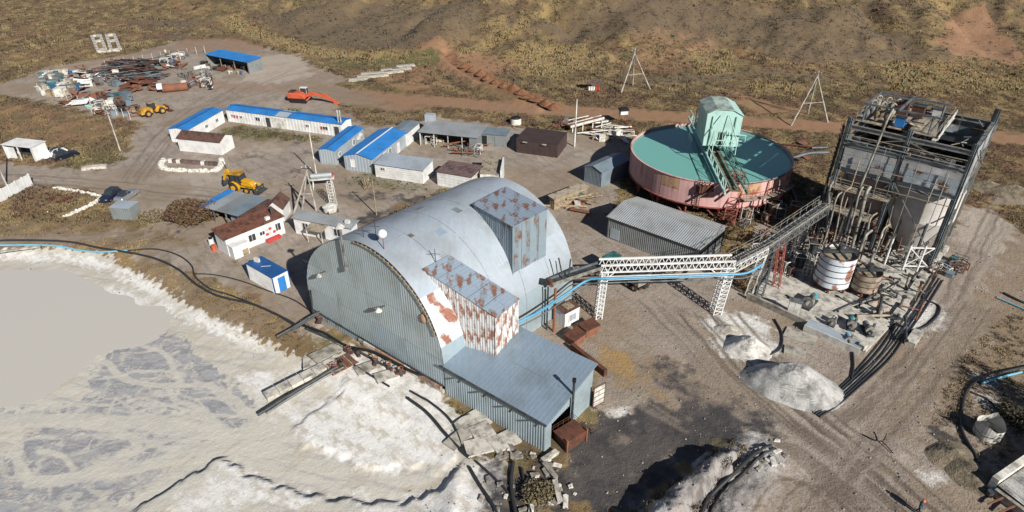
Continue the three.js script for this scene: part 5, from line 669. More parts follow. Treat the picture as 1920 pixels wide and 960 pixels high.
  for (const [p, q, i] of [[m0, m1, 0], [m1, m2, 1]]) { const s = V(-(q.z - p.z), 0, q.x - p.x).normalize(); new MB().bar(p, q, 0.6, 0.06).build('belt', M.steelDark, up, true); for (const k of [-0.55, 0.55]) new MB().bar(p.clone().addScaledVector(s, k), q.clone().addScaledVector(s, k), 0.1, 0.22).build('side_rail', M.galv, up, true); for (let k = 0; k <= 14; k++) { const c = p.clone().lerp(q, k / 14); new MB().bar(c.clone().addScaledVector(s, -0.6).add(V(0, 0.06, 0)), c.clone().addScaledVector(s, 0.6).add(V(0, 0.06, 0)), 0.1).build('idler', M.pipe, up, true); } const b = new MB(); lattice(b, p.clone().add(V(0, -0.8, 0)), q.clone().add(V(0, -0.8, 0)), s, UPV, 1.2, 1.0, i ? 12 : 6, 0.09, 0.06); b.build('under_truss', i ? M.steel : M.white, up, true); const r = new MB(); railing(r, [p.clone().addScaledVector(s, -0.9), q.clone().addScaledVector(s, -0.9)], 1, 1.5, 0.035); railing(r, [p.clone().addScaledVector(s, 0.9), q.clone().addScaledVector(s, 0.9)], 1, 1.5, 0.035); r.build('handrail', M.pipe, up, true); }
  for (const [u, v, k, m] of [[1404, 552, 0.0, M.whiteDirty], [1422, 560, 0.15, M.blueSteel], [1455, 540, 0.3, M.redSteel], [1470, 500, 0.5, M.steel], [1490, 470, 0.7, M.steel]]) { const p = at(u, v, 0), q = m1.clone().lerp(m2, k).add(V(0, -1.3, 0)), b = new MB(); lattice(b, p, q, V(0.8, 0, 0.6), V(-0.6, 0, 0.8), 0.8, 0.8, 8, 0.1, 0.05); b.build('trestle_leg', m, up, true); }
  // blue pipe under the gallery, down to the hall
  const bp = [at(968, 606, 4.6), at(1010, 585, 4.8), at(1060, 552, 5), at(1105, 524, 6.0), TL.clone().setY(6.4).addScaledVector(sd, 1.0), TRt.clone().setY(6.4).addScaledVector(sd, 1.0), at(1400, 512, 6.4), at(1430, 495, 7)];
  new MB().path(bp, 0.16, 8, 5).alone('blue_pipe', M.bluePipe, 'light blue pipe slung under the white gallery to the hall', 'pipe', bp[4].clone().setY(0)); new MB().path(bp.map((p) => p.clone().add(V(0.1, -0.45, 0.25))), 0.09, 6, 5).alone('slurry_pipe', M.blueSteel, 'thin dark pipe slung below the light blue pipe', 'pipe', bp[4].clone().setY(0));
}
// ---------------------------------------------------------------- equipment pad
{
  const pts = [[1412, 556], [1500, 602], [1624, 658], [1690, 590], [1745, 506], [1660, 470], [1560, 455], [1470, 470]].map(([u, v]) => at(u, v, 0.3)), s = new THREE.Shape(pts.map((p) => new THREE.Vector2(p.x, -p.z)));
  const m = new MB().geo(new THREE.ExtrudeGeometry(s, { depth: 0.5, bevelEnabled: false }).rotateX(-Math.PI / 2).translate(0, -0.2, 0)).mesh('concrete_pad', M.concreteLight); structure(m);
  const kerb = thing('low_wall', 'long low grey wall along the edge of the equipment pad', 'wall', at(1425, 566, 0)); const e = [[1400, 560], [1440, 578], [1480, 597], [1510, 611]].map(([u, v]) => at(u, v, 0)); for (let i = 0; i < e.length - 1; i++) new MB().bar(e[i].clone().setY(0.45), e[i + 1].clone().setY(0.45).lerp(e[i], 0.01), 0.35, 1.0).build('block', M.concrete, kerb, true);
  const a = at(1514, 603, 1.0), b = at(1618, 648, 1.0), tr = thing('settling_trough', 'long pale metal trough along the front of the equipment pad', 'trough', a.clone().setY(0)); const s2 = V(-(b.z - a.z), 0, b.x - a.x).normalize(); new MB().bar(a.clone().setY(0.85), b.clone().setY(0.85), 1.7, 0.12).build('cover', M.galvRoof, tr, true); for (const k of [-0.85, 0.85]) new MB().bar(a.clone().setY(0.5).addScaledVector(s2, k), b.clone().setY(0.5).addScaledVector(s2, k), 0.1, 1.0).build('side', M.whiteDirty, tr, true); new MB().box(b.x, 0.9, b.z, 0.7, 0.7, 0.7, 0.6).build('end_box', M.concreteLight, tr, true);
}
const mixTank = (p, r, h, m, label, bands) => { const t = thing('mixing_tank', label, 'tank', p.clone()); for (let k = 0; k < bands; k++) new MB().geo(new THREE.CylinderGeometry(r, r, h / bands - 0.05, 28, 1, true), new THREE.Matrix4().setPosition(0, 0.8 + (k + 0.5) * h / bands, 0)).build('shell_ring', m, t); const g = new MB(); for (let k = 0; k <= bands; k++) g.geo(new THREE.TorusGeometry(r + 0.01, 0.06, 6, 32).rotateX(Math.PI / 2), new THREE.Matrix4().setPosition(0, 0.8 + k * h / bands, 0)); g.build('hoops', M.rustDark, t); new MB().cyl(0, h + 0.3, 0, r - 0.06, 0.05, r - 0.06, 28).build('contents', M.dusty, t); new MB().bar(V(-r, h + 1.0, 0), V(r, h + 1, 0), 0.5, 0.3).bar(V(0, h + 1.0, -r), V(0, h + 1, r), 0.3, 0.2).cyl(0, h + 1.1, 0, 0.4, 0.8).build('agitator', M.steelDark, t); for (let k = 0; k < 6; k++) { const a = k * 1.047; new MB().bar(V(Math.cos(a) * r * 0.9, 0, Math.sin(a) * r * 0.9), V(Math.cos(a) * r * 0.9, 0.85, Math.sin(a) * r * 0.9), 0.25).build('leg', M.rustDark, t); } return t; };
mixTank(at(1562, 545, 0.3).add(V(0, 0, -1.2)), 2.3, 4.6, M.rustBlue, 'white banded mixing tank with rust streaks on the equipment pad', 5);
mixTank(at(1622, 555, 0.3).add(V(0, 0, -1)), 1.7, 2.6, M.dusty, 'squat dusty brown mixing tank beside the white banded one', 3);
{ const p = at(1486, 590, 0.3), t = thing('control_cabinet', 'tall pale grey control cabinet on the equipment pad', 'cabinet', p, -0.5); new MB().box(0, 1.1, 0, 1.5, 2.2, 0.8).build('casing', M.galvRoof, t); new MB().box(-0.36, 1.15, 0.42, 0.66, 1.9, 0.04).build('door', M.whiteDirty, t); new MB().box(0.36, 1.15, 0.42, 0.66, 1.9, 0.04).build('door', M.whiteDirty, t); new MB().box(0, 2.25, 0, 1.7, 0.1, 1).build('roof', M.steel, t); }
const pump = (u, v, turn, m, label, k = 1) => { const t = thing('slurry_pump', label, 'pump', at(u, v, 0.3), turn); new MB().box(0, 0.15, 0, 2.2 * k, 0.3, 0.9 * k).build('base_frame', M.steelDark, t); new MB().geo(new THREE.CylinderGeometry(0.34 * k, 0.34 * k, 1.0 * k, 14).rotateZ(Math.PI / 2), new THREE.Matrix4().setPosition(0.5 * k, 0.7 * k, 0)).build('motor', m, t); new MB().geo(new THREE.CylinderGeometry(0.55 * k, 0.55 * k, 0.4 * k, 18).rotateZ(Math.PI / 2), new THREE.Matrix4().setPosition(-0.55 * k, 0.75 * k, 0)).build('volute', M.pipe, t); new MB().tube(V(-0.55 * k, 0.9 * k, 0.3 * k), V(-0.55 * k, 1.7 * k, 0.3 * k), 0.18 * k).tube(V(-0.7 * k, 0.75 * k, 0), V(-1.5 * k, 0.75 * k, 0), 0.2 * k).build('pipe_stub', M.steel, t); };
pump(1517, 572, 0.8, M.cyanPump, 'cyan slurry pump standing beside the white banded tank', 1.3); pump(1594, 612, 1.2, M.cyanPump, 'small cyan slurry pump below the white banded tank'); pump(1625, 622, 1.5, M.steel, 'grey slurry pump before the squat brown tank'); pump(1560, 608, 0.9, M.whiteDirty, 'dusty white slurry pump behind the long pale trough', 0.9); pump(1588, 640, 1.3, M.bluePipe, 'pale blue slurry pump close behind the long pale trough', 0.8); pump(1650, 590, 0.3, M.dusty, 'brown dusty slurry pump beside the concrete beams', 1);
// clutter of pipes and frames on the pad
for (let k = 0; k < 120; k++) { const u = rr(1440, 1720), v = rr(445, 610); if (v > 470 + (u - 1440) * 0.62 || (u > 1530 && u < 1600 && v > 480 && v < 560)) continue; const p = at(u, v, 0.3), l = rr(1.2, 5), a = rr(0, 6.3), up = R() < 0.35, q = up ? p.clone().add(V(rr(-0.5, 0.5), l * 0.8, rr(-0.5, 0.5))) : p.clone().add(V(Math.cos(a) * l, rr(0.1, 1), Math.sin(a) * l)); p.y += up ? 0 : rr(0.1, 1.2); const [hue, pm] = pick([['pale grey', M.pipe], ['dusty tan', M.dusty], ['dark grey', M.steelDark], ['rusty', M.rust], ['mid grey', M.steel]]), t = thing('process_pipe', `${hue} process pipe ${up ? 'standing' : 'lying'} with flanged ends on the equipment pad`, 'pipe', p, 0, `${hue} process pipes ${up ? 'standing' : 'lying'} on the pad`), r = rr(0.07, 0.2); new MB().tube(p, q, r).build('tube', pm, t, true); const d = q.clone().sub(p).normalize().multiplyScalar(0.1); new MB().tube(p, p.clone().add(d), r * 1.7).build('flange', M.steelDark, t, true); new MB().tube(q, q.clone().sub(d), r * 1.7).build('flange', M.steelDark, t, true); }
for (let k = 0; k < 34; k++) { const p = at(rr(1390, 1560), rr(400, 520), 0), s = rr(0.7, 2.0); const t = thing('agitator_unit', 'dusty agitator unit in a steel cage under the conveyor', 'machine', p, rr(0, 3), 'agitator units under the conveyor'); const b = new MB(); for (const x of [-1, 1]) for (const z of [-1, 1]) b.bar(V(x * s * 0.5, 0, z * s * 0.5), V(x * s * 0.5, s * 1.6, z * s * 0.5), 0.1); for (const y of [0.5, 1.55]) for (const x of [-1, 1]) { b.bar(V(x * s * 0.5, y * s, -s * 0.5), V(x * s * 0.5, y * s, s * 0.5), 0.1); b.bar(V(-s * 0.5, y * s, x * s * 0.5), V(s * 0.5, y * s, x * s * 0.5), 0.1); } b.build('frame', pick([M.pipe, M.rustDark, M.steel, M.whiteDirty]), t); new MB().geo(new THREE.CylinderGeometry(s * 0.35, s * 0.25, s * 0.9, 12), new THREE.Matrix4().setPosition(0, s * 0.95, 0)).build('drum', pick([M.dusty, M.pipe, M.rust, M.steelDark]), t); }
// concrete beams beside the pad and the loose slab pieces
[[1772, 463, 1748, 492], [1744, 497, 1728, 522], [1726, 526, 1708, 553], [1697, 572, 1677, 600], [1722, 622, 1706, 645]].forEach(([u, v, u2, v2]) => { const a = at(u, v, 0.35), b = at(u2, v2, 0.35); new MB().bar(a.setY(0.3), b.setY(0.3), 1.1, 0.7).alone('concrete_beam', M.concreteLight, 'thick pale concrete beam lying beside the equipment pad', 'beam', a.clone().setY(0), 'concrete beams beside the pad'); });
[[1500, 632, 3.6, 2.2, -0.6, 'cracked grey concrete slab beside the white sand pile'], [1490, 660, 2.4, 1.6, -0.4, 'smaller concrete slab between the two sand piles']].forEach(([u, v, w, d, a, l]) => { const p = at(u, v, 0); new MB().box(p.x, 0.08, p.z, w, 0.24, d, a).alone('concrete_slab', M.concrete, l, 'slab', p); });
// more risers between the left silo and the pad
[[1540, 470, 9, 0.12, 0.2], [1552, 490, 11, 0.1, -0.4], [1570, 478, 8.5, 0.17, 0.3], [1604, 470, 12, 0.1, 0.1], [1612, 490, 7, 0.14, -0.3], [1630, 500, 6, 0.12, 0.4], [1525, 450, 10, 0.14, -0.2], [1648, 470, 9, 0.1, 0], [1600, 500, 5, 0.2, 0.5]].forEach(([u, v, h, r, l], k) => { const p = at(u, v, 0.3), t = thing('riser_pipe', 'dusty riser pipe among the pipework below the tower', 'pipe', p, 0, 'risers below the tower'); new MB().path([p.clone(), p.clone().add(V(l * 0.4, h * 0.5, 0)), p.clone().add(V(l, h, -0.3)), p.clone().add(V(l + 1.2, h + 0.3, -1.2))], r, 7, 4).build('tube', [M.pipe, M.dusty, M.steelDark, M.steel][k % 4], t, true); const c = p.clone().add(V(l * 0.4, h * 0.5, 0)); new MB().tube(c, c.clone().add(V(0, 0.14, 0)), r * 1.8).build('flange', M.steelDark, t, true); });
{ // service deck before the left silo
  const t = thing('service_deck', 'dusty railed service deck before the pinkish silo', 'platform', tp(2, 0, -1)); for (let k = 0; k < 8; k++) new MB().bar(tp(-0.5 + k * 0.95, 6.1, -2.6), tp(-0.5 + k * 0.95, 6.1, 0.6), 0.88, 0.08).build('deck_plate', M.dusty, t, true); const r = new MB(); railing(r, [tp(-1, 6.15, -2.6), tp(6.8, 6.15, -2.6)], 1.05, 1.2, 0.04); r.build('railing', M.pipe, t, true); for (const s of [-0.8, 2.8, 6.6]) new MB().bar(tp(s, 0, -2.4), tp(s, 6.1, -2.4), 0.2).build('column', M.steelDark, t, true); const b = new MB(); for (let k = 0; k < 14; k++) b.bar(tp(7 + k * 0.25, 6.0 - k * 0.42, -2.0), tp(7 + k * 0.25, 6.0 - k * 0.42, -1.1), 0.26, 0.04); b.build('stair_treads', M.rustDark, t, true);
}

{ // small pipes, brackets and braces fixed over the tower front and sides
  const t = thing('tower_pipework', 'thin dusty pipes and braces fixed over the tower faces', 'pipework', tp(7.6, 0, -0.6));
  const put = (a, b, w, m) => new MB().bar(a, b, w).build('pipe_run', m, t, true), ms = [M.pipe, M.dusty, M.galv, M.steel];
  for (let k = 0; k < 7; k++) { const s = 0.8 + k * 2.2 + rr(-0.6, 0.6), y0 = rr(1, 9), y1 = rr(14, 18.8); put(tp(s, y0, -0.75), tp(s + rr(-0.2, 0.2), y1, -0.65), rr(0.06, 0.14), ms[k % 4]); }
  for (const y of [10.6, 13.0, 16.6, 17.2]) put(tp(0.2, y, -0.7), tp(15, y + rr(-0.3, 0.3), -0.7), 0.09, pick(ms));
  for (const [a, b] of [[[0.2, 15.8], [7.4, 18]], [[15, 15.8], [7.8, 18]], [[0.2, 3], [7.4, 11.6]], [[15, 3], [8, 11.6]]]) put(tp(a[0], a[1], -0.45), tp(b[0], b[1], -0.45), 0.12, M.steel);
  for (let k = 0; k < 7; k++) put(tp(15.7, rr(2, 8), 1.5 + k * 2), tp(15.7, rr(12, 19), 1.5 + k * 2 + rr(-0.6, 0.6)), 0.1, ms[k % 4]);
  put(tp(15.8, 12.4, 0.5), tp(15.8, 18.6, 14), 0.16, M.steel); put(tp(15.8, 18.6, 0.5), tp(15.8, 12.4, 14), 0.16, M.steel);
  for (let k = 0; k < 16; k++) { const s = rr(0.5, 14.5), y = rr(15.8, 16.4), d = rr(0.3, 1.4); new MB().box(...tp(s, y, d).toArray(), rr(0.3, 0.9), rr(0.3, 0.8), rr(0.3, 0.8), 0.7).build('junction_box', pick(ms), t, true); }
  for (let k = 0; k < 10; k++) { const s = rr(11, 14.8), d = rr(1, 13); put(tp(s, 18.3, d), tp(s + rr(-1, 1), 18.5, d + rr(-2, 2)), 0.1, pick(ms)); }
}
// ---------------------------------------------------------------- the smaller buildings
const acUnit = (t, m, p, turn) => { const a = new MB().box(p.x, p.y, p.z, 0.8, 0.6, 0.35, turn).build('air_conditioner', M.whiteDirty, t); return a; };
{ // blue and white site cabin
  const c = shed({ name: 'site_cabin', label: 'white site cabin with dark blue roof and blue door beside the hall', category: 'cabin', p0: [461, 494], p1: [510, 522], p2: [541, 508.5], h: 2.6, roof: 'flat', wall: M.white, ribs: 0.25, roofMat: M.blueDeep, over: 0.05, rib: 0.012, doors: [['r', 0.52, 1.05, 2.2, M.blue]] });
  for (const [x, z] of [[0, 0], [c.w, 0], [c.w, -c.d], [0, -c.d]]) new MB().box(x, 1.3, z, 0.12, 2.6, 0.12).build('corner_post', M.blueDeep, c.t);
  new MB().box(c.w / 2, 2.66, 0.03, c.w + 0.1, 0.12, 0.1).build('roof_edge', M.blueDeep, c.t); acUnit(c.t, 0, V(0.9, 2.95, -1.2), 0.3); new MB().box(3.0, 2.74, -1.2, 1.3, 0.03, 0.08, 0.8).build('roof_strip', M.white, c.t);
}
{ // white house with red-brown roof
  const c = shed({ name: 'workshop_house', label: 'white workshop house with red-brown roof and a red notice board', category: 'house', p0: [422, 449], p1: [529, 406], p2: [503, 396], h: 2.95, roof: 'mono', rise: 0.5, wall: M.white, roofMat: M.redRoof, over: 0.3, rib: 0.03, windows: [['f', 0.42, 1.0, 1.1, 1.1], ['f', 0.60, 1.3, 0.8, 0.6], ['f', 0.88, 1.0, 1.0, 1.2]] });
  const nb = new MB().box(c.w * 0.745, 1.5, 0.05, 1.9, 1.7, 0.06).build('notice_board', M.white, c.t); for (let i = 0; i < 3; i++) for (let j = 0; j < 2; j++) new MB().box(c.w * 0.745 - 0.6 + i * 0.6, 1.85 - j * 0.75, 0.1, 0.5, 0.45, 0.03).build('red_sheet', (i + j) % 2 ? M.redBright : M.whiteDirty, nb);
  new MB().box(c.w * 0.74, 0.3, 0.6, 2.3, 0.5, 0.6).build('red_bench', M.redBright, c.t); new MB().cyl(c.w * 0.9, 3.1, -1.2, 0.18, 1.4).build('chimney', M.steelDark, c.t); new MB().box(c.w * 0.77, 3.3, -0.6, 0.7, 0.5, 0.5).build('roof_box', M.white, c.t);
  const pr = new MB().box(1.3, 1.0, 0.8, 2.4, 2.0, 1.3).build('porch', M.white, c.t); new MB().box(1.3, 2.05, 0.8, 2.6, 0.1, 1.5).build('porch_roof', M.white, pr); new MB().box(1.9, 0.55, 1.48, 0.9, 1.0, 0.06).build('porch_door', M.woodPale, pr);
}
{ const p = at(402, 470, 0), b = thing('barrel', 'orange barrel at the corner of the white workshop house', 'barrel', p); new MB().cyl(0, 0, 0, 0.32, 0.95).build('drum', M.orange, b); new MB().cyl(0, 0.95, 0, 0.34, 0.04).build('lid', M.orange, b); const q = at(398, 460, 0), w = thing('water_butt', 'white water butt with black cap beside the orange barrel', 'barrel', q); new MB().cyl(0, 0, 0, 0.4, 1.2).build('drum', M.white, w); new MB().cyl(0, 1.2, 0, 0.3, 0.15).build('cap', M.black, w); }
{ // white office with grey roof
  const c = shed({ name: 'office', label: 'white office with grey sheet roof and a small porch behind the hall', category: 'house', p0: [549.5, 408], p1: [658, 428], p2: [672, 419], h: 2.8, roof: 'mono', rise: 0.35, wall: M.white, roofMat: M.galv, over: 0.3, rib: 0.03, windows: [['f', 0.2, 1.0, 1.0, 1.2], ['f', 0.75, 1.0, 1.1, 1.2]], doors: [['f', 0.48, 1.0, 2.1, M.steelDark]] });
  const x = c.w * 0.46, pr = new MB().box(x, 2.35, 0.9, 3.0, 0.12, 1.9, 0, 0, 0.12).build('porch_roof', M.dusty, c.t); for (const k of [-1.3, 1.3]) new MB().box(x + k, 1.1, 1.7, 0.12, 2.3, 0.12).build('porch_post', M.whiteDirty, pr); new MB().box(c.w * 0.9, 3.35, -0.8, 0.7, 0.5, 0.5).build('roof_box', M.white, c.t);
}
{ // striped carport
  const c = shed({ name: 'striped_carport', label: 'open carport roofed with blue, grey and rust coloured stripes', category: 'carport', p0: [374, 386], p1: [470, 411], p2: [508, 377], h: 2.5, roof: 'mono', rise: 0.12, wall: M.offWhite, open: 'f', posts: 4, over: 0.2, rib: 0.03, strips: [[1.1, M.blue], [1.6, M.galv], [1.8, M.galvDull], [1.7, M.sheetBlueGrey], [1.9, M.brownRoof]] });
  new MB().box(c.w * 0.6, 0.9, -1.5, 2.2, 1.7, 1.2).build('stall_panel', M.patina, c.t);
}
shed({ name: 'whitewashed_hut', label: 'whitewashed hut with a bright gable behind the striped carport', category: 'hut', p0: [500, 391], p1: [529, 391], p2: [522, 372], h: 2.3, roof: 'gablez', rise: 1.2, wall: M.white, roofMat: M.brownRoof, over: 0.2 });
shed({ name: 'long_hut', label: 'long white hut with a dull brown roof beside the flower bed', category: 'hut', p0: [331, 259], p1: [411, 267], p2: [437, 262], h: 2.7, roof: 'gable', rise: 0.9, depth: 4.2, wall: M.white, roofMat: M.brownRoof, over: 0.2, rib: 0.02 });
shed({ name: 'barrack_wing', label: 'short wing of the blue-roofed barracks on the road side', category: 'building', p0: [350, 244], p1: [417, 206], p2: [390, 201], h: 2.8, roof: 'gable', rise: 0.35, wall: M.white, ribs: 0.6, roofMat: M.blue, over: 0.2, ridge: M.blueDeep, windows: [['f', 0.18, 1.1, 0.6, 0.5], ['f', 0.48, 1.1, 0.9, 0.6], ['f', 0.78, 1.1, 0.9, 0.6]] });
{ const c = shed({ name: 'barrack_block', label: 'long white barracks with blue roof broken by a grey middle bay', category: 'building', p0: [423, 205], p1: [640, 233], p2: [664, 223], h: 2.8, roof: 'gable', rise: 0.4, wall: M.white, ribs: 0.8, over: 0.2, rib: 0.02, strips: [[4.2, M.blue], [1.0, M.galvRoof], [4.3, M.blue]], ridge: M.blueDeep, windows: [['f', 0.13, 1.2, 0.7, 0.5], ['f', 0.28, 1.1, 1.2, 0.8], ['f', 0.71, 1.2, 0.8, 0.5], ['f', 0.86, 1.1, 1.3, 0.7], ['f', 0.05, 1.2, 0.5, 0.6]], doors: [['f', 0.37, 1.0, 2.1, M.steelDark], ['f', 0.955, 1.1, 2.1, M.steelDark], ['f', 0.5, 1.9, 2.3, M.whiteDirty], ['f', 0.44, 1.9, 2.3, M.whiteDirty]] });
  for (const k of [0.07, 0.095, 0.83]) { const b = new MB().box(c.w * k, 1.4, 0.06, 0.7, 1.0, 0.05).build('red_poster', M.white, c.t); new MB().box(c.w * k, 1.4, 0.1, 0.5, 0.7, 0.03).build('print', M.redBright, b); }
  for (const k of [0.965, 0.985]) new MB().tube(V(c.w * k, 2.6, -0.6), V(c.w * k, 5.6, -0.6), 0.14).build('flue', M.whiteDirty, c.t); }
{ const c = shed({ name: 'blue_roof_cabin', label: 'narrow grey cabin with blue roof before the end of the barracks', category: 'cabin', p0: [627, 283], p1: [681, 240], p2: [655, 236], h: 2.9, roof: 'gable', rise: 0.3, wall: M.galvRoof, ribs: 0.6, roofMat: M.blue, over: 0.15, ridge: M.blueDeep, windows: [['f', 0.14, 1.2, 0.7, 0.7], ['f', 0.62, 1.1, 0.8, 1.1]] }); acUnit(c.t, 0, V(c.w * 0.78, 1.8, 0.2), 0); acUnit(c.t, 0, V(c.w * 0.86, 2.1, 0.2), 0); }
shed({ name: 'blue_gable_house', label: 'wide bright blue gable-roofed house with a pale ridge strip', category: 'house', p0: [697, 298], p1: [760, 249], p2: [711, 243], h: 2.9, roof: 'gable', rise: 0.7, wall: M.galvRoof, ribs: 0.7, wallR: M.white, roofMat: M.blue, over: 0.25, ridge: M.white, windows: [['f', 0.35, 1.0, 0.9, 1.2], ['f', 0.5, 1.0, 0.9, 1.2], ['l', 0.3, 0.8, 0.7, 1.4, M.white, M.white]], doors: [['f', 0.75, 1, 2.1, M.white]] });
shed({ name: 'link_annex', label: 'small white annex with faded blue roof behind the blue gable house', category: 'annex', p0: [762, 250], p1: [786, 230], p2: [764, 222], h: 2.8, roof: 'gable', rise: 0.3, wall: M.white, roofMat: M.sheetBlueGrey, over: 0.2 });
{ const c = shed({ name: 'white_cabin', label: 'white cabin with pale grey roof and dark eave behind the hall', category: 'cabin', p0: [702, 307], p1: [792, 320], p2: [807, 302], h: 2.6, roof: 'mono', rise: 0.35, wall: M.white, roofMat: M.galvRoof, over: 0.2, rib: 0.03, trim: M.blueDeep, windows: [['f', 0.17, 1.6, 0.8, 0.4]] }); for (let y = 0.5; y < 2.4; y += 0.4) new MB().box(c.w / 2, y, 0.02, c.w, 0.03, 0.02).build('board_line', M.whiteDirty, c.t); }
{ const c = shed({ name: 'block_hut', label: 'white blockwork hut with purple-brown roof behind the hall', category: 'hut', p0: [819, 321], p1: [883, 332], p2: [899, 311], h: 2.7, roof: 'monox', rise: -0.05, wall: M.concreteLight, roofMat: M.purpleRoof, over: 0.25, rib: 0.03 }); for (let r = 0; r < 5; r++) for (let k = 0; k < 8; k++) new MB().box((k + 0.5) * c.w / 8, r * 0.55 + 0.25, 0.03, c.w / 8 - 0.05, 0.5, 0.08).build('block', M.white, c.t); }
{ const c = shed({ name: 'open_workshop', label: 'long open-fronted workshop with pale grey roof and steel posts', category: 'shed', p0: [786, 247], p1: [893, 258], p2: [905, 238], h: 3.0, roof: 'mono', rise: 0.25, wall: M.sheetGrey, roofMat: M.galv, open: 'f', posts: 4, over: 0.3, rib: 0.03, postMat: M.whiteDirty }); new MB().box(c.w - 0.7, 1.4, -0.05, 1.6, 3.0, 0.1).build('end_panel', M.sheetGrey, c.t); new MB().box(-0.2, 3.6, -c.d - 0.6, 2, 1.8, 1.4).build('rear_cabin', M.galvRoof, c.t); }
shed({ name: 'tool_shed', label: 'small grey tool shed joined to the end of the open workshop', category: 'shed', p0: [901, 250], p1: [949, 254], p2: [952, 244], h: 2.6, roof: 'mono', rise: 0.15, wall: M.sheetGrey, ribs: 0.3, roofMat: M.sheetBlueGrey, over: 0.25, doors: [['f', 0.12, 1.3, 2.2, M.black], ['f', 0.72, 1.8, 2.2, M.galvDull]] });  // the black door panel imitates the dark inside of an open doorway
{ const c = shed({ name: 'brown_shed', label: 'dark brown sheet metal shed standing apart on the yard', category: 'shed', p0: [968, 261], p1: [1046, 271], p2: [1059, 248], h: 2.8, roof: 'gable', rise: 0.15, wall: M.brown, ribs: 0.25, roofMat: M.brown, over: 0.1, pitch: 0.3 }); for (const k of [0.22, 0.68]) new MB().box(c.w * k, 2.5, 0.25, 0.9, 0.08, 0.5).build('lamp_hood', M.whiteDirty, c.t); }
shed({ name: 'blue_grey_shed', label: 'blue-grey gabled shed in the shadow of the pink tank', category: 'shed', p0: [1096, 312], p1: [1129, 324], p2: [1166, 294], h: 2.9, roof: 'gablez', rise: 0.7, wall: M.sheetBlueGrey, ribs: 0.3, roofMat: M.sheetBlueGrey, over: 0.15, rib: 0.02 });
{ // gate canopy by the road
  const c = shed({ name: 'gate_canopy', label: 'white open gate canopy with solid ends beside the road', category: 'canopy', p0: [3, 271], p1: [56, 277], p2: [81, 265], h: 3.0, roof: 'flat', wall: M.white, roofMat: M.white, open: 'fb', posts: 2, postMat: M.white, over: 0.2, rib: 0.02 }); new MB().box(0.9, 1.2, -0.6, 1.8, 2.4, 0.1).build('screen', M.white, c.t); new MB().box(c.w * 0.4, 0.7, -c.d * 0.8, 3, 1.4, 0.6).build('desk', M.steelDark, c.t); }
shed({ name: 'grey_kiosk', label: 'small grey sheet metal kiosk behind the silver car', category: 'kiosk', p0: [204, 389], p1: [241, 391], p2: [236, 377], h: 2.1, roof: 'flat', wall: M.galvDull, ribs: 0.3, roofMat: M.galvRoof, over: 0.08 });
{ const c = shed({ name: 'pump_kiosk', label: 'small white kiosk with brown roof beside the hall conveyor posts', category: 'kiosk', p0: [1060, 588], p1: [1087, 574], p2: [1068, 563], h: 2.3, roof: 'flat', wall: M.white, roofMat: M.brownRoof, over: 0.12, windows: [['f', 0.5, 0.7, 1.1, 1.0, M.white, M.galvRoof]] }); new MB().box(c.w * 0.5, 2.45, -c.d / 2, 1.2, 0.1, 1.2).build('hatch', M.woodPale, c.t); }
{ const c = shed({ name: 'scrap_yard_shed', label: 'open blue-roofed shed at the back of the scrap yard', category: 'shed', p0: [386, 102], p1: [463, 117], p2: [482, 108], h: 3.2, roof: 'mono', rise: 0.3, wall: M.galvDull, roofMat: M.blue, open: 'f', posts: 3, postMat: M.woodPale, over: 0.3 }); }
// hall side: doorway hut, garden wall
{ const c = shed({ name: 'plank_lean_to', label: 'weathered plank lean-to with loose roofing beside the hall rear', category: 'shed', p0: [1040, 374], p1: [1102, 350], p2: [1092, 345], h: 2.0, roof: 'mono', rise: 0.2, wall: M.woodPale, ribs: 0.5, roofMat: M.dusty, over: 0.2 }); }
{ const c = shed({ name: 'flat_store', label: 'brown flat-roofed store with bright white end wall behind the hall', category: 'store', p0: [900, 326], p1: [938, 327], p2: [944, 296], h: 2.6, roof: 'flat', wall: M.whiteDirty, roofMat: M.dusty, over: 0.1, rib: 0.01 }); new MB().box(c.w + 0.15, 1.6, -c.d * 0.35, 0.25, 3.8, c.d * 0.8).build('parapet', M.white, c.t); }
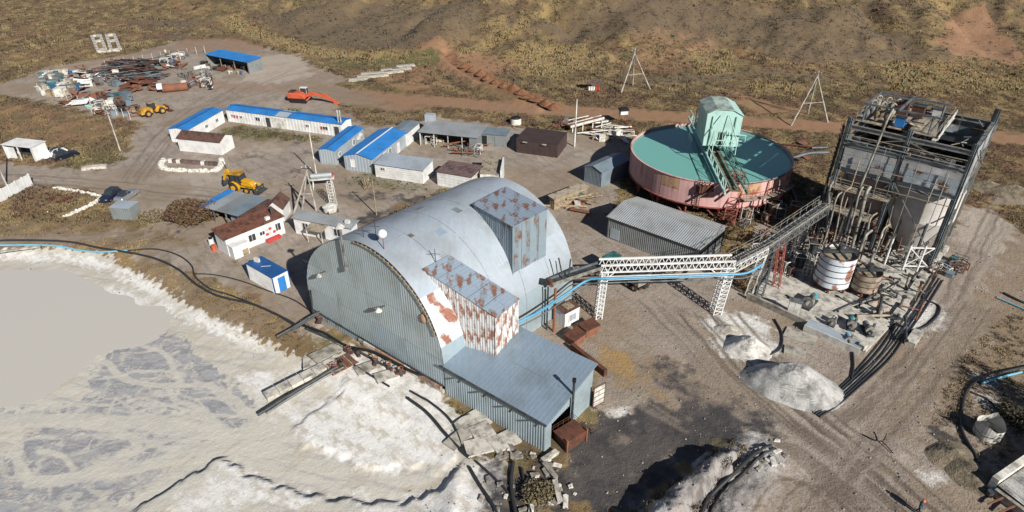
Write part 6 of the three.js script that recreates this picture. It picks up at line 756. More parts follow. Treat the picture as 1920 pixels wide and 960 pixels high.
// ---------------------------------------------------------------- vehicles (local x forward, base at the middle of the ground)
const wheelParts = (t, x, z, r, w, rimM, name = 'wheel') => { const sgn = z > 0 ? 1 : -1; const ty = new MB().geo(new THREE.TorusGeometry(r - w * 0.42, w * 0.42, 8, 20), new THREE.Matrix4().makeScale(1, 1, 1.15).setPosition(x, r, z)).wheel(x, r, z, r * 0.75, w * 0.7).build(name, M.rubber, t); new MB().wheel(x, r, z + sgn * w * 0.2, r * 0.5, w * 0.6).wheel(x, r, z + sgn * w * 0.45, r * 0.2, w * 0.3, 10).build('rim', rimM, ty); };
function car(name, label, p, turn, paintM, wagon = false) {
  const t = thing(name, label, 'car', p, turn, 'parked cars'), L = wagon ? 2.15 : 2.1, mk = (pts, w, b) => new MB().poly(pts, w, null, b);
  mk([[-L, 0.35], [-L - 0.02, 0.62], [-L + 0.12, 0.86], [-1.25, 0.92], [0.95, 0.9], [L - 0.25, 0.78], [L, 0.6], [L, 0.32], [1.75, 0.25], [-1.75, 0.25]], 1.72, 0.09).build('body', paintM, t);
  mk(wagon ? [[-2.0, 0.88], [-1.75, 1.42], [-1.2, 1.5], [0.05, 1.5], [0.85, 0.9]] : [[-1.55, 0.88], [-1.0, 1.38], [-0.6, 1.45], [0.05, 1.43], [0.8, 0.88]], 1.42, 0.08).build('glasshouse', M.glass, t);
  mk(wagon ? [[-1.72, 1.42], [-1.2, 1.53], [0.1, 1.53], [0.05, 1.42]] : [[-0.98, 1.38], [-0.55, 1.48], [0.08, 1.46], [0.1, 1.38]], 1.4, 0.03).build('roof', paintM, t);
  for (const z of [-0.72, 0.72]) { new MB().bar(V(0.8, 0.9, z), V(0.08, 1.44, z * 0.9), 0.07).build('pillar', paintM, t); new MB().box(-0.45, 1.15, z * 0.97, 0.08, 0.56, 0.06).build('pillar', paintM, t); new MB().box(L - 0.06, 0.66, z * 0.85, 0.14, 0.16, 0.34).build('headlight', M.lampGlass, t); new MB().box(-L + 0.02, 0.72, z * 0.9, 0.1, 0.18, 0.28).build('tail_light', M.tail, t); new MB().box(0.62, 0.98, z * 1.28, 0.14, 0.14, 0.2).build('mirror', paintM, t); }
  new MB().box(L + 0.01, 0.4, 0, 0.08, 0.16, 1.5).build('bumper', M.black, t); new MB().box(-L - 0.01, 0.42, 0, 0.08, 0.16, 1.5).build('bumper', M.black, t); new MB().box(L + 0.02, 0.6, 0, 0.05, 0.16, 0.8).build('grille', M.black, t);
  for (const x of [-1.28, 1.28]) for (const z of [-0.76, 0.76]) wheelParts(t, x, z, 0.32, 0.21, M.chrome);
}
const face2 = (a, b) => { const d = b.clone().sub(a); return Math.atan2(-d.z, d.x); };
{ const a = at(195, 382, 0), b = at(222, 362, 0); car('navy_car', 'dark navy car parked beside the silver car', a.clone().lerp(b, 0.5), face2(b, a), M.carNavy, true); const c = at(214, 384, 0), d = at(244, 365, 0); car('silver_car', 'silver car parked between the navy car and grey kiosk', c.clone().lerp(d, 0.5).add(V(0.6, 0, -0.6)), face2(c, d), M.carSilver); }
{ const a = at(86, 297, 0), b = at(122, 287, 0); car('white_car', 'white car parked beside the gate canopy', a.clone().lerp(b, 0.5), face2(b, a), M.carWhite); const c = at(106, 301, 0), d = at(144, 290, 0); car('black_car', 'black car parked close beside the white car', c.clone().lerp(d, 0.5), face2(c, d), M.carBlack, true); }
{ // backhoe loader
  const p = at(456, 357, 0), t = thing('backhoe_loader', 'yellow backhoe loader driving on the access road', 'backhoe', p, face2(at(446, 358, 0), at(469, 361, 0)));
  t.scale.setScalar(1.25);
  new MB().poly([[-1.5, 0.75], [-1.5, 1.25], [-0.2, 1.3], [0.2, 1.35], [1.7, 1.25], [1.9, 1.0], [1.9, 0.7]], 0.95, null, 0.05).build('chassis', M.yellow, t);
  new MB().poly([[0.35, 1.3], [0.35, 1.75], [1.75, 1.6], [1.9, 1.25]], 0.9, null, 0.06).build('bonnet', M.yellow, t);
  new MB().poly([[-1.1, 1.25], [-1.15, 2.55], [0.2, 2.6], [0.45, 1.3]], 1.4, null, 0.04).build('cab', M.glass, t); new MB().box(-0.45, 2.7, 0, 1.75, 0.14, 1.6).build('cab_roof', M.yellowDirty, t); for (const z of [-0.7, 0.7]) for (const [x0, x1] of [[-1.12, -1.15], [0.45, 0.2], [-0.35, -0.35]]) new MB().bar(V(x0, 1.25, z), V(x1, 2.62, z), 0.09).build('cab_pillar', M.black, t);
  for (const z of [-0.85, 0.85]) { wheelParts(t, -0.75, z, 0.72, 0.45, M.yellow); wheelParts(t, 1.3, z, 0.5, 0.38, M.yellow); new MB().geo(new THREE.CylinderGeometry(0.86, 0.86, 0.5, 20, 1, true, -0.4, 3.4).rotateX(Math.PI / 2).rotateZ(0.3), new THREE.Matrix4().setPosition(-0.75, 0.78, z)).build('mudguard', M.yellow, t); new MB().bar(V(0.4, 1.35, z * 0.75), V(2.2, 1.15, z * 0.75), 0.16, 0.26).bar(V(2.2, 1.15, z * 0.75), V(2.75, 0.6, z * 0.75), 0.16, 0.24).build('loader_arm', M.yellow, t); new MB().box(1.94, 1.15, z * 0.45, 0.06, 0.18, 0.25).build('headlight', M.lampGlass, t); new MB().bar(V(-1.55, 0.75, z * 0.9), V(-1.6, 0.1, z * 1.1), 0.14).build('stabiliser', M.yellow, t); }
  new MB().poly([[2.65, 0.95], [2.6, 0.25], [3.35, 0.2], [3.35, 0.26], [2.75, 0.38], [2.8, 0.98]], 2.2).build('front_bucket', M.steelDark, t);
  new MB().bar(V(-1.6, 1.1, 0), V(-2.0, 3.1, 0), 0.3, 0.42).build('boom', M.yellow, t); new MB().bar(V(-1.95, 3.0, 0), V(-2.75, 1.35, 0), 0.26, 0.34).build('dipper', M.yellow, t); new MB().tube(V(-1.9, 1.4, 0.1), V(-2.15, 2.7, 0.1), 0.07).build('ram', M.chrome, t); new MB().poly([[-2.9, 1.3], [-2.55, 1.35], [-2.45, 0.8], [-2.7, 0.6], [-3.0, 0.75], [-2.8, 0.9]], 0.6).build('rear_bucket', M.steelDark, t);
}
{ // articulated wheel loader
  const a = at(262, 222, 0), b = at(316, 208, 0), p = a.clone().lerp(b, 0.5), t = thing('wheel_loader', 'old yellow wheel loader parked beside the scrap heaps', 'loader', p, face2(b, a));
  new MB().poly([[0.4, 0.8], [0.4, 1.8], [0.8, 2.0], [2.6, 1.9], [2.9, 1.5], [2.9, 0.8]], 1.7, null, 0.08).build('engine_cover', M.yellowDirty, t); new MB().box(2.92, 1.35, 0, 0.06, 0.7, 1.2).build('radiator_grille', M.black, t);
  new MB().poly([[-2.6, 0.7], [-2.6, 1.5], [-1.6, 1.8], [-0.4, 1.6], [-0.4, 0.7]], 1.3, null, 0.08).build('front_frame', M.yellowDirty, t); new MB().poly([[-0.5, 1.6], [-0.45, 2.9], [0.75, 2.95], [0.85, 1.9]], 1.5, null, 0.05).build('cab', M.glass, t); new MB().box(0.15, 3.0, 0, 1.6, 0.14, 1.7).build('cab_roof', M.woodPale, t);
  for (const z of [-1.0, 1.0]) { wheelParts(t, 1.6, z, 0.78, 0.55, M.yellowDirty); wheelParts(t, -1.6, z, 0.78, 0.55, M.yellowDirty); new MB().bar(V(-1.0, 1.9, z * 0.5), V(-3.2, 0.8, z * 0.5), 0.18, 0.32).build('loader_arm', M.yellowDirty, t); }
  new MB().poly([[-3.1, 1.5], [-3.0, 0.3], [-4.1, 0.15], [-4.1, 0.22], [-3.2, 0.42], [-3.25, 1.5]], 2.7).build('bucket', M.rustDark, t);
}
{ // crawler excavator with its boom stretched out
  const a = at(565, 190, 0), t = thing('crawler_excavator', 'orange crawler excavator with its boom stretched along the ground', 'excavator', a, face2(a, at(640, 194, 0)));
  for (const z of [-1.3, 1.3]) new MB().poly([[-2.2, 0.5], [-1.9, 0.95], [1.9, 0.95], [2.2, 0.5], [1.9, 0.05], [-1.9, 0.05]], 0.6, new THREE.Matrix4().setPosition(0, 0, z), 0.05).build('track', M.black, t);
  new MB().poly([[-2.7, 1.1], [-2.8, 1.9], [-2.3, 2.3], [0.4, 2.2], [1.5, 1.6], [1.5, 1.1]], 2.7, null, 0.1).build('upper_body', M.orange, t); new MB().box(-1.9, 2.4, 0, 1.4, 0.3, 2).build('engine_hood', M.steelDark, t); new MB().box(0.7, 2.4, -0.9, 1.6, 1.5, 0.95).build('cab', M.glass, t); new MB().box(0.7, 3.2, -0.9, 1.7, 0.1, 1.05).build('cab_roof', M.white, t); for (const x of [-0.1, 1.5]) new MB().box(x, 2.4, -0.45, 0.1, 1.5, 0.1).build('cab_pillar', M.whiteDirty, t);
  new MB().poly([[1.0, 1.4], [1.3, 1.9], [3.4, 2.7], [4.3, 2.6], [6.2, 1.9], [6.2, 1.5], [4.2, 1.9], [3.4, 1.95], [1.6, 1.2]], 0.6, new THREE.Matrix4().setPosition(0, 0, 0.4)).build('boom', M.orange, t); new MB().poly([[5.7, 1.5], [5.9, 2.4], [6.6, 2.3], [9.4, 0.4], [9.2, 0.15], [6.4, 1.4]], 0.45, new THREE.Matrix4().setPosition(0, 0, 0.4)).build('stick', M.orange, t); new MB().poly([[8.8, 0.6], [9.6, 0.5], [10, 0.1], [9.4, 0], [8.7, 0.1]], 1.1, new THREE.Matrix4().setPosition(0, 0, 0.4)).build('bucket', M.orange, t); new MB().tube(V(3.6, 2.75, 0.4), V(6.1, 2.4, 0.4), 0.1).build('ram', M.chrome, t); new MB().bar(V(1.4, 0.2, 1.4), V(3.0, 1.6, 0.9), 0.4, 0.3).build('blade_arm', M.orange, t);
}
{ // tipper truck under the gallery
  const a = at(1206, 546, 0), t = thing('tipper_truck', 'dusty teal tipper truck standing under the white gallery', 'truck', a, face2(a, at(1142, 508, 0)));
  new MB().box(3.6, 0.85, 0, 8.2, 0.3, 0.9).build('chassis', M.steelDark, t); new MB().poly([[0.0, 1.15], [0.1, 2.5], [5.0, 2.5], [5.0, 1.15]], 2.4, null, 0.05).build('tipper_body', M.concreteDark, t); new MB().box(2.5, 2.5, 0, 4.6, 0.06, 2.1).build('load', M.dusty, t); for (let k = 0; k < 5; k++) for (const z of [-1.23, 1.23]) new MB().box(0.5 + k, 1.8, z, 0.12, 1.3, 0.1).build('side_rib', M.steel, t); new MB().poly([[5.4, 0.9], [5.4, 2.7], [6.9, 2.7], [7.3, 1.8], [7.4, 0.9]], 2.3, null, 0.08).build('cab', M.teal, t); new MB().poly([[6.95, 1.85], [6.95, 2.6], [7.0, 2.6], [7.34, 1.85]], 2.0).build('windscreen', M.glass, t); for (const z of [-1.17, 1.17]) new MB().box(6.3, 2.15, z, 0.9, 0.7, 0.03).build('side_window', M.glass, t);
  for (const x of [0.8, 2.15, 6.3]) for (const z of [-1.05, 1.05]) wheelParts(t, x, z, 0.55, 0.42, M.dusty); new MB().box(7.45, 0.7, 0, 0.15, 0.3, 2.3).build('bumper', M.steelDark, t); new MB().box(-0.1, 0.75, 0, 0.12, 0.25, 2.2).build('rear_beam', M.rustDark, t);
}
// ---------------------------------------------------------------- poles and masts
function pole(u, v, h, label, r = 0.16, m = M.pole, arm = true) { const p = at(u, v, 0), t = thing('utility_pole', label, 'pole', p); new MB().tube(V(0, -0.2, 0), V(0, h, 0), r, r * 0.7).build('shaft', m, t); if (arm) { const a = new MB().bar(V(-0.7, h - 0.4, 0.1), V(0.7, h - 0.4, -0.1), 0.09).build('cross_arm', M.steelDark, t); for (const x of [-0.6, 0, 0.6]) new MB().cyl(x, h - 0.36, 0, 0.05, 0.18).build('insulator', M.whiteDirty, a); } return t; }
pole(226, 284, 8, 'concrete pole at the corner of the side road', 0.17); pole(12, 346, 8.5, 'concrete pole beside the white fence panels', 0.17, M.pole); pole(706, 403, 6.6, 'plain wooden pole behind the arched hall', 0.12, M.woodPale); pole(1077, 275, 10, 'tall white pole beside the brown shed', 0.2, M.whiteDirty); pole(433, 328, 4.2, 'short pole behind the yellow backhoe', 0.1, M.woodPale, false); pole(594, 331, 8.6, 'white lamp mast beside the timber trestle', 0.14, M.whiteDirty, false); pole(941, 326, 3.2, 'short grey post beside the brown flat-roofed store', 0.12, M.pole, false);
function tripod(apex, feet, label, h) { const c = V(0, 0, 0), fs = feet.map(([u, v]) => at(u, v, 0)); fs.forEach((f) => c.addScaledVector(f, 1 / 3)); const p = at(apex[0], apex[1], h), t = thing('tripod_pylon', label, 'pylon', c); fs.forEach((f) => new MB().tube(f, p.clone().addScaledVector(p.clone().sub(f).normalize(), 0.3), 0.2, 0.13).build('leg', M.pole, t, true)); new MB().tube(p.clone().add(V(0, -0.4, 0)), p.clone().add(V(0, 1.2, 0)), 0.12).build('top_pole', M.pole, t, true); const a = new MB().bar(p.clone().add(V(-0.8, 0.6, 0)), p.clone().add(V(0.8, 0.6, 0.2)), 0.1).build('cross_arm', M.steelDark, t, true); for (const x of [-0.7, 0.7]) new MB().cyl(p.x + x, p.y + 0.65, p.z + x * 0.12, 0.06, 0.22).build('insulator', M.white, a, true); new MB().bar(fs[0].clone().lerp(p, 0.45), fs[2].clone().lerp(p, 0.45), 0.1).build('brace', M.pole, t, true); }
tripod([1190, 100], [[1164.6, 174], [1186, 161], [1219, 168]], 'three-legged pylon beside the small gazebo', 9.2); tripod([1533, 143], [[1483, 236], [1514, 214], [1552, 230]], 'three-legged pylon between the pink tank and tower', 9.6); tripod([575, 322], [[552, 397], [567, 392], [593, 395]], 'three-legged pylon behind the white office', 7.6);
{ // small lattice mast and timber trestle beside it
  const b = new MB(), p = at(626, 386, 0); lattice(b, p, p.clone().add(V(-0.3, 4.2, -0.4)), V(1, 0, 0), V(0, 0, 1), 0.9, 0.9, 8, 0.09, 0.05); b.alone('lattice_mast', M.whiteDirty, 'short white lattice mast behind the white office', 'mast', p);
  const q = at(606, 352, 0), t = thing('pipe_trestle', 'white trestle carrying a short tank section beside the road', 'trestle', q, 0.2); for (const x of [-1.7, 1.7]) for (const z of [-0.6, 0.6]) new MB().bar(V(x, 0, z), V(x * 0.9, 1.8, z * 0.7), 0.12).build('leg', M.whiteDirty, t); new MB().box(0, 1.85, 0, 4.4, 0.12, 1.4).build('deck', M.whiteDirty, t); new MB().geo(new THREE.CylinderGeometry(0.45, 0.45, 3.6, 14).rotateZ(Math.PI / 2), new THREE.Matrix4().setPosition(0, 2.4, 0)).build('tank_section', M.galvRoof, t); new MB().box(1.9, 2.4, 0, 0.2, 0.6, 0.6).build('red_cap', M.redBright, t);
  const w = at(688, 352, 0), l = thing('timber_ladder', 'bundle of pale timber poles leaning beside the white cabin', 'timber', w, 0.4); for (let k = 0; k < 6; k++) new MB().tube(V(-0.6 + k * 0.25, 0, 1.2), V(-0.5 + k * 0.25 + rr(-0.2, 0.2), 1.4, -1.4), 0.07).build('pole', M.woodPale, l);
  const u = at(620, 398, 0), s = thing('white_hopper', 'small white round hopper behind the white office', 'hopper', u); new MB().cyl(0, 0.3, 0, 1.1, 0.9, 1.2, 20).build('drum', M.whiteDirty, s); new MB().cyl(0, 1.2, 0, 1.25, 0.3, 0.5, 20).build('lid', M.whiteDirty, s); for (const a of [0, 1.57, 3.14, 4.71]) new MB().bar(V(Math.cos(a) * 1.3, 0, Math.sin(a) * 1.3), V(Math.cos(a) * 1.3, 0.7, Math.sin(a) * 1.3), 0.14).build('leg', M.steelDark, s);
}
{ // gazebo with barrels, raised hut, cistern
  const p = at(1113, 168, 0), g = thing('gazebo', 'small dark-roofed gazebo at the foot of the slope', 'gazebo', p, 0.1); for (const x of [-1.6, 1.6]) for (const z of [-1, 1]) new MB().box(x, 1.1, z, 0.12, 2.2, 0.12).build('post', M.rustDark, g); new MB().geo(ribbedQuad(V(-2, 2.2, 1.4), V(2, 2.2, 1.4), V(2, 2.6, 0), V(-2, 2.6, 0), 0.4, 0.02)).geo(ribbedQuad(V(2, 2.2, -1.4), V(-2, 2.2, -1.4), V(-2, 2.6, 0), V(2, 2.6, 0), 0.4, 0.02)).build('roof', M.purpleRoof, g);
  for (let k = 0; k < 5; k++) { const b = thing('fuel_drum', k > 2 ? 'red drum standing under the small gazebo' : 'white drum standing under the small gazebo', 'drum', p.clone().add(V(-1.3 + k * 0.62, 0, 0.7)), 0, 'drums under the gazebo'); new MB().cyl(0, 0, 0, 0.3, 0.95).build('barrel', k > 2 ? M.redBright : M.white, b); new MB().cyl(0, 0.93, 0, 0.31, 0.05).build('lid', k > 2 ? M.redBright : M.white, b); }
  const q = at(1167, 232, 0), h = thing('raised_hut', 'tiny white lookout hut on rusty legs behind the tank', 'hut', q, 0.2); for (const x of [-0.7, 0.7]) for (const z of [-0.6, 0.6]) new MB().bar(V(x, 0, z), V(x, 2.3, z), 0.1).build('leg', M.rustDark, h); new MB().box(0, 2.75, 0, 1.7, 0.9, 1.4).build('cabin', M.white, h); new MB().box(0, 3.35, 0, 2, 0.4, 1.7).build('roof', M.black, h);
  const r = at(967, 232, 0), c = thing('cistern', 'round cream cistern with black cap beside the brown shed', 'cistern', r); new MB().cyl(0, 0, 0, 1.25, 1.3, 1.2, 20).build('shell', M.chalk, c); new MB().cyl(0, 1.3, 0, 1.2, 0.25, 1.0, 20).build('cap', M.black, c);
}
// ---------------------------------------------------------------- roadside: fence, flower bed, garden edging
{ const a = at(-30, 397, 0), b = at(61, 346, 0), f = thing('panel_fence', 'white concrete panel fence along the road by the garden', 'fence', a.clone()), n = 7; for (let k = 0; k < n; k++) { const p = a.clone().lerp(b, k / n), q = a.clone().lerp(b, (k + 1) / n - 0.006); new MB().bar(p.setY(1.0), q.setY(1.0), 0.14, 2.1).build('panel', M.white, f, true); new MB().bar(q.clone().setY(0), q.clone().setY(2.2), 0.2).build('post', M.white, f, true); } }
const stones = (name, label, pts, n, closed, size = 0.45, m = M.chalk, h0 = 0) => { const q = pts.map(([u, v]) => at(u, v, h0)), c = new THREE.CatmullRomCurve3(q, closed, 'centripetal', 0.2), t = thing(name, label, 'edging', q[0].clone().setY(h0)); const gs = [0, 1, 2].map((k) => { const g = new THREE.IcosahedronGeometry(1, 1), p = g.attributes.position; for (let i = 0; i < p.count; i++) { const f = 0.75 + 0.5 * sn(N2, p.getX(i) * 0.21 + k * 0.3, p.getY(i) * 0.21 + p.getZ(i) * 0.17); p.setXYZ(i, p.getX(i) * f, p.getY(i) * f * 0.7, p.getZ(i) * f); } g.computeVertexNormals(); return metreUV(g); }); for (let k = 0; k < n; k++) { const p = c.getPoint(k / n), s = size * rr(0.6, 1.25), mesh = new THREE.Mesh(gs[k % 3], m); mesh.name = 'stone'; mesh.position.copy(p).sub(t.position).add(V(rr(-0.2, 0.2), s * 0.25, rr(-0.2, 0.2))); mesh.rotation.set(R() * 3, R() * 3, 0); mesh.scale.setScalar(s); t.add(mesh); } return t; };
stones('stone_edging', 'row of whitewashed stones edging the garden plot', [[105, 353], [150, 360], [190, 371], [178, 380], [150, 395], [120, 407]], 90, false, 0.32);
{ const t = stones('flower_bed', 'whitewashed stone flower bed beside the long white hut', [[306, 300], [303, 312], [312, 319], [350, 321], [404, 321], [414, 311], [415, 299]], 120, false, 0.5); for (let k = 0; k < 12; k++) { const p = at(320 + k * 7.6, 301 + k * 0.55, 0.35).sub(t.position); new MB().box(p.x, 0.35, p.z, 0.85, 0.7, 0.6, rr(-0.2, 0.2)).build('planter_block', k % 2 ? M.purpleRoof : pick([M.whiteDirty, M.purpleRoof]), t); } }
for (let k = 0; k < 26; k++) { const a = k / 26 * 6.28, ring = k < 12; const p = ring ? at(112 + Math.cos(a * 2) * 14, 374 + Math.sin(a * 2) * 6, 0) : at(rr(50, 165), rr(362, 392), 0), t = thing('garden_plant', 'small brown withered plant in the roadside garden plot', 'plant', p, 0, 'plants in the garden plot'), b = new MB(); for (let i = 0; i < 22; i++) { const e = rr(0, 6.3), r = rr(0.1, 0.5); b.tri(V(0, 0, 0), V(Math.cos(e) * r, rr(0.2, 0.6), Math.sin(e) * r), V(Math.cos(e + 0.4) * r, rr(0.2, 0.6), Math.sin(e + 0.4) * r)); } b.build('leaves', pick([M.rustDark, M.wood, M.earth]), t); }
[[178, 316, 4.2, 1.2, 0.55, 'pale concrete block beside the road junction'], [20, 470, 8, 0.5, 0.15, 'pale timber beam at the edge of the pond']].forEach(([u, v, w, d, h, l]) => { const p = at(u, v, 0); new MB().box(p.x, h / 2, p.z, w, h, d, 0.3).alone('road_block', M.concreteLight, l, 'block', p); });
// foundation frames and stacked slabs
{ const fr = (pts, label) => { const q = pts.map(([u, v]) => at(u, v, 0.4)), t = thing('foundation_frame', label, 'foundation', q[0].clone().setY(0)); for (let i = 0; i < 4; i++) new MB().bar(q[i], q[(i + 1) % 4], 0.9, 0.8).build('beam', M.concreteLight, t, true); new MB().bar(q[0].clone().lerp(q[3], 0.4), q[1].clone().lerp(q[2], 0.4), 0.8, 0.78).build('cross_beam', M.concreteLight, t, true); }; fr([[172, 68], [188, 66], [197, 91], [184, 96]], 'pale concrete frame standing in the field, on the road side'); fr([[200, 66], [214, 65], [225, 92], [209, 95]], 'pale concrete frame standing in the field, on the shed side'); const a = at(184, 97, 0.3), b = at(225, 94, 0.3); new MB().bar(a, b, 0.9, 0.6).alone('foundation_beam', M.concreteLight, 'pale concrete beam joining two frames in the field', 'beam', a.clone().setY(0)); }
for (let k = 0; k < 9; k++) { const p = at(672 + k * 11 + (k % 2) * 4, 151 - k * 2.4 - (k % 3) * 3, 0), t = thing('stacked_slab', 'long grey concrete slab stacked at the foot of the slope', 'slab', p, 0, 'concrete slabs below the slope'); new MB().box(0, 0.15, 0, 5.6, 0.3, 1.4, 0.42).build('slab', pick([M.concrete, M.concreteLight]), t); new MB().box(0, 0.45, -0.3, 5.2, 0.24, 1.3, 0.36).build('slab', M.concrete, t); }
// ---------------------------------------------------------------- scrap
const SCRAP = {
  drum: (p) => { const t = thing('scrap_drum', '', 'drum', p, rr(0, 6)); const m = pick([M.offWhite, M.blueDeep, M.rust, M.white, M.dusty]), flat = R() < 0.4; const b = new MB(); if (flat) b.geo(new THREE.CylinderGeometry(0.32, 0.32, 0.95, 14).rotateZ(Math.PI / 2), new THREE.Matrix4().setPosition(0, 0.32, 0)); else b.cyl(0, 0, 0, 0.32, 0.95, 0.32, 14); b.build('barrel', m, t); const h = new MB(); for (const k of [0.3, 0.65]) if (flat) h.geo(new THREE.TorusGeometry(0.325, 0.02, 5, 14).rotateY(Math.PI / 2), new THREE.Matrix4().setPosition(k - 0.48, 0.32, 0)); else h.geo(new THREE.TorusGeometry(0.325, 0.02, 5, 14).rotateX(Math.PI / 2), new THREE.Matrix4().setPosition(0, k, 0)); h.build('hoops', M.rustDark, t); return t; },
  pipe: (p, m) => { const t = thing('scrap_pipe', '', 'pipe', p, rr(-0.5, 0.7)), r = rr(0.06, 0.2), l = rr(3, 8), y = rr(0.1, 1.4); new MB().tube(V(-l / 2, y, 0), V(l / 2, y + rr(-0.3, 0.3), 0), r, r, 7).build('tube', m ?? pick([M.steelDark, M.black, M.blueSteel, M.rustDark]), t); return t; },
  sheet: (p) => { const t = thing('scrap_sheet', '', 'sheet metal', p, rr(0, 6)), w = rr(1.2, 3.2), d = rr(0.9, 2); const b = new MB(); b.geo(ribbedQuad(V(-w / 2, 0.1, d / 2), V(w / 2, rr(0.1, 0.5), d / 2), V(w / 2, rr(0.3, 0.9), -d / 2), V(-w / 2, rr(0.2, 0.7), -d / 2), 0.35, 0.04)); b.build('sheet', pick([M.rust, M.rustDark, M.white, M.rust, M.galvDull]), t); return t; },
  crate: (p) => { const t = thing('scrap_crate', '', 'box', p, rr(0, 3)), w = rr(0.7, 1.6), h = rr(0.5, 1.2), d = rr(0.6, 1.2), m = pick([M.chalk, M.chalk, M.dusty, M.offWhite, M.teal, M.sheetBlueGrey, M.steel, M.woodPale]); new MB().box(0, h / 2, 0, w, h, d).build('casing', m, t); new MB().box(0, h + 0.03, 0, w + 0.1, 0.07, d + 0.1, rr(-0.3, 0.3)).build('lid', m, t); return t; },
  reel: (p) => { const t = thing('cable_reel', '', 'reel', p, rr(0, 3)), r = rr(0.4, 0.75), m = pick([M.rubber, M.wood, M.steelDark]); for (const y of [0.04, 0.6]) new MB().cyl(0, y, 0, r, 0.08, r, 16).build('flange', m, t); new MB().cyl(0, 0.1, 0, r * 0.5, 0.5, r * 0.5, 12).build('core', M.rubber, t); return t; },
  frame: (p) => { const t = thing('welded_rack', '', 'frame', p, rr(0, 3)), w = rr(1.2, 2.6), h = rr(0.8, 1.6), d = rr(0.6, 1.4), b = new MB(); for (const x of [-1, 1]) for (const z of [-1, 1]) b.bar(V(x * w / 2, 0, z * d / 2), V(x * w / 2, h, z * d / 2), 0.09); for (const y of [0.15, h]) for (const k of [-1, 1]) { b.bar(V(-w / 2, y, k * d / 2), V(w / 2, y, k * d / 2), 0.09); b.bar(V(k * w / 2, y, -d / 2), V(k * w / 2, y, d / 2), 0.09); } b.bar(V(-w / 2, 0, d / 2), V(w / 2, h, d / 2), 0.07); b.build('frame', pick([M.rust, M.whiteDirty, M.rustDark, M.steel]), t); return t; },
};
const words = { drum: 'drum', pipe: 'pipe', sheet: 'bent metal sheet', crate: 'discarded crate', reel: 'old cable reel', frame: 'welded rack' };
const tints = new Map([[M.rust, 'rust-brown'], [M.rustDark, 'dark rusty'], [M.white, 'white'], [M.whiteDirty, 'dirty white'], [M.offWhite, 'off-white'], [M.galvDull, 'dull grey'], [M.steel, 'grey'], [M.steelDark, 'dark grey'], [M.black, 'black'], [M.blueSteel, 'blue-grey'], [M.chalk, 'cream'], [M.dusty, 'dusty tan'], [M.teal, 'teal'], [M.sheetBlueGrey, 'pale blue'], [M.woodPale, 'pale wooden'], [M.wood, 'brown wooden'], [M.rubber, 'black'], [M.blueDeep, 'blue']]);
function heap(kinds, spots, where, group, m, top = 0, big = 1) { for (const [u0, v0, u1, v1, n] of spots) for (let k = 0; k < n; k++) { const fx = rr(-1, 1), fz = rr(-1, 1), kind = pick(kinds), p = at(mix(u0, u1, (fx + 1) / 2), mix(v0, v1, (fz + 1) / 2), 0); p.y = top * Math.max(0, 1 - Math.max(fx * fx, fz * fz)) * R(); const t = SCRAP[kind](p, m); t.scale.setScalar(big * rr(0.85, 1.25)); const hue = tints.get(t.children[0].material) ?? 'dull'; t.userData.label = `${hue} ${words[kind]} ${where}`; t.userData.group = `${hue} ${words[kind]}s ${group}`; } }
heap(['pipe'], [[204, 122, 292, 156, 130]], 'piled in the scrap yard', 'in the scrap yard', null, 2.2, 1.05); heap(['crate', 'crate', 'drum'], [[78, 144, 150, 182, 62]], 'among cream junk at the corner of the scrap yard', 'at the scrap yard corner', null, 1.6, 1.35); heap(['sheet'], [[110, 134, 200, 174, 34], [225, 150, 300, 172, 18], [120, 176, 210, 200, 16], [296, 118, 345, 132, 10]], 'lying in the scrap yard', 'in the scrap yard', null, 1.3, 1.2); heap(['frame', 'reel', 'crate'], [[170, 182, 255, 216, 44], [290, 106, 345, 128, 16], [345, 142, 396, 168, 22], [130, 136, 225, 162, 26]], 'dumped in the scrap yard', 'in the scrap yard', null, 1.0, 1.3); heap(['drum'], [[306, 100, 345, 118, 10], [420, 126, 460, 140, 14]], 'standing near the blue scrap shed', 'near the blue scrap shed'); heap(['reel', 'sheet'], [[368, 118, 420, 136, 12]], 'before the blue scrap shed', 'before the blue scrap shed');
heap(['frame', 'crate'], [[798, 262, 832, 272, 5]], 'before the open workshop', 'before the workshop'); heap(['pipe', 'frame', 'sheet'], [[855, 275, 905, 292, 12]], 'piled before the tool shed', 'before the tool shed', M.rust); heap(['pipe', 'frame', 'crate', 'sheet'], [[1110, 236, 1185, 264, 26], [1040, 226, 1085, 240, 8]], 'in the junk between brown shed and tank', 'between brown shed and tank', M.whiteDirty); heap(['pipe', 'sheet', 'crate'], [[1050, 372, 1100, 402, 16]], 'beside the plank lean-to', 'beside the plank lean-to', M.woodPale); heap(['sheet', 'pipe', 'reel'], [[1430, 690, 1570, 712, 0], [1500, 262, 1560, 300, 8]], 'behind the plant tower', 'behind the tower'); heap(['frame', 'pipe', 'crate'], [[1740, 490, 1800, 520, 12]], 'beside the concrete beams', 'beside the beams'); heap(['frame', 'sheet'], [[1180, 400, 1330, 430, 0], [1385, 385, 1440, 425, 8]], 'under the pink tank', 'under the pink tank');
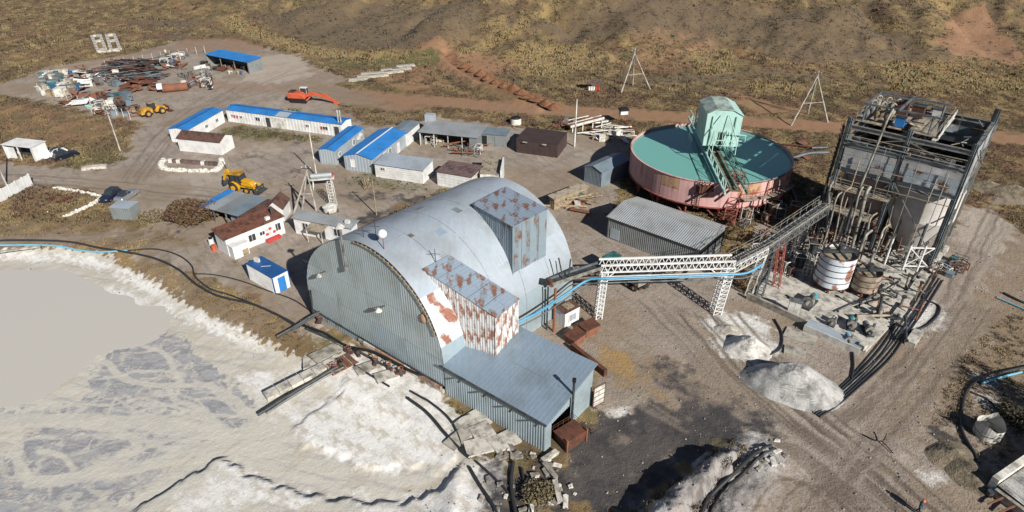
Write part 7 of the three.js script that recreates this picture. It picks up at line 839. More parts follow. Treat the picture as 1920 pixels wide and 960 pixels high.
{ // bigger single pieces of scrap
  const a = at(322, 172, 0), t = thing('scrap_boiler', 'rust-brown boiler shell with white end lying in the scrap yard', 'boiler', a, 0.35); new MB().geo(new THREE.CylinderGeometry(1.0, 1.0, 6, 20).rotateZ(Math.PI / 2), new THREE.Matrix4().setPosition(1, 1.0, 0)).build('shell', M.rust, t); new MB().geo(new THREE.CylinderGeometry(1.2, 1.2, 1.2, 20, 1, false, 0, 4).rotateZ(Math.PI / 2), new THREE.Matrix4().setPosition(-2.4, 1.2, 0)).build('end_cap', M.white, t);
  const b = at(182, 206, 0), u = thing('scrap_boat', 'pale turquoise boat-like shell beside the scrap fence', 'shell', b, -0.3); new MB().poly([[-2, 0.2], [-2.2, 0.9], [2.0, 1.0], [2.5, 0.7], [1.8, 0.1]], 1.5, null, 0.2).build('hull', M.mint, u); new MB().box(0, 1.0, 0, 3, 0.08, 1.0).build('deck', M.bluePipe, u);
  const c = at(106, 141, 0), w = thing('block_stack', 'grey slab stack with holes at the rear of the scrap yard', 'blocks', c, 0.4); for (let k = 0; k < 4; k++) new MB().box(-2.4 + k * 1.6, 0.7, 0, 1.5, 1.4, 1.6).build('block', M.concreteLight, w);
  const d = at(1098, 243, 0), e = thing('old_conveyor', 'rusty conveyor trough on white legs behind the brown shed', 'conveyor', d, 0.35); new MB().bar(V(-4, 1.2, 0), V(4, 2.2, 0), 1.3, 0.5).build('trough', M.rust, e); for (const z of [-0.7, 0.7]) new MB().bar(V(-4, 1.4, z), V(4, 2.4, z), 0.14, 0.5).build('side_rail', M.whiteDirty, e); for (const x of [-3.4, -1, 1.4, 3.6]) new MB().bar(V(x, 0, 0.5), V(x, 1.4 + x * 0.1, 0.5), 0.2).build('leg', M.white, e);
  for (const [k, l] of [[0, 'rusty open hopper beside the small white kiosk'], [1, 'tilted rusty hopper beside the open rusty one']]) { const p = k ? at(1078, 640, 0) : at(1104, 622, 0), h = thing('rusty_hopper', l, 'hopper', p, 0.5 + k * 0.2); h.scale.setScalar(0.75); new MB().poly([[-1.2, 0], [-1.4, 1.3], [1.4, 1.6], [1.0, 0]], 2.2, null, 0.05).build('bin', M.rust, h); new MB().box(0, 1.5, 0, 2.9, 0.12, 2.4, 0, 0.1).build('rim', M.rustDark, h); }
  { const p = at(1072, 655, 0), q = at(1135, 706, 0); new MB().bar(p.setY(0.5), q.setY(0.5), 0.5, 0.9).alone('rusty_chute', M.rustDark, 'long rusty chute lying along the lean-to wall', 'chute', p.clone().setY(0)); }
  const g = at(1068, 826, 0), v = thing('loading_hopper', 'rusty loading hopper with rails at the open lean-to front', 'hopper', g, 0.65); v.scale.setScalar(0.72); new MB().poly([[-1.6, 0.2], [-1.9, 1.9], [1.9, 1.9], [1.5, 0.2]], 2.8, null, 0.05).build('bin', M.rustDark, v); const rl = new MB(); railing(rl, [V(-1.9, 1.9, -1.5), V(1.9, 1.9, -1.5), V(1.9, 1.9, 1.5)], 0.9, 1); rl.build('railing', M.rustDark, v); for (const x of [-1.8, 1.8]) new MB().box(x, 1.1, 1.4, 0.25, 2.6, 0.3).build('post', M.rust, v); for (let k = 0; k < 5; k++) new MB().bar(V(2 + k * 0.3, 0.1, -1 + k * 0.5), V(2.6 + k * 0.3, 1.1, -0.4 + k * 0.5), 0.1).build('bar', M.rustDark, v);
  for (let k = 0; k < 3; k++) { const q = at(545 + k * 8, 207 + k, 0), f = thing('flower_tub', 'small green tub beside the orange excavator', 'tub', q, 0, 'tubs behind the barracks'); new MB().cyl(0, 0, 0, 0.35, 0.5, 0.5, 12).build('tub', M.mintDark, f); new MB().cyl(0, 0.5, 0, 0.45, 0.1, 0.3, 12).build('soil', M.earth, f); }
}
{ const a = at(74, 172, 0), b = at(245, 224, 0); for (let k = 0; k < 16; k++) { const p = a.clone().lerp(b, k / 15); const t = thing('fence_post', 'thin pale fence post along the road side of the scrap yard', 'post', p, 0, 'scrap yard fence posts'); new MB().tube(V(0, -0.1, 0), V(0, 2, 0), 0.07).build('shaft', M.whiteDirty, t); new MB().box(0, 2, 0, 0.2, 0.06, 0.1).build('cap', M.whiteDirty, t); } const c = at(200, 128, 0), d = at(385, 100, 0); for (let k = 0; k < 12; k++) { const p = c.clone().lerp(d, k / 11); const t = thing('fence_post', 'thin pale fence post along the hill side of the scrap yard', 'post', p, 0, 'rear scrap yard fence posts'); new MB().tube(V(0, -0.1, 0), V(0, 2.2, 0), 0.07).build('shaft', M.whiteDirty, t); new MB().box(0, 2.2, 0, 0.2, 0.06, 0.1).build('cap', M.whiteDirty, t); } }
// ---------------------------------------------------------------- hoses and pipes on the ground
const onGround = (pts, h = 0) => pts.map(([u, v, y]) => { let p = at(u, v, h); for (let k = 0; k < 4; k++) p = at(u, v, groundHeight(p.x, p.z)); return p.setY(p.y + (y ?? 0)); });
function hose(pts, r, m, label, name = 'hose') { const q = onGround(pts).map((p) => p.setY(p.y + r)), c = new THREE.CatmullRomCurve3(q, false, 'centripetal'), n = pts.length * 6, fit = []; for (let i = 0; i <= n; i++) { const p = c.getPoint(i / n); fit.push(p.setY(Math.max(p.y, groundHeight(p.x, p.z) + r * 0.8))); } return new MB().path(fit, r, 7, 1).alone(name, m, label, 'hose', q[0].clone()); }
hose([[-30, 453], [60, 452], [130, 455], [185, 466], [235, 474], [290, 486], [335, 507], [370, 536], [410, 557], [470, 571], [520, 592], [558, 615]], 0.16, M.hose, 'thick black hose running along the top of the pond bank');
hose([[-30, 462], [60, 461], [110, 463], [150, 471], [190, 474], [240, 471]], 0.15, M.hoseBlue, 'light blue hose lying beside the black hose above the pond'); hose([[240, 471], [290, 468], [335, 480], [360, 500], [365, 518], [395, 543], [430, 554], [490, 577], [535, 598], [562, 614]], 0.11, M.hose, 'thin black hose joined to the light blue hose'); hose([[362, 514], [400, 516], [450, 527], [500, 545], [550, 563], [590, 590]], 0.09, M.hose, 'thin black hose passing below the blue-doored cabin');
hose([[520, 637, 0.3], [555, 619, 0.4], [585, 604, 0.7], [604, 597, 0.9]], 0.2, M.steelDark, 'straight dark pipe from the hall corner to the pond', 'steel_pipe'); hose([[548, 625, 0.4], [575, 612, 0.6], [600, 600, 0.9]], 0.14, M.steelDark, 'second dark pipe leaving the hall corner', 'steel_pipe');
hose([[560, 612, 0.3], [610, 632, 0.4], [650, 655, 0.4], [700, 668, 0.5], [745, 690, 0.5], [790, 712, 0.6], [834, 712, 0.9]], 0.17, M.black, 'thick black pipe along the foot of the arched wall', 'steel_pipe'); hose([[575, 620, 0.2], [640, 650, 0.3], [680, 668, 0.3], [720, 690, 0.3]], 0.14, M.steelDark, 'dark pipe on low props before the arched wall', 'steel_pipe'); hose([[565, 606, 0.3], [620, 640, 0.3], [655, 662, 0.3]], 0.12, M.pipe, 'grey pipe before the foot of the arched wall', 'steel_pipe');
hose([[485, 784, 0.3], [530, 757, 0.4], [580, 727, 0.4], [632, 697, 0.5]], 0.2, M.steelDark, 'dark discharge pipe reaching over the tailings beach', 'discharge_pipe'); hose([[500, 779, 0.2], [560, 742, 0.3], [620, 708, 0.4], [645, 695, 0.4]], 0.13, M.steel, 'grey discharge pipe beside the dark one on the beach', 'discharge_pipe');
hose([[655, 680], [690, 702], [730, 726]], 0.12, M.hose, 'short black hose on the white sand before the hall'); hose([[764, 748], [800, 775], [835, 815], [868, 850], [880, 860]], 0.17, M.hose, 'thick black hose crossing the white sand bank'); hose([[770, 735], [815, 762], [845, 790], [860, 820], [868, 848]], 0.13, M.hose, 'thinner black hose beside the thick one on the sand bank'); hose([[850, 795], [866, 784], [880, 778]], 0.12, M.hose, 'short black hose between slabs below the lean-to'); hose([[880, 878], [900, 912], [925, 950], [940, 985]], 0.16, M.hose, 'black hose running down the white bank'); hose([[892, 866], [925, 896], [955, 930], [975, 985]], 0.12, M.hose, 'thin black hose beside the one on the white bank'); hose([[962, 868], [958, 910], [970, 985]], 0.2, M.rubber, 'black edge of the old track below the lean-to'); hose([[978, 880], [985, 920], [1000, 985]], 0.15, M.rubber, 'outer black edge of the old track below the lean-to');
for (let k = 0; k < 6; k++) hose([[1738 + k * 6, 506 + k * 4], [1706 + k * 5, 562 + k * 4 + (k % 2) * 3], [1674 + k * 5, 610 + k * 4], [1636 + k * 5 + (k % 3) * 3, 660 + k * 3], [1588 + k * 4, 714 + k * 3], [1548 + k * 4, 748 + k * 3], [1516 + k * 4, 768 + k * 3]], 0.075 + 0.02 * (k % 2), k === 2 ? M.steel : M.hose, 'black slurry hose in the bundle beside the equipment pad').userData.group = 'hose bundle beside the pad';
hose([[1750, 540], [1730, 560], [1760, 575], [1740, 610], [1700, 625]], 0.12, M.hose, 'loose black hose on the pale ground beside the beams'); hose([[1598, 655], [1600, 690], [1596, 712]], 0.12, M.hose, 'short black hose from the trough to the hose bundle'); hose([[1452, 600], [1466, 628], [1462, 655], [1440, 668]], 0.12, M.hose, 'curved black hose around the white sand pile');
hose([[1960, 683], [1890, 697], [1835, 713], [1812, 735], [1803, 770], [1803, 810], [1830, 860], [1845, 900]], 0.16, M.hose, 'black hose looping round the cut white tank'); hose([[1818, 735], [1850, 750], [1875, 775], [1880, 800]], 0.1, M.hose, 'thin black hose inside the loop by the cut white tank'); hose([[1838, 721], [1880, 708], [1915, 699]], 0.14, M.hoseBlue, 'light blue pipe section lying by the hose loop'); hose([[1880, 550], [1910, 565], [1960, 585]], 0.15, M.steelDark, 'dark pipe crossing the bank on the far side of the road'); hose([[1870, 560], [1905, 575], [1960, 600]], 0.12, M.hoseBlue, 'light blue pipe beside the dark one across the road'); hose([[1315, 965], [1330, 935], [1375, 890], [1420, 850], [1445, 838]], 0.2, M.hose, 'black double hose climbing over the spoil bank'); hose([[1330, 970], [1345, 940], [1390, 893], [1432, 853], [1450, 842]], 0.15, M.hose, 'outer black hose climbing over the spoil bank');
hose([[1480, 322, 2.5], [1510, 318, 3], [1545, 320, 3.4]], 0.3, M.blueSteel, 'thick dark pipe between the pink tank and the tower', 'overflow_pipe'); hose([[1455, 330, 4], [1475, 370, 2], [1500, 405, 0.2]], 0.3, M.steelDark, 'dark pipe slanting down from the pink tank', 'drain_pipe');
// valve stands where the pipes leave the hall
for (const [u, v] of [[600, 606], [655, 664], [672, 668], [705, 684], [730, 694], [752, 704], [640, 690], [628, 696]]) { const [p] = onGround([[u, v]]), t = thing('valve_stand', 'dark valve stand on the pipes before the arched wall', 'valve', p, rr(0, 3), 'valve stands before the hall'); new MB().cyl(0, 0, 0, 0.22, 0.9).build('body', M.steelDark, t); new MB().geo(new THREE.TorusGeometry(0.3, 0.05, 6, 14).rotateX(Math.PI / 2), new THREE.Matrix4().setPosition(0, 1.1, 0)).cyl(0, 0.9, 0, 0.05, 0.25).build('hand_wheel', pick([M.rust, M.black, M.redSteel]), t); new MB().box(0, 0.4, 0, 1.1, 0.3, 0.3).build('flange_body', M.rustDark, t); }
{ const q = onGround([[500, 752], [560, 716], [630, 678]]), t = thing('concrete_flume', 'long pale concrete flume leading from the hall to the pond', 'flume', q[0].clone()); for (let k = 0; k < 6; k++) { const a = q[0].clone().lerp(q[2], k / 6).setY(-0.35 + k * 0.08), b = q[0].clone().lerp(q[2], (k + 1) / 6 - 0.005).setY(-0.27 + k * 0.08); new MB().bar(a, b, 1.3, 0.5).build('section', M.concreteLight, t, true); } const w = onGround([[640, 686]])[0], d = thing('timber_ramp', 'rust-brown slatted ramp crossing the pipes before the hall', 'ramp', w, 0.75); for (let k = 0; k < 12; k++) new MB().box(-1.5 + k * 0.27, 0.35, 0, 0.2, 0.06, 2.2).build('slat', k % 3 ? M.rust : M.woodPale, d); for (const z of [-1, 1]) new MB().box(0, 0.25, z, 3.4, 0.14, 0.12).build('bearer', M.rustDark, d); }
// slabs and rocks below the lean-to and along the pond
[[885, 795, 3.4, 2.6, 0.7], [905, 812, 2.2, 2.4, 0.5], [862, 822, 3.2, 1.6, 0.9], [900, 838, 3.0, 2.0, 0.3], [945, 828, 3, 2, 0.6], [690, 690, 3, 1.6, 0.6], [610, 664, 3.4, 2, 0.8], [590, 680, 2.6, 2, 0.3], [725, 706, 2.6, 1.6, 0.5]].forEach(([u, v, w, d, a]) => { const [p] = onGround([[u, v]]); new MB().box(p.x, p.y + 0.1, p.z, w, 0.28, d, a, rr(-0.05, 0.05), rr(-0.05, 0.05)).alone('floor_slab', pick([M.concreteLight, M.concrete]), 'flat concrete slab lying in the sand beside the hall', 'slab', p, 'slabs in the sand beside the hall'); });
const rockGeos = [0, 1, 2, 3].map((k) => { const g = new THREE.BoxGeometry(1.6, 1.1, 1.2, 2, 2, 2), p = g.attributes.position; for (let i = 0; i < p.count; i++) { const f = 0.6 + 0.8 * sn(N2, p.getX(i) * 0.16 + k * 0.27, p.getY(i) * 0.16 + p.getZ(i) * 0.13); p.setXYZ(i, p.getX(i) * f * 1.2, p.getY(i) * f * 0.8, p.getZ(i) * f); } g.computeVertexNormals(); return metreUV(g); });
for (let k = 0; k < 60; k++) { const b = [[990, 850, 1050, 900], [1000, 890, 1080, 950], [930, 840, 975, 860], [1420, 825, 1475, 880], [900, 900, 1000, 960]][k % 5], [p] = onGround([[rr(b[0], b[2]), rr(b[1], b[3])]]), s = rr(0.14, 0.42), m = new THREE.Mesh(rockGeos[k % 4], pick([M.concrete, M.concreteDark, M.concreteDark, M.chalk])); m.name = 'rubble_block'; m.scale.set(s * rr(0.7, 1.6), s, s); m.rotation.y = rr(0, 6); m.position.copy(p).add(V(0, s * 0.3, 0)); lone(m, b[1] > 820 && b[0] > 1400 ? 'broken rock on the spoil bank' : 'broken concrete lump beside the coal yard', 'rubble', b[0] > 1400 ? 'rocks on the spoil bank' : 'rubble beside the coal yard'); }
[[1016, 868, 1044, 850, 'pale concrete post lying before the loading hopper'], [1040, 905, 1050, 945, 'pale concrete post lying at the edge of the coal yard'], [1300, 878, 1328, 855, 'pale concrete beam on top of the spoil bank'], [1020, 872, 1042, 900, 'dark broken beam at the edge of the coal yard']].forEach(([u, v, u2, v2, l]) => { const [a, b] = onGround([[u, v], [u2, v2]]); new MB().bar(a.add(V(0, 0.25, 0)), b.add(V(0, 0.25, 0)), 0.5, 0.45).alone('concrete_post', l.startsWith('dark') ? M.concreteDark : M.concreteLight, l, 'post', a.clone()); });
// heaps of sand
function pile(u, v, rx, rz, h, turn, m, label, seed, flat = 0) { const p = at(u, v, 0), n = 44, r = 40, pos = [], idx = []; for (let j = 0; j <= n; j++) for (let i = 0; i <= r; i++) { const a = i / r * Math.PI * 2, k = j / n, e = 1 + 0.35 * (sn(N2, Math.cos(a) * 0.12 + seed, Math.sin(a) * 0.12 + seed) - 0.5), x = Math.cos(a) * k * rx * e, z = Math.sin(a) * k * rz * e, f = Math.max(0, 1 - k); const y = h * Math.min(f, 1 - flat) / (1 - flat) * (0.95 + 0.28 * (sn(N2, x / 9 + seed, z / 9) - 0.5)) + 0.1 * (sn(N3, x / 8 + seed, z / 8) - 0.5) * Math.min(1, f * 5) - 0.05; pos.push(x, y, z); } for (let j = 0; j < n; j++) for (let i = 0; i < r; i++) { const a = j * (r + 1) + i, b = a + 1, c = a + r + 1, d = c + 1; idx.push(a, b, d, a, d, c); } const g = new THREE.BufferGeometry(); g.setAttribute('position', new THREE.Float32BufferAttribute(pos, 3)); g.setIndex(idx); g.computeVertexNormals(); const gg = metreUV(g), mesh = new THREE.Mesh(gg, m); mesh.name = 'sand_pile'; mesh.position.copy(p); mesh.rotation.y = turn; return lone(mesh, label, 'pile'); }
const sandBump = { bumpMap: rep(gritBump, 2.5), bumpScale: 0.06 };
M.sandWhite = std(col(0.70, 0.69, 0.67), 1, 0, rep(grime, 6), sandBump); M.sandGrey = std(col(0.45, 0.455, 0.46), 1, 0, rep(grime, 6), sandBump); M.sandPale = std(col(0.52, 0.49, 0.45), 1, 0, rep(grime, 5), sandBump); M.soilHeap = std(col(0.24, 0.2, 0.145), 1, 0, rep(grime, 5), { bumpMap: rep(gritBump, 3), bumpScale: 0.15 });
pile(1402, 655, 2.7, 2.5, 2.2, 0, M.sandWhite, 'small bright white cone of sand between the leg and slabs', 0.3); pile(1486, 722, 5.2, 3.6, 3.0, -0.5, M.sandGrey, 'large grey sand heap beside the hose bundle', 0.7, 0.16); pile(1362, 618, 1.7, 1.4, 0.7, 0, M.sandPale, 'low pale sand mound by the gallery leg', 0.15); pile(1848, 352, 5, 2.6, 1.6, -0.3, M.soilHeap, 'brown soil heap behind the plant tower', 0.5); pile(1895, 362, 5, 3, 1.9, -0.2, M.soilHeap, 'taller brown soil heap beside the road', 0.9); pile(1780, 855, 2.6, 2, 1.0, 0.3, M.soilHeap, 'loose brown spoil heap below the cut white tank', 0.4); pile(1815, 885, 2.2, 2.8, 1.1, 0.1, M.soilHeap, 'crumbling spoil heap beside the brown one', 0.62);
for (let k = 0; k < 15; k++) { const f = k / 14; pile(826 + f * 214, 104 + f * 98, rr(1.8, 3.0), rr(1.4, 2.0), rr(0.8, 1.7), rr(0, 3), M.redHeap ?? (M.redHeap = std(col(...soil(158, 112, 80)), 1, 0, rep(grime, 4), { bumpMap: rep(gritBump, 3), bumpScale: 0.2 })), 'reddish mound of soil thrown up along the trench', R()).userData.group = 'mounds along the trench'; }
// bottom corner: cut tank, pontoon roof, worker
{ const p = at(1849, 815, 0), t = thing('cut_tank', 'white plastic tank with its top cut open beside the road', 'tank', p, 0.3), pos = []; const n = 28, ring = (a, y) => { const e = a / n * Math.PI * 2; return [Math.cos(e) * 1.25, y, Math.sin(e) * 1.25]; }, top = (a) => 1.5 + 0.9 * Math.max(0, Math.cos((a / n) * Math.PI * 4 + 0.4)) * (a % 9 > 3 ? 1 : 0.5); for (let a = 0; a < n; a++) { const b = a + 1; pos.push(...ring(a, 0), ...ring(b, top(b % n)), ...ring(b, 0), ...ring(a, 0), ...ring(a, top(a)), ...ring(b, top(b % n))); } const g = new THREE.BufferGeometry(); g.setAttribute('position', new THREE.Float32BufferAttribute(pos, 3)); g.computeVertexNormals(); new MB().geo(g).build('shell', M.offWhite, t); new MB().cyl(0, 0.02, 0, 1.22, 0.1).build('floor', M.steelDark, t); const q = new MB(); q.geo(new THREE.TorusGeometry(1.26, 0.05, 6, 28).rotateX(Math.PI / 2), new THREE.Matrix4().setPosition(0, 0.7, 0)).build('hoop', M.steel, t); }
{ const a = at(1872, 910, 1.2), b = at(1975, 838, 1.2), d = b.clone().sub(a).normalize(), s = V(-d.z, 0, d.x), t = thing('sunken_hut', 'low hut with grey sheet roof and white concrete edge', 'hut', a.clone().setY(0)); const L = a.distanceTo(b); for (let k = 0; k < 6; k++) { const p = a.clone().addScaledVector(d, L * k / 6), q = a.clone().addScaledVector(d, L * (k + 1) / 6 - 0.03); new MB().geo(ribbedQuad(p.clone().addScaledVector(s, 5.5).setY(0.7), q.clone().addScaledVector(s, 5.5).setY(0.7), q.clone().setY(1.2), p.clone().setY(1.2), 0.4, 0.05)).build('roof_sheet', M.sandGrey, t, true); } new MB().bar(a.clone().addScaledVector(s, -0.4).setY(1.0), b.clone().addScaledVector(s, -0.4).setY(1.0), 0.6, 1.4).build('edge_wall', M.chalk, t, true); new MB().bar(a.clone().addScaledVector(d, -0.2).setY(0.5), a.clone().addScaledVector(d, -0.2).addScaledVector(s, 5.6).setY(0.3), 0.4, 0.8).build('end_wall', M.concrete, t, true); for (let k = 0; k < 3; k++) new MB().bar(a.clone().addScaledVector(s, 0.5 + k).addScaledVector(d, -2).setY(0.4), a.clone().addScaledVector(s, 1 + k).addScaledVector(d, 0.4).setY(0.8), 0.14).build('prop', pick([M.rust, M.pipe]), t, true); }
{ const p = at(1858, 927, 0), t = thing('small_pump', 'small blue pump with rusty frame beside the low hut', 'pump', p, 0.5); new MB().box(0, 0.2, 0, 1.2, 0.16, 0.6).build('base_frame', M.rust, t); new MB().geo(new THREE.CylinderGeometry(0.25, 0.25, 0.7, 12).rotateZ(Math.PI / 2), new THREE.Matrix4().setPosition(0.2, 0.55, 0)).build('motor', M.bluePipe, t); new MB().cyl(-0.4, 0.2, 0, 0.28, 0.5).build('casing', M.steelDark, t); }
hose([[1855, 930], [1820, 912], [1790, 895]], 0.1, M.concreteLight, 'pale pipe lying beside the small blue pump', 'loose_pipe'); { const [a] = onGround([[1646, 828]]), t = thing('dead_branch', 'bare dark branch lying beside the track', 'branch', a); new MB().path([V(-1.2, 0.1, -0.9), V(-0.3, 0.2, 0), V(0.3, 0.3, 0.2), V(0.9, 0.7, -0.4)], 0.06, 5).path([V(0.2, 0.25, 0.1), V(0.5, 0.2, 0.9), V(0.7, 0.1, 1.6)], 0.05, 5).build('wood', M.black, t); }
{ // worker: a distance field of tapered bones, meshed once for the body and once for each garment
  const J = { hip: [0, 0.95, 0, 0.13], belly: [0, 1.12, 0, 0.14], chest: [0, 1.34, 0, 0.155], neck: [0, 1.52, 0.01, 0.055], head: [0, 1.64, 0.02, 0.098], crown: [0, 1.70, 0.0, 0.09], sl: [-0.2, 1.42, 0, 0.075], sr: [0.2, 1.42, 0, 0.075], el: [-0.27, 1.14, -0.03, 0.052], er: [0.27, 1.14, -0.03, 0.052], wl: [-0.27, 0.9, 0.08, 0.037], wr: [0.27, 0.9, 0.08, 0.037], hl: [-0.1, 0.93, 0, 0.1], hr: [0.1, 0.93, 0, 0.1], kl: [-0.12, 0.5, 0.09, 0.065], kr: [0.12, 0.5, -0.03, 0.065], al: [-0.12, 0.09, 0.12, 0.045], ar: [0.12, 0.09, -0.2, 0.045], tl: [-0.13, 0.05, 0.27, 0.04], tr: [0.13, 0.05, -0.05, 0.04], nose: [0, 1.63, 0.125, 0.016], chin: [0, 1.565, 0.06, 0.045] };
  for (const s of ['l', 'r']) { const w = J['w' + s], k = s === 'l' ? -1 : 1; J['p' + s] = [w[0], w[1] - 0.08, w[2] + 0.03, 0.04]; J['t1' + s] = [w[0] - k * 0.04, w[1] - 0.1, w[2] + 0.06, 0.013]; for (let f = 0; f < 4; f++) { J[`f${f}${s}`] = [w[0] + k * 0.005, w[1] - 0.11, w[2] + 0.05 - f * 0.022, 0.013]; J[`g${f}${s}`] = [w[0] - k * 0.01, w[1] - 0.17 - (f === 1 ? 0.012 : f === 3 ? -0.015 : 0), w[2] + 0.055 - f * 0.02, 0.01]; } }
  const limbs = (s) => [['s' + s, 'e' + s], ['e' + s, 'w' + s]], hand = (s) => [['w' + s, 'p' + s], ['p' + s, 't1' + s], ...[0, 1, 2, 3].flatMap((f) => [['p' + s, `f${f}${s}`], [`f${f}${s}`, `g${f}${s}`]])], leg = (s) => [['h' + s, 'k' + s], ['k' + s, 'a' + s]], foot = (s) => [['a' + s, 't' + s]];
  const trunk = [['hip', 'belly'], ['belly', 'chest'], ['chest', 'sl'], ['chest', 'sr'], ['chest', 'neck']], headB = [['neck', 'head'], ['head', 'crown'], ['head', 'nose'], ['head', 'chin']];
  const field = (bones, grow, soft) => (x, y, z) => { let s = 0; for (const [a, b] of bones) { const A = J[a], B = J[b], dx = B[0] - A[0], dy = B[1] - A[1], dz = B[2] - A[2], l = dx * dx + dy * dy + dz * dz || 1e-6, t = clamp(((x - A[0]) * dx + (y - A[1]) * dy + (z - A[2]) * dz) / l), d = Math.hypot(x - A[0] - t * dx, (y - A[1] - t * dy), (z - A[2] - t * dz)) - mix(A[3], B[3], t) - grow; s += Math.exp(-d / soft); } return -soft * Math.log(s); };
  const march = (f, lo, size, n) => { const mc = new MarchingCubes(n, std(col(1, 1, 1)), false, false, 200000); mc.isolation = 0; for (let k = 0; k < n; k++) for (let j = 0; j < n; j++) for (let i = 0; i < n; i++) { const x = lo[0] + size * i / n, y = lo[1] + size * j / n, z = lo[2] + size * k / n; mc.field[i + j * n + k * n * n] = Math.abs(x) > 0.42 || z < -0.36 || z > 0.38 || y > 1.86 ? -1 : -f(x, y, z); } mc.update(); const g = new THREE.BufferGeometry(); g.setAttribute('position', new THREE.BufferAttribute(mc.positionArray.slice(0, mc.count * 3), 3)); g.setAttribute('normal', new THREE.BufferAttribute(mc.normalArray.slice(0, mc.count * 3), 3)); g.translate(1, 1, 1).scale(size / 2, size / 2, size / 2).translate(lo[0], lo[1], lo[2]); return g; };
  const p = at(1733, 938, 1.75).setY(0); p.y = groundHeight(p.x, p.z); const t = thing('person', 'person in dark workwear and orange hard hat walking on the track', 'person', p, 0.7);
  const whole = [...trunk, ...headB, ...limbs('l'), ...limbs('r'), ...hand('l'), ...hand('r'), ...leg('l'), ...leg('r'), ...foot('l'), ...foot('r')];
  const body = new MB().geo(march(field(whole, 0, 0.012), [-0.95, -0.05, -0.95], 1.9, 112)).build('body', M.skin, t);
  new MB().geo(march(field([...trunk, ...limbs('l'), ...limbs('r')], 0.022, 0.02), [-0.6, 0.75, -0.6], 1.2, 64)).build('jacket', M.workwear, t); new MB().geo(march(field([['hip', 'hl'], ['hip', 'hr'], ...leg('l'), ...leg('r')], 0.024, 0.02), [-0.6, 0.0, -0.6], 1.2, 64)).build('trousers', M.workwear, t); new MB().geo(march(field([...foot('l'), ...foot('r')], 0.016, 0.01), [-0.35, -0.05, -0.35], 0.7, 48)).build('boots', M.black, t);
  const hat = new MB().geo(new THREE.SphereGeometry(0.135, 20, 10, 0, 6.3, 0, 1.6), new THREE.Matrix4().setPosition(0, 1.68, 0.01)).geo(new THREE.CylinderGeometry(0.165, 0.165, 0.015, 20), new THREE.Matrix4().setPosition(0, 1.685, 0.035)).build('hard_hat', M.hardHat, t); for (const x of [-0.035, 0.035]) new MB().geo(new THREE.SphereGeometry(0.012, 8, 6), new THREE.Matrix4().setPosition(x, 1.645, 0.105)).build('eye', M.black, t);
}
// ---------------------------------------------------------------- plants
{ // reddish shrub by the carport
  const bush = (u, v, rx, ry, rz, n, label, cols, size) => { const p = at(u, v, 0), t = thing('shrub', label, 'shrub', p); const r = rng(Math.round(u * 7 + v)), g = [[], [], []]; for (let k = 0; k < n; k++) { const a = r() * 6.283, b = Math.acos(2 * r() - 1), f = Math.pow(r(), 0.4), e = 0.75 + 0.5 * sn(N2, Math.cos(a) * 0.2 + b * 0.1, Math.sin(a) * 0.2), x = Math.sin(b) * Math.cos(a) * rx * f * e, z = Math.sin(b) * Math.sin(a) * rz * f * e, y = ry * 0.75 + Math.cos(b) * ry * 0.85 * f * e; if (y < 0.05) continue; const s = size * (0.6 + r()), q = V(r() - 0.5, r() - 0.5, r() - 0.5).normalize(), w = V(r() - 0.5, r() - 0.5, r() - 0.5).cross(q).normalize(), c = V(x, y, z); g[Math.floor(r() * 3)].push(c.clone().addScaledVector(q, s), c.clone().addScaledVector(w, s * 0.5), c.clone().addScaledVector(q, -s), c.clone().addScaledVector(q, s), c.clone().addScaledVector(q, -s), c.clone().addScaledVector(w, -s * 0.5)); }
    g.forEach((pts, i) => { const q = new THREE.BufferGeometry(); q.setAttribute('position', new THREE.Float32BufferAttribute(pts.flatMap((p) => [p.x, p.y, p.z]), 3)); q.computeVertexNormals(); new MB().geo(q).build('foliage', std(col(...cols[i]), 1), t); });
    for (let k = 0; k < 12; k++) { const a = k * 0.52; new MB().tube(V(0, -0.1, 0), V(Math.cos(a) * rx * 0.6, ry * 1.2, Math.sin(a) * rz * 0.6), 0.06, 0.02, 5).build('stem', M.wood, t); } };
  bush(362, 414, 4.2, 2.2, 3.0, 5200, 'big red-brown shrub beside the striped carport', [[0.12, 0.055, 0.04], [0.09, 0.05, 0.03], [0.11, 0.085, 0.035]], 0.2); bush(296, 412, 2.0, 1.1, 1.6, 1300, 'pale dry shrub beside the big red-brown one', [[0.22, 0.17, 0.11], [0.18, 0.14, 0.09], [0.15, 0.12, 0.07]], 0.16);
  bush(1008, 930, 1.6, 0.7, 1.5, 1100, 'low brown shrub in the grey sand below the lean-to', [[0.16, 0.12, 0.07], [0.12, 0.1, 0.06], [0.15, 0.12, 0.06]], 0.14); bush(1405, 868, 1.4, 0.7, 1.2, 700, 'small yellowish shrub on the spoil bank', [[0.2, 0.17, 0.06], [0.16, 0.13, 0.05], [0.1, 0.1, 0.04]], 0.14); bush(1900, 790, 1.3, 0.9, 2.0, 900, 'added low dark shrub imitating a shadow beside the cut white tank', [[0.05, 0.05, 0.028], [0.06, 0.05, 0.03], [0.045, 0.042, 0.026]], 0.16);  // the dark shrub by the cut tank is added, imitating a shadow
}
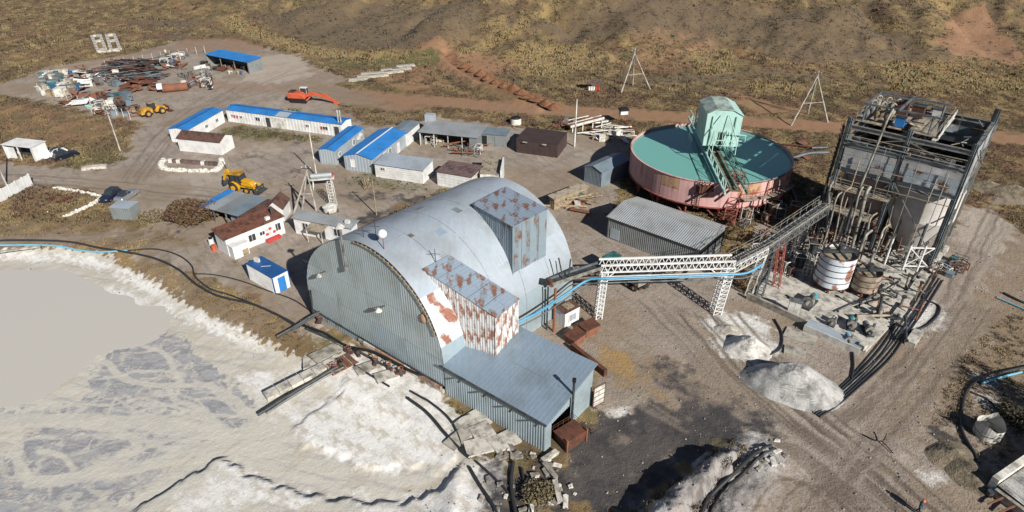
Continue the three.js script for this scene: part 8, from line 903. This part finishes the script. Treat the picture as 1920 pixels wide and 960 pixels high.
// two trees standing beyond the edge of the yard; their shade falls across the corner by the cut tank
for (const [x, z, h, l] of [[57.5, -37.5, 9, 'broad leafy tree beside the low hut'], [61.5, -42.5, 10, 'tall leafy tree beyond the broad one']]) {
  const t = thing('tree', l, 'tree', V(x, 0, z)), r = rng(Math.round(x * 10)); new MB().tube(V(0, -0.3, 0), V(0.2, h * 0.5, 0), 0.3, 0.16).build('trunk', M.wood, t);
  for (let k = 0; k < 8; k++) { const a = k * 0.8; new MB().tube(V(0.1, h * (0.3 + 0.02 * k), 0), V(Math.cos(a) * h * 0.25, h * 0.7, Math.sin(a) * h * 0.25), 0.11, 0.03, 5).build('limb', M.wood, t); }
  const pos = []; for (let c = 0; c < 26; c++) { const a = r() * 6.28, e = r() * 0.32 * h, cy = h * (0.42 + 0.5 * r()), cx = Math.cos(a) * e, cz = Math.sin(a) * e, cr = h * (0.08 + 0.06 * r()); for (let k = 0; k < 150; k++) { const q = V(r() - 0.5, r() - 0.5, r() - 0.5).normalize().multiplyScalar(cr * Math.pow(r(), 0.4)).add(V(cx, cy, cz)), d = V(r() - 0.5, r() - 0.5, r() - 0.5).normalize().multiplyScalar(0.16), w = V(r() - 0.5, r() - 0.5, r() - 0.5).normalize().multiplyScalar(0.09); for (const p of [q.clone().add(d), q.clone().add(w), q.clone().sub(d), q.clone().add(d), q.clone().sub(d), q.clone().sub(w)]) pos.push(p.x, p.y, p.z); } }
  const g = new THREE.BufferGeometry(); g.setAttribute('position', new THREE.Float32BufferAttribute(pos, 3)); g.computeVertexNormals(); new MB().geo(g).build('crown', std(col(0.09, 0.09, 0.035), 1), t);
}
{ // dry grass: tufts of blades
  const tuft = (n, h, w, seed) => { const r = rng(seed), pos = []; for (let k = 0; k < n; k++) { const a = r() * 6.283, b = r() * 0.5 * w, x = Math.cos(a) * b, z = Math.sin(a) * b, l = (0.5 + r() * 0.6) * h, lean = 0.15 + r() * 0.5, d = r() * 6.283, bw = 0.05 * w + 0.02; pos.push(x - Math.cos(d) * bw, 0, z - Math.sin(d) * bw, x + Math.cos(d) * bw, 0, z + Math.sin(d) * bw, x + Math.cos(a) * lean * h, l, z + Math.sin(a) * lean * h); } const g = new THREE.BufferGeometry(); g.setAttribute('position', new THREE.Float32BufferAttribute(pos, 3)); g.computeVertexNormals(); const nn = g.attributes.normal; for (let i = 0; i < nn.count; i++) { const v = V(nn.getX(i) * 0.4, 1, nn.getZ(i) * 0.4).normalize(); nn.setXYZ(i, v.x, v.y, v.z); } return g; };
  const mat = std(col(1, 1, 1), 1); mat.side = THREE.DoubleSide;
  const plant = (name, label, count, geo, gen) => { const m = new THREE.InstancedMesh(geo, mat, count), M4 = new THREE.Matrix4(), q = new THREE.Quaternion(), c = new THREE.Color(); let k = 0, tries = 0; while (k < count && tries++ < count * 12) { const s = gen(); if (!s) continue; q.setFromAxisAngle(UPV, R() * 6.283); M4.compose(V(s.x, groundHeight(s.x, s.z) - 0.03, s.z), q, V(s.s, s.s * rr(0.7, 1.3), s.s)); m.setMatrixAt(k, M4); c.setRGB(...s.c); m.setColorAt(k, c); k++; } m.count = k; m.name = name; m.userData.kind = 'stuff'; m.userData.label = label; m.userData.category = 'grass'; scene.add(m); };
  const shades = [[0.24, 0.175, 0.095], [0.185, 0.135, 0.077], [0.32, 0.245, 0.13], [0.14, 0.106, 0.066], [0.19, 0.127, 0.085], [0.13, 0.13, 0.065]];
  const tone = (x, z, bias = 0) => { const a = sn(N1, x / 41 + 0.3, z / 41), b = sn(N2, x / 23, z / 23), i = b + bias > 0.7 ? 2 : a > 0.6 ? 4 : b < 0.38 ? 3 : R() < 0.12 ? 5 : R() < 0.5 ? 0 : 1, k = rr(0.75, 1.2); return shades[i].map((v) => v * k); };
  const bare = (x, z) => { const b = near(x, z); if (!b) return 0; let v = 0; if (b & BIT.dirt) v = Math.max(v, mask('dirt', x, z) - mask('weed', x, z) - mask('olive', x, z)); for (const l of ['red', 'cream', 'white', 'coal', 'pale', 'trench', 'mound']) if (b & BIT[l]) v = Math.max(v, mask(l, x, z) * (l === 'mound' ? 0.55 : 1)); return v; };
  const clear = (x, z) => { const s = V(x, 0, z).sub(HO), a = s.dot(E1), b = s.dot(E2); if (a > -0.5 && a < 37.5 && b > -0.6 && b < 25) return false; return Math.hypot(x - TC.x, z - TC.z) > TR * 0.6; };
  plant('dry_grass', 'dry straw-coloured grass covering the flat ground', 70000, tuft(9, 0.3, 0.5, 5), () => { const z = -32 - 150 * Math.pow(R(), 0.8), w = 22 + -z * 0.72, x = rr(-w, w); if (bare(x, z) + 0.25 * R() > 0.42 || !clear(x, z) || z < hillFoot(x) + 8 || (sn(N2, x / 17, z / 17) < 0.4 && R() < 0.75)) return null; const rd = near(x, z) & BIT.red ? mask('red', x, z) : 0, cc = rd > 0.12 && R() < 0.7 ? [0.24, 0.155, 0.095].map((v) => v * rr(0.8, 1.15)) : tone(x, z, 0.04), edge = z > -92 && x < 10; if (edge && R() < 0.5) return null; return { x, z, s: rr(0.5, 1.3) * (edge ? 0.7 : 1), c: edge ? cc.map((v) => v * 1.25) : cc }; });
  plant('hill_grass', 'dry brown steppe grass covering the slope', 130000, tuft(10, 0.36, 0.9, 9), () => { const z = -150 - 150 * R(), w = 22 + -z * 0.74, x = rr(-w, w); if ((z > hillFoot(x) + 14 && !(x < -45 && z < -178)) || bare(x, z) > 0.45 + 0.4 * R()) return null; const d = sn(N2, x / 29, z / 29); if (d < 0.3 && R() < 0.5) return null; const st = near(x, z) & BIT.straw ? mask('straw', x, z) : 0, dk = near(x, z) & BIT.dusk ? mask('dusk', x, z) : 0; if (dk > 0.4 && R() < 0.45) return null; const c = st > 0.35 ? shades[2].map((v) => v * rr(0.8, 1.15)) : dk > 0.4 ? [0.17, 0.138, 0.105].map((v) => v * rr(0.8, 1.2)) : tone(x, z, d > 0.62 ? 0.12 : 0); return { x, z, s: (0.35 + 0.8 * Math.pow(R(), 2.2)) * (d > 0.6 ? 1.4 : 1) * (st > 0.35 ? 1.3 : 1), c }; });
  { // loose stones on the packed earth
    const g = new THREE.IcosahedronGeometry(1, 0), n = 5000, m = new THREE.InstancedMesh(g, mat, n), M4 = new THREE.Matrix4(), q = new THREE.Quaternion(), c = new THREE.Color(); let k = 0, tries = 0;
    while (k < n && tries++ < n * 10) { const z = -34 - 110 * Math.pow(R(), 1.3), w = 22 - z * 0.72, x = rr(-w, w), b = near(x, z); if (!(b & (BIT.dirt | BIT.coal | BIT.spoil))) continue; if (!clear(x, z)) continue; const dn = sn(N2, x / 12, z / 12); if (dn < 0.45 && R() < 0.7) continue; const s = 0.03 + 0.09 * Math.pow(R(), 4); q.setFromEuler(new THREE.Euler(R() * 6, R() * 6, R() * 6)); M4.compose(V(x, groundHeight(x, z) + s * 0.2, z), q, V(s * rr(0.8, 1.6), s, s * rr(0.8, 1.5))); m.setMatrixAt(k, M4); const v = rr(0.1, 0.3); c.setRGB(v, v * 0.93, v * 0.84); m.setColorAt(k, c); k++; }
    m.count = k; m.name = 'loose_stones'; m.userData.kind = 'stuff'; m.userData.label = 'loose stones scattered over the packed earth'; m.userData.category = 'gravel'; scene.add(m);
  }
  // grass growing on the roadside weeds, greener
  plant('green_weeds', 'short green weeds in patches on the yard', 5000, tuft(8, 0.3, 0.5, 13), () => { const z = -36 - 150 * R(), w = 20 - z * 0.7, x = rr(-w, w); if (!(near(x, z) & BIT.olive) || mask('olive', x, z) < 0.4 || !clear(x, z)) return null; const k = rr(0.7, 1.2); return { x, z, s: rr(0.5, 1.2), c: [0.10 * k, 0.115 * k, 0.035 * k] }; });
}
scene.traverse((o) => { if (o.isMesh) { o.castShadow = true; o.receiveShadow = true; } });
renderer.render(scene, camera);
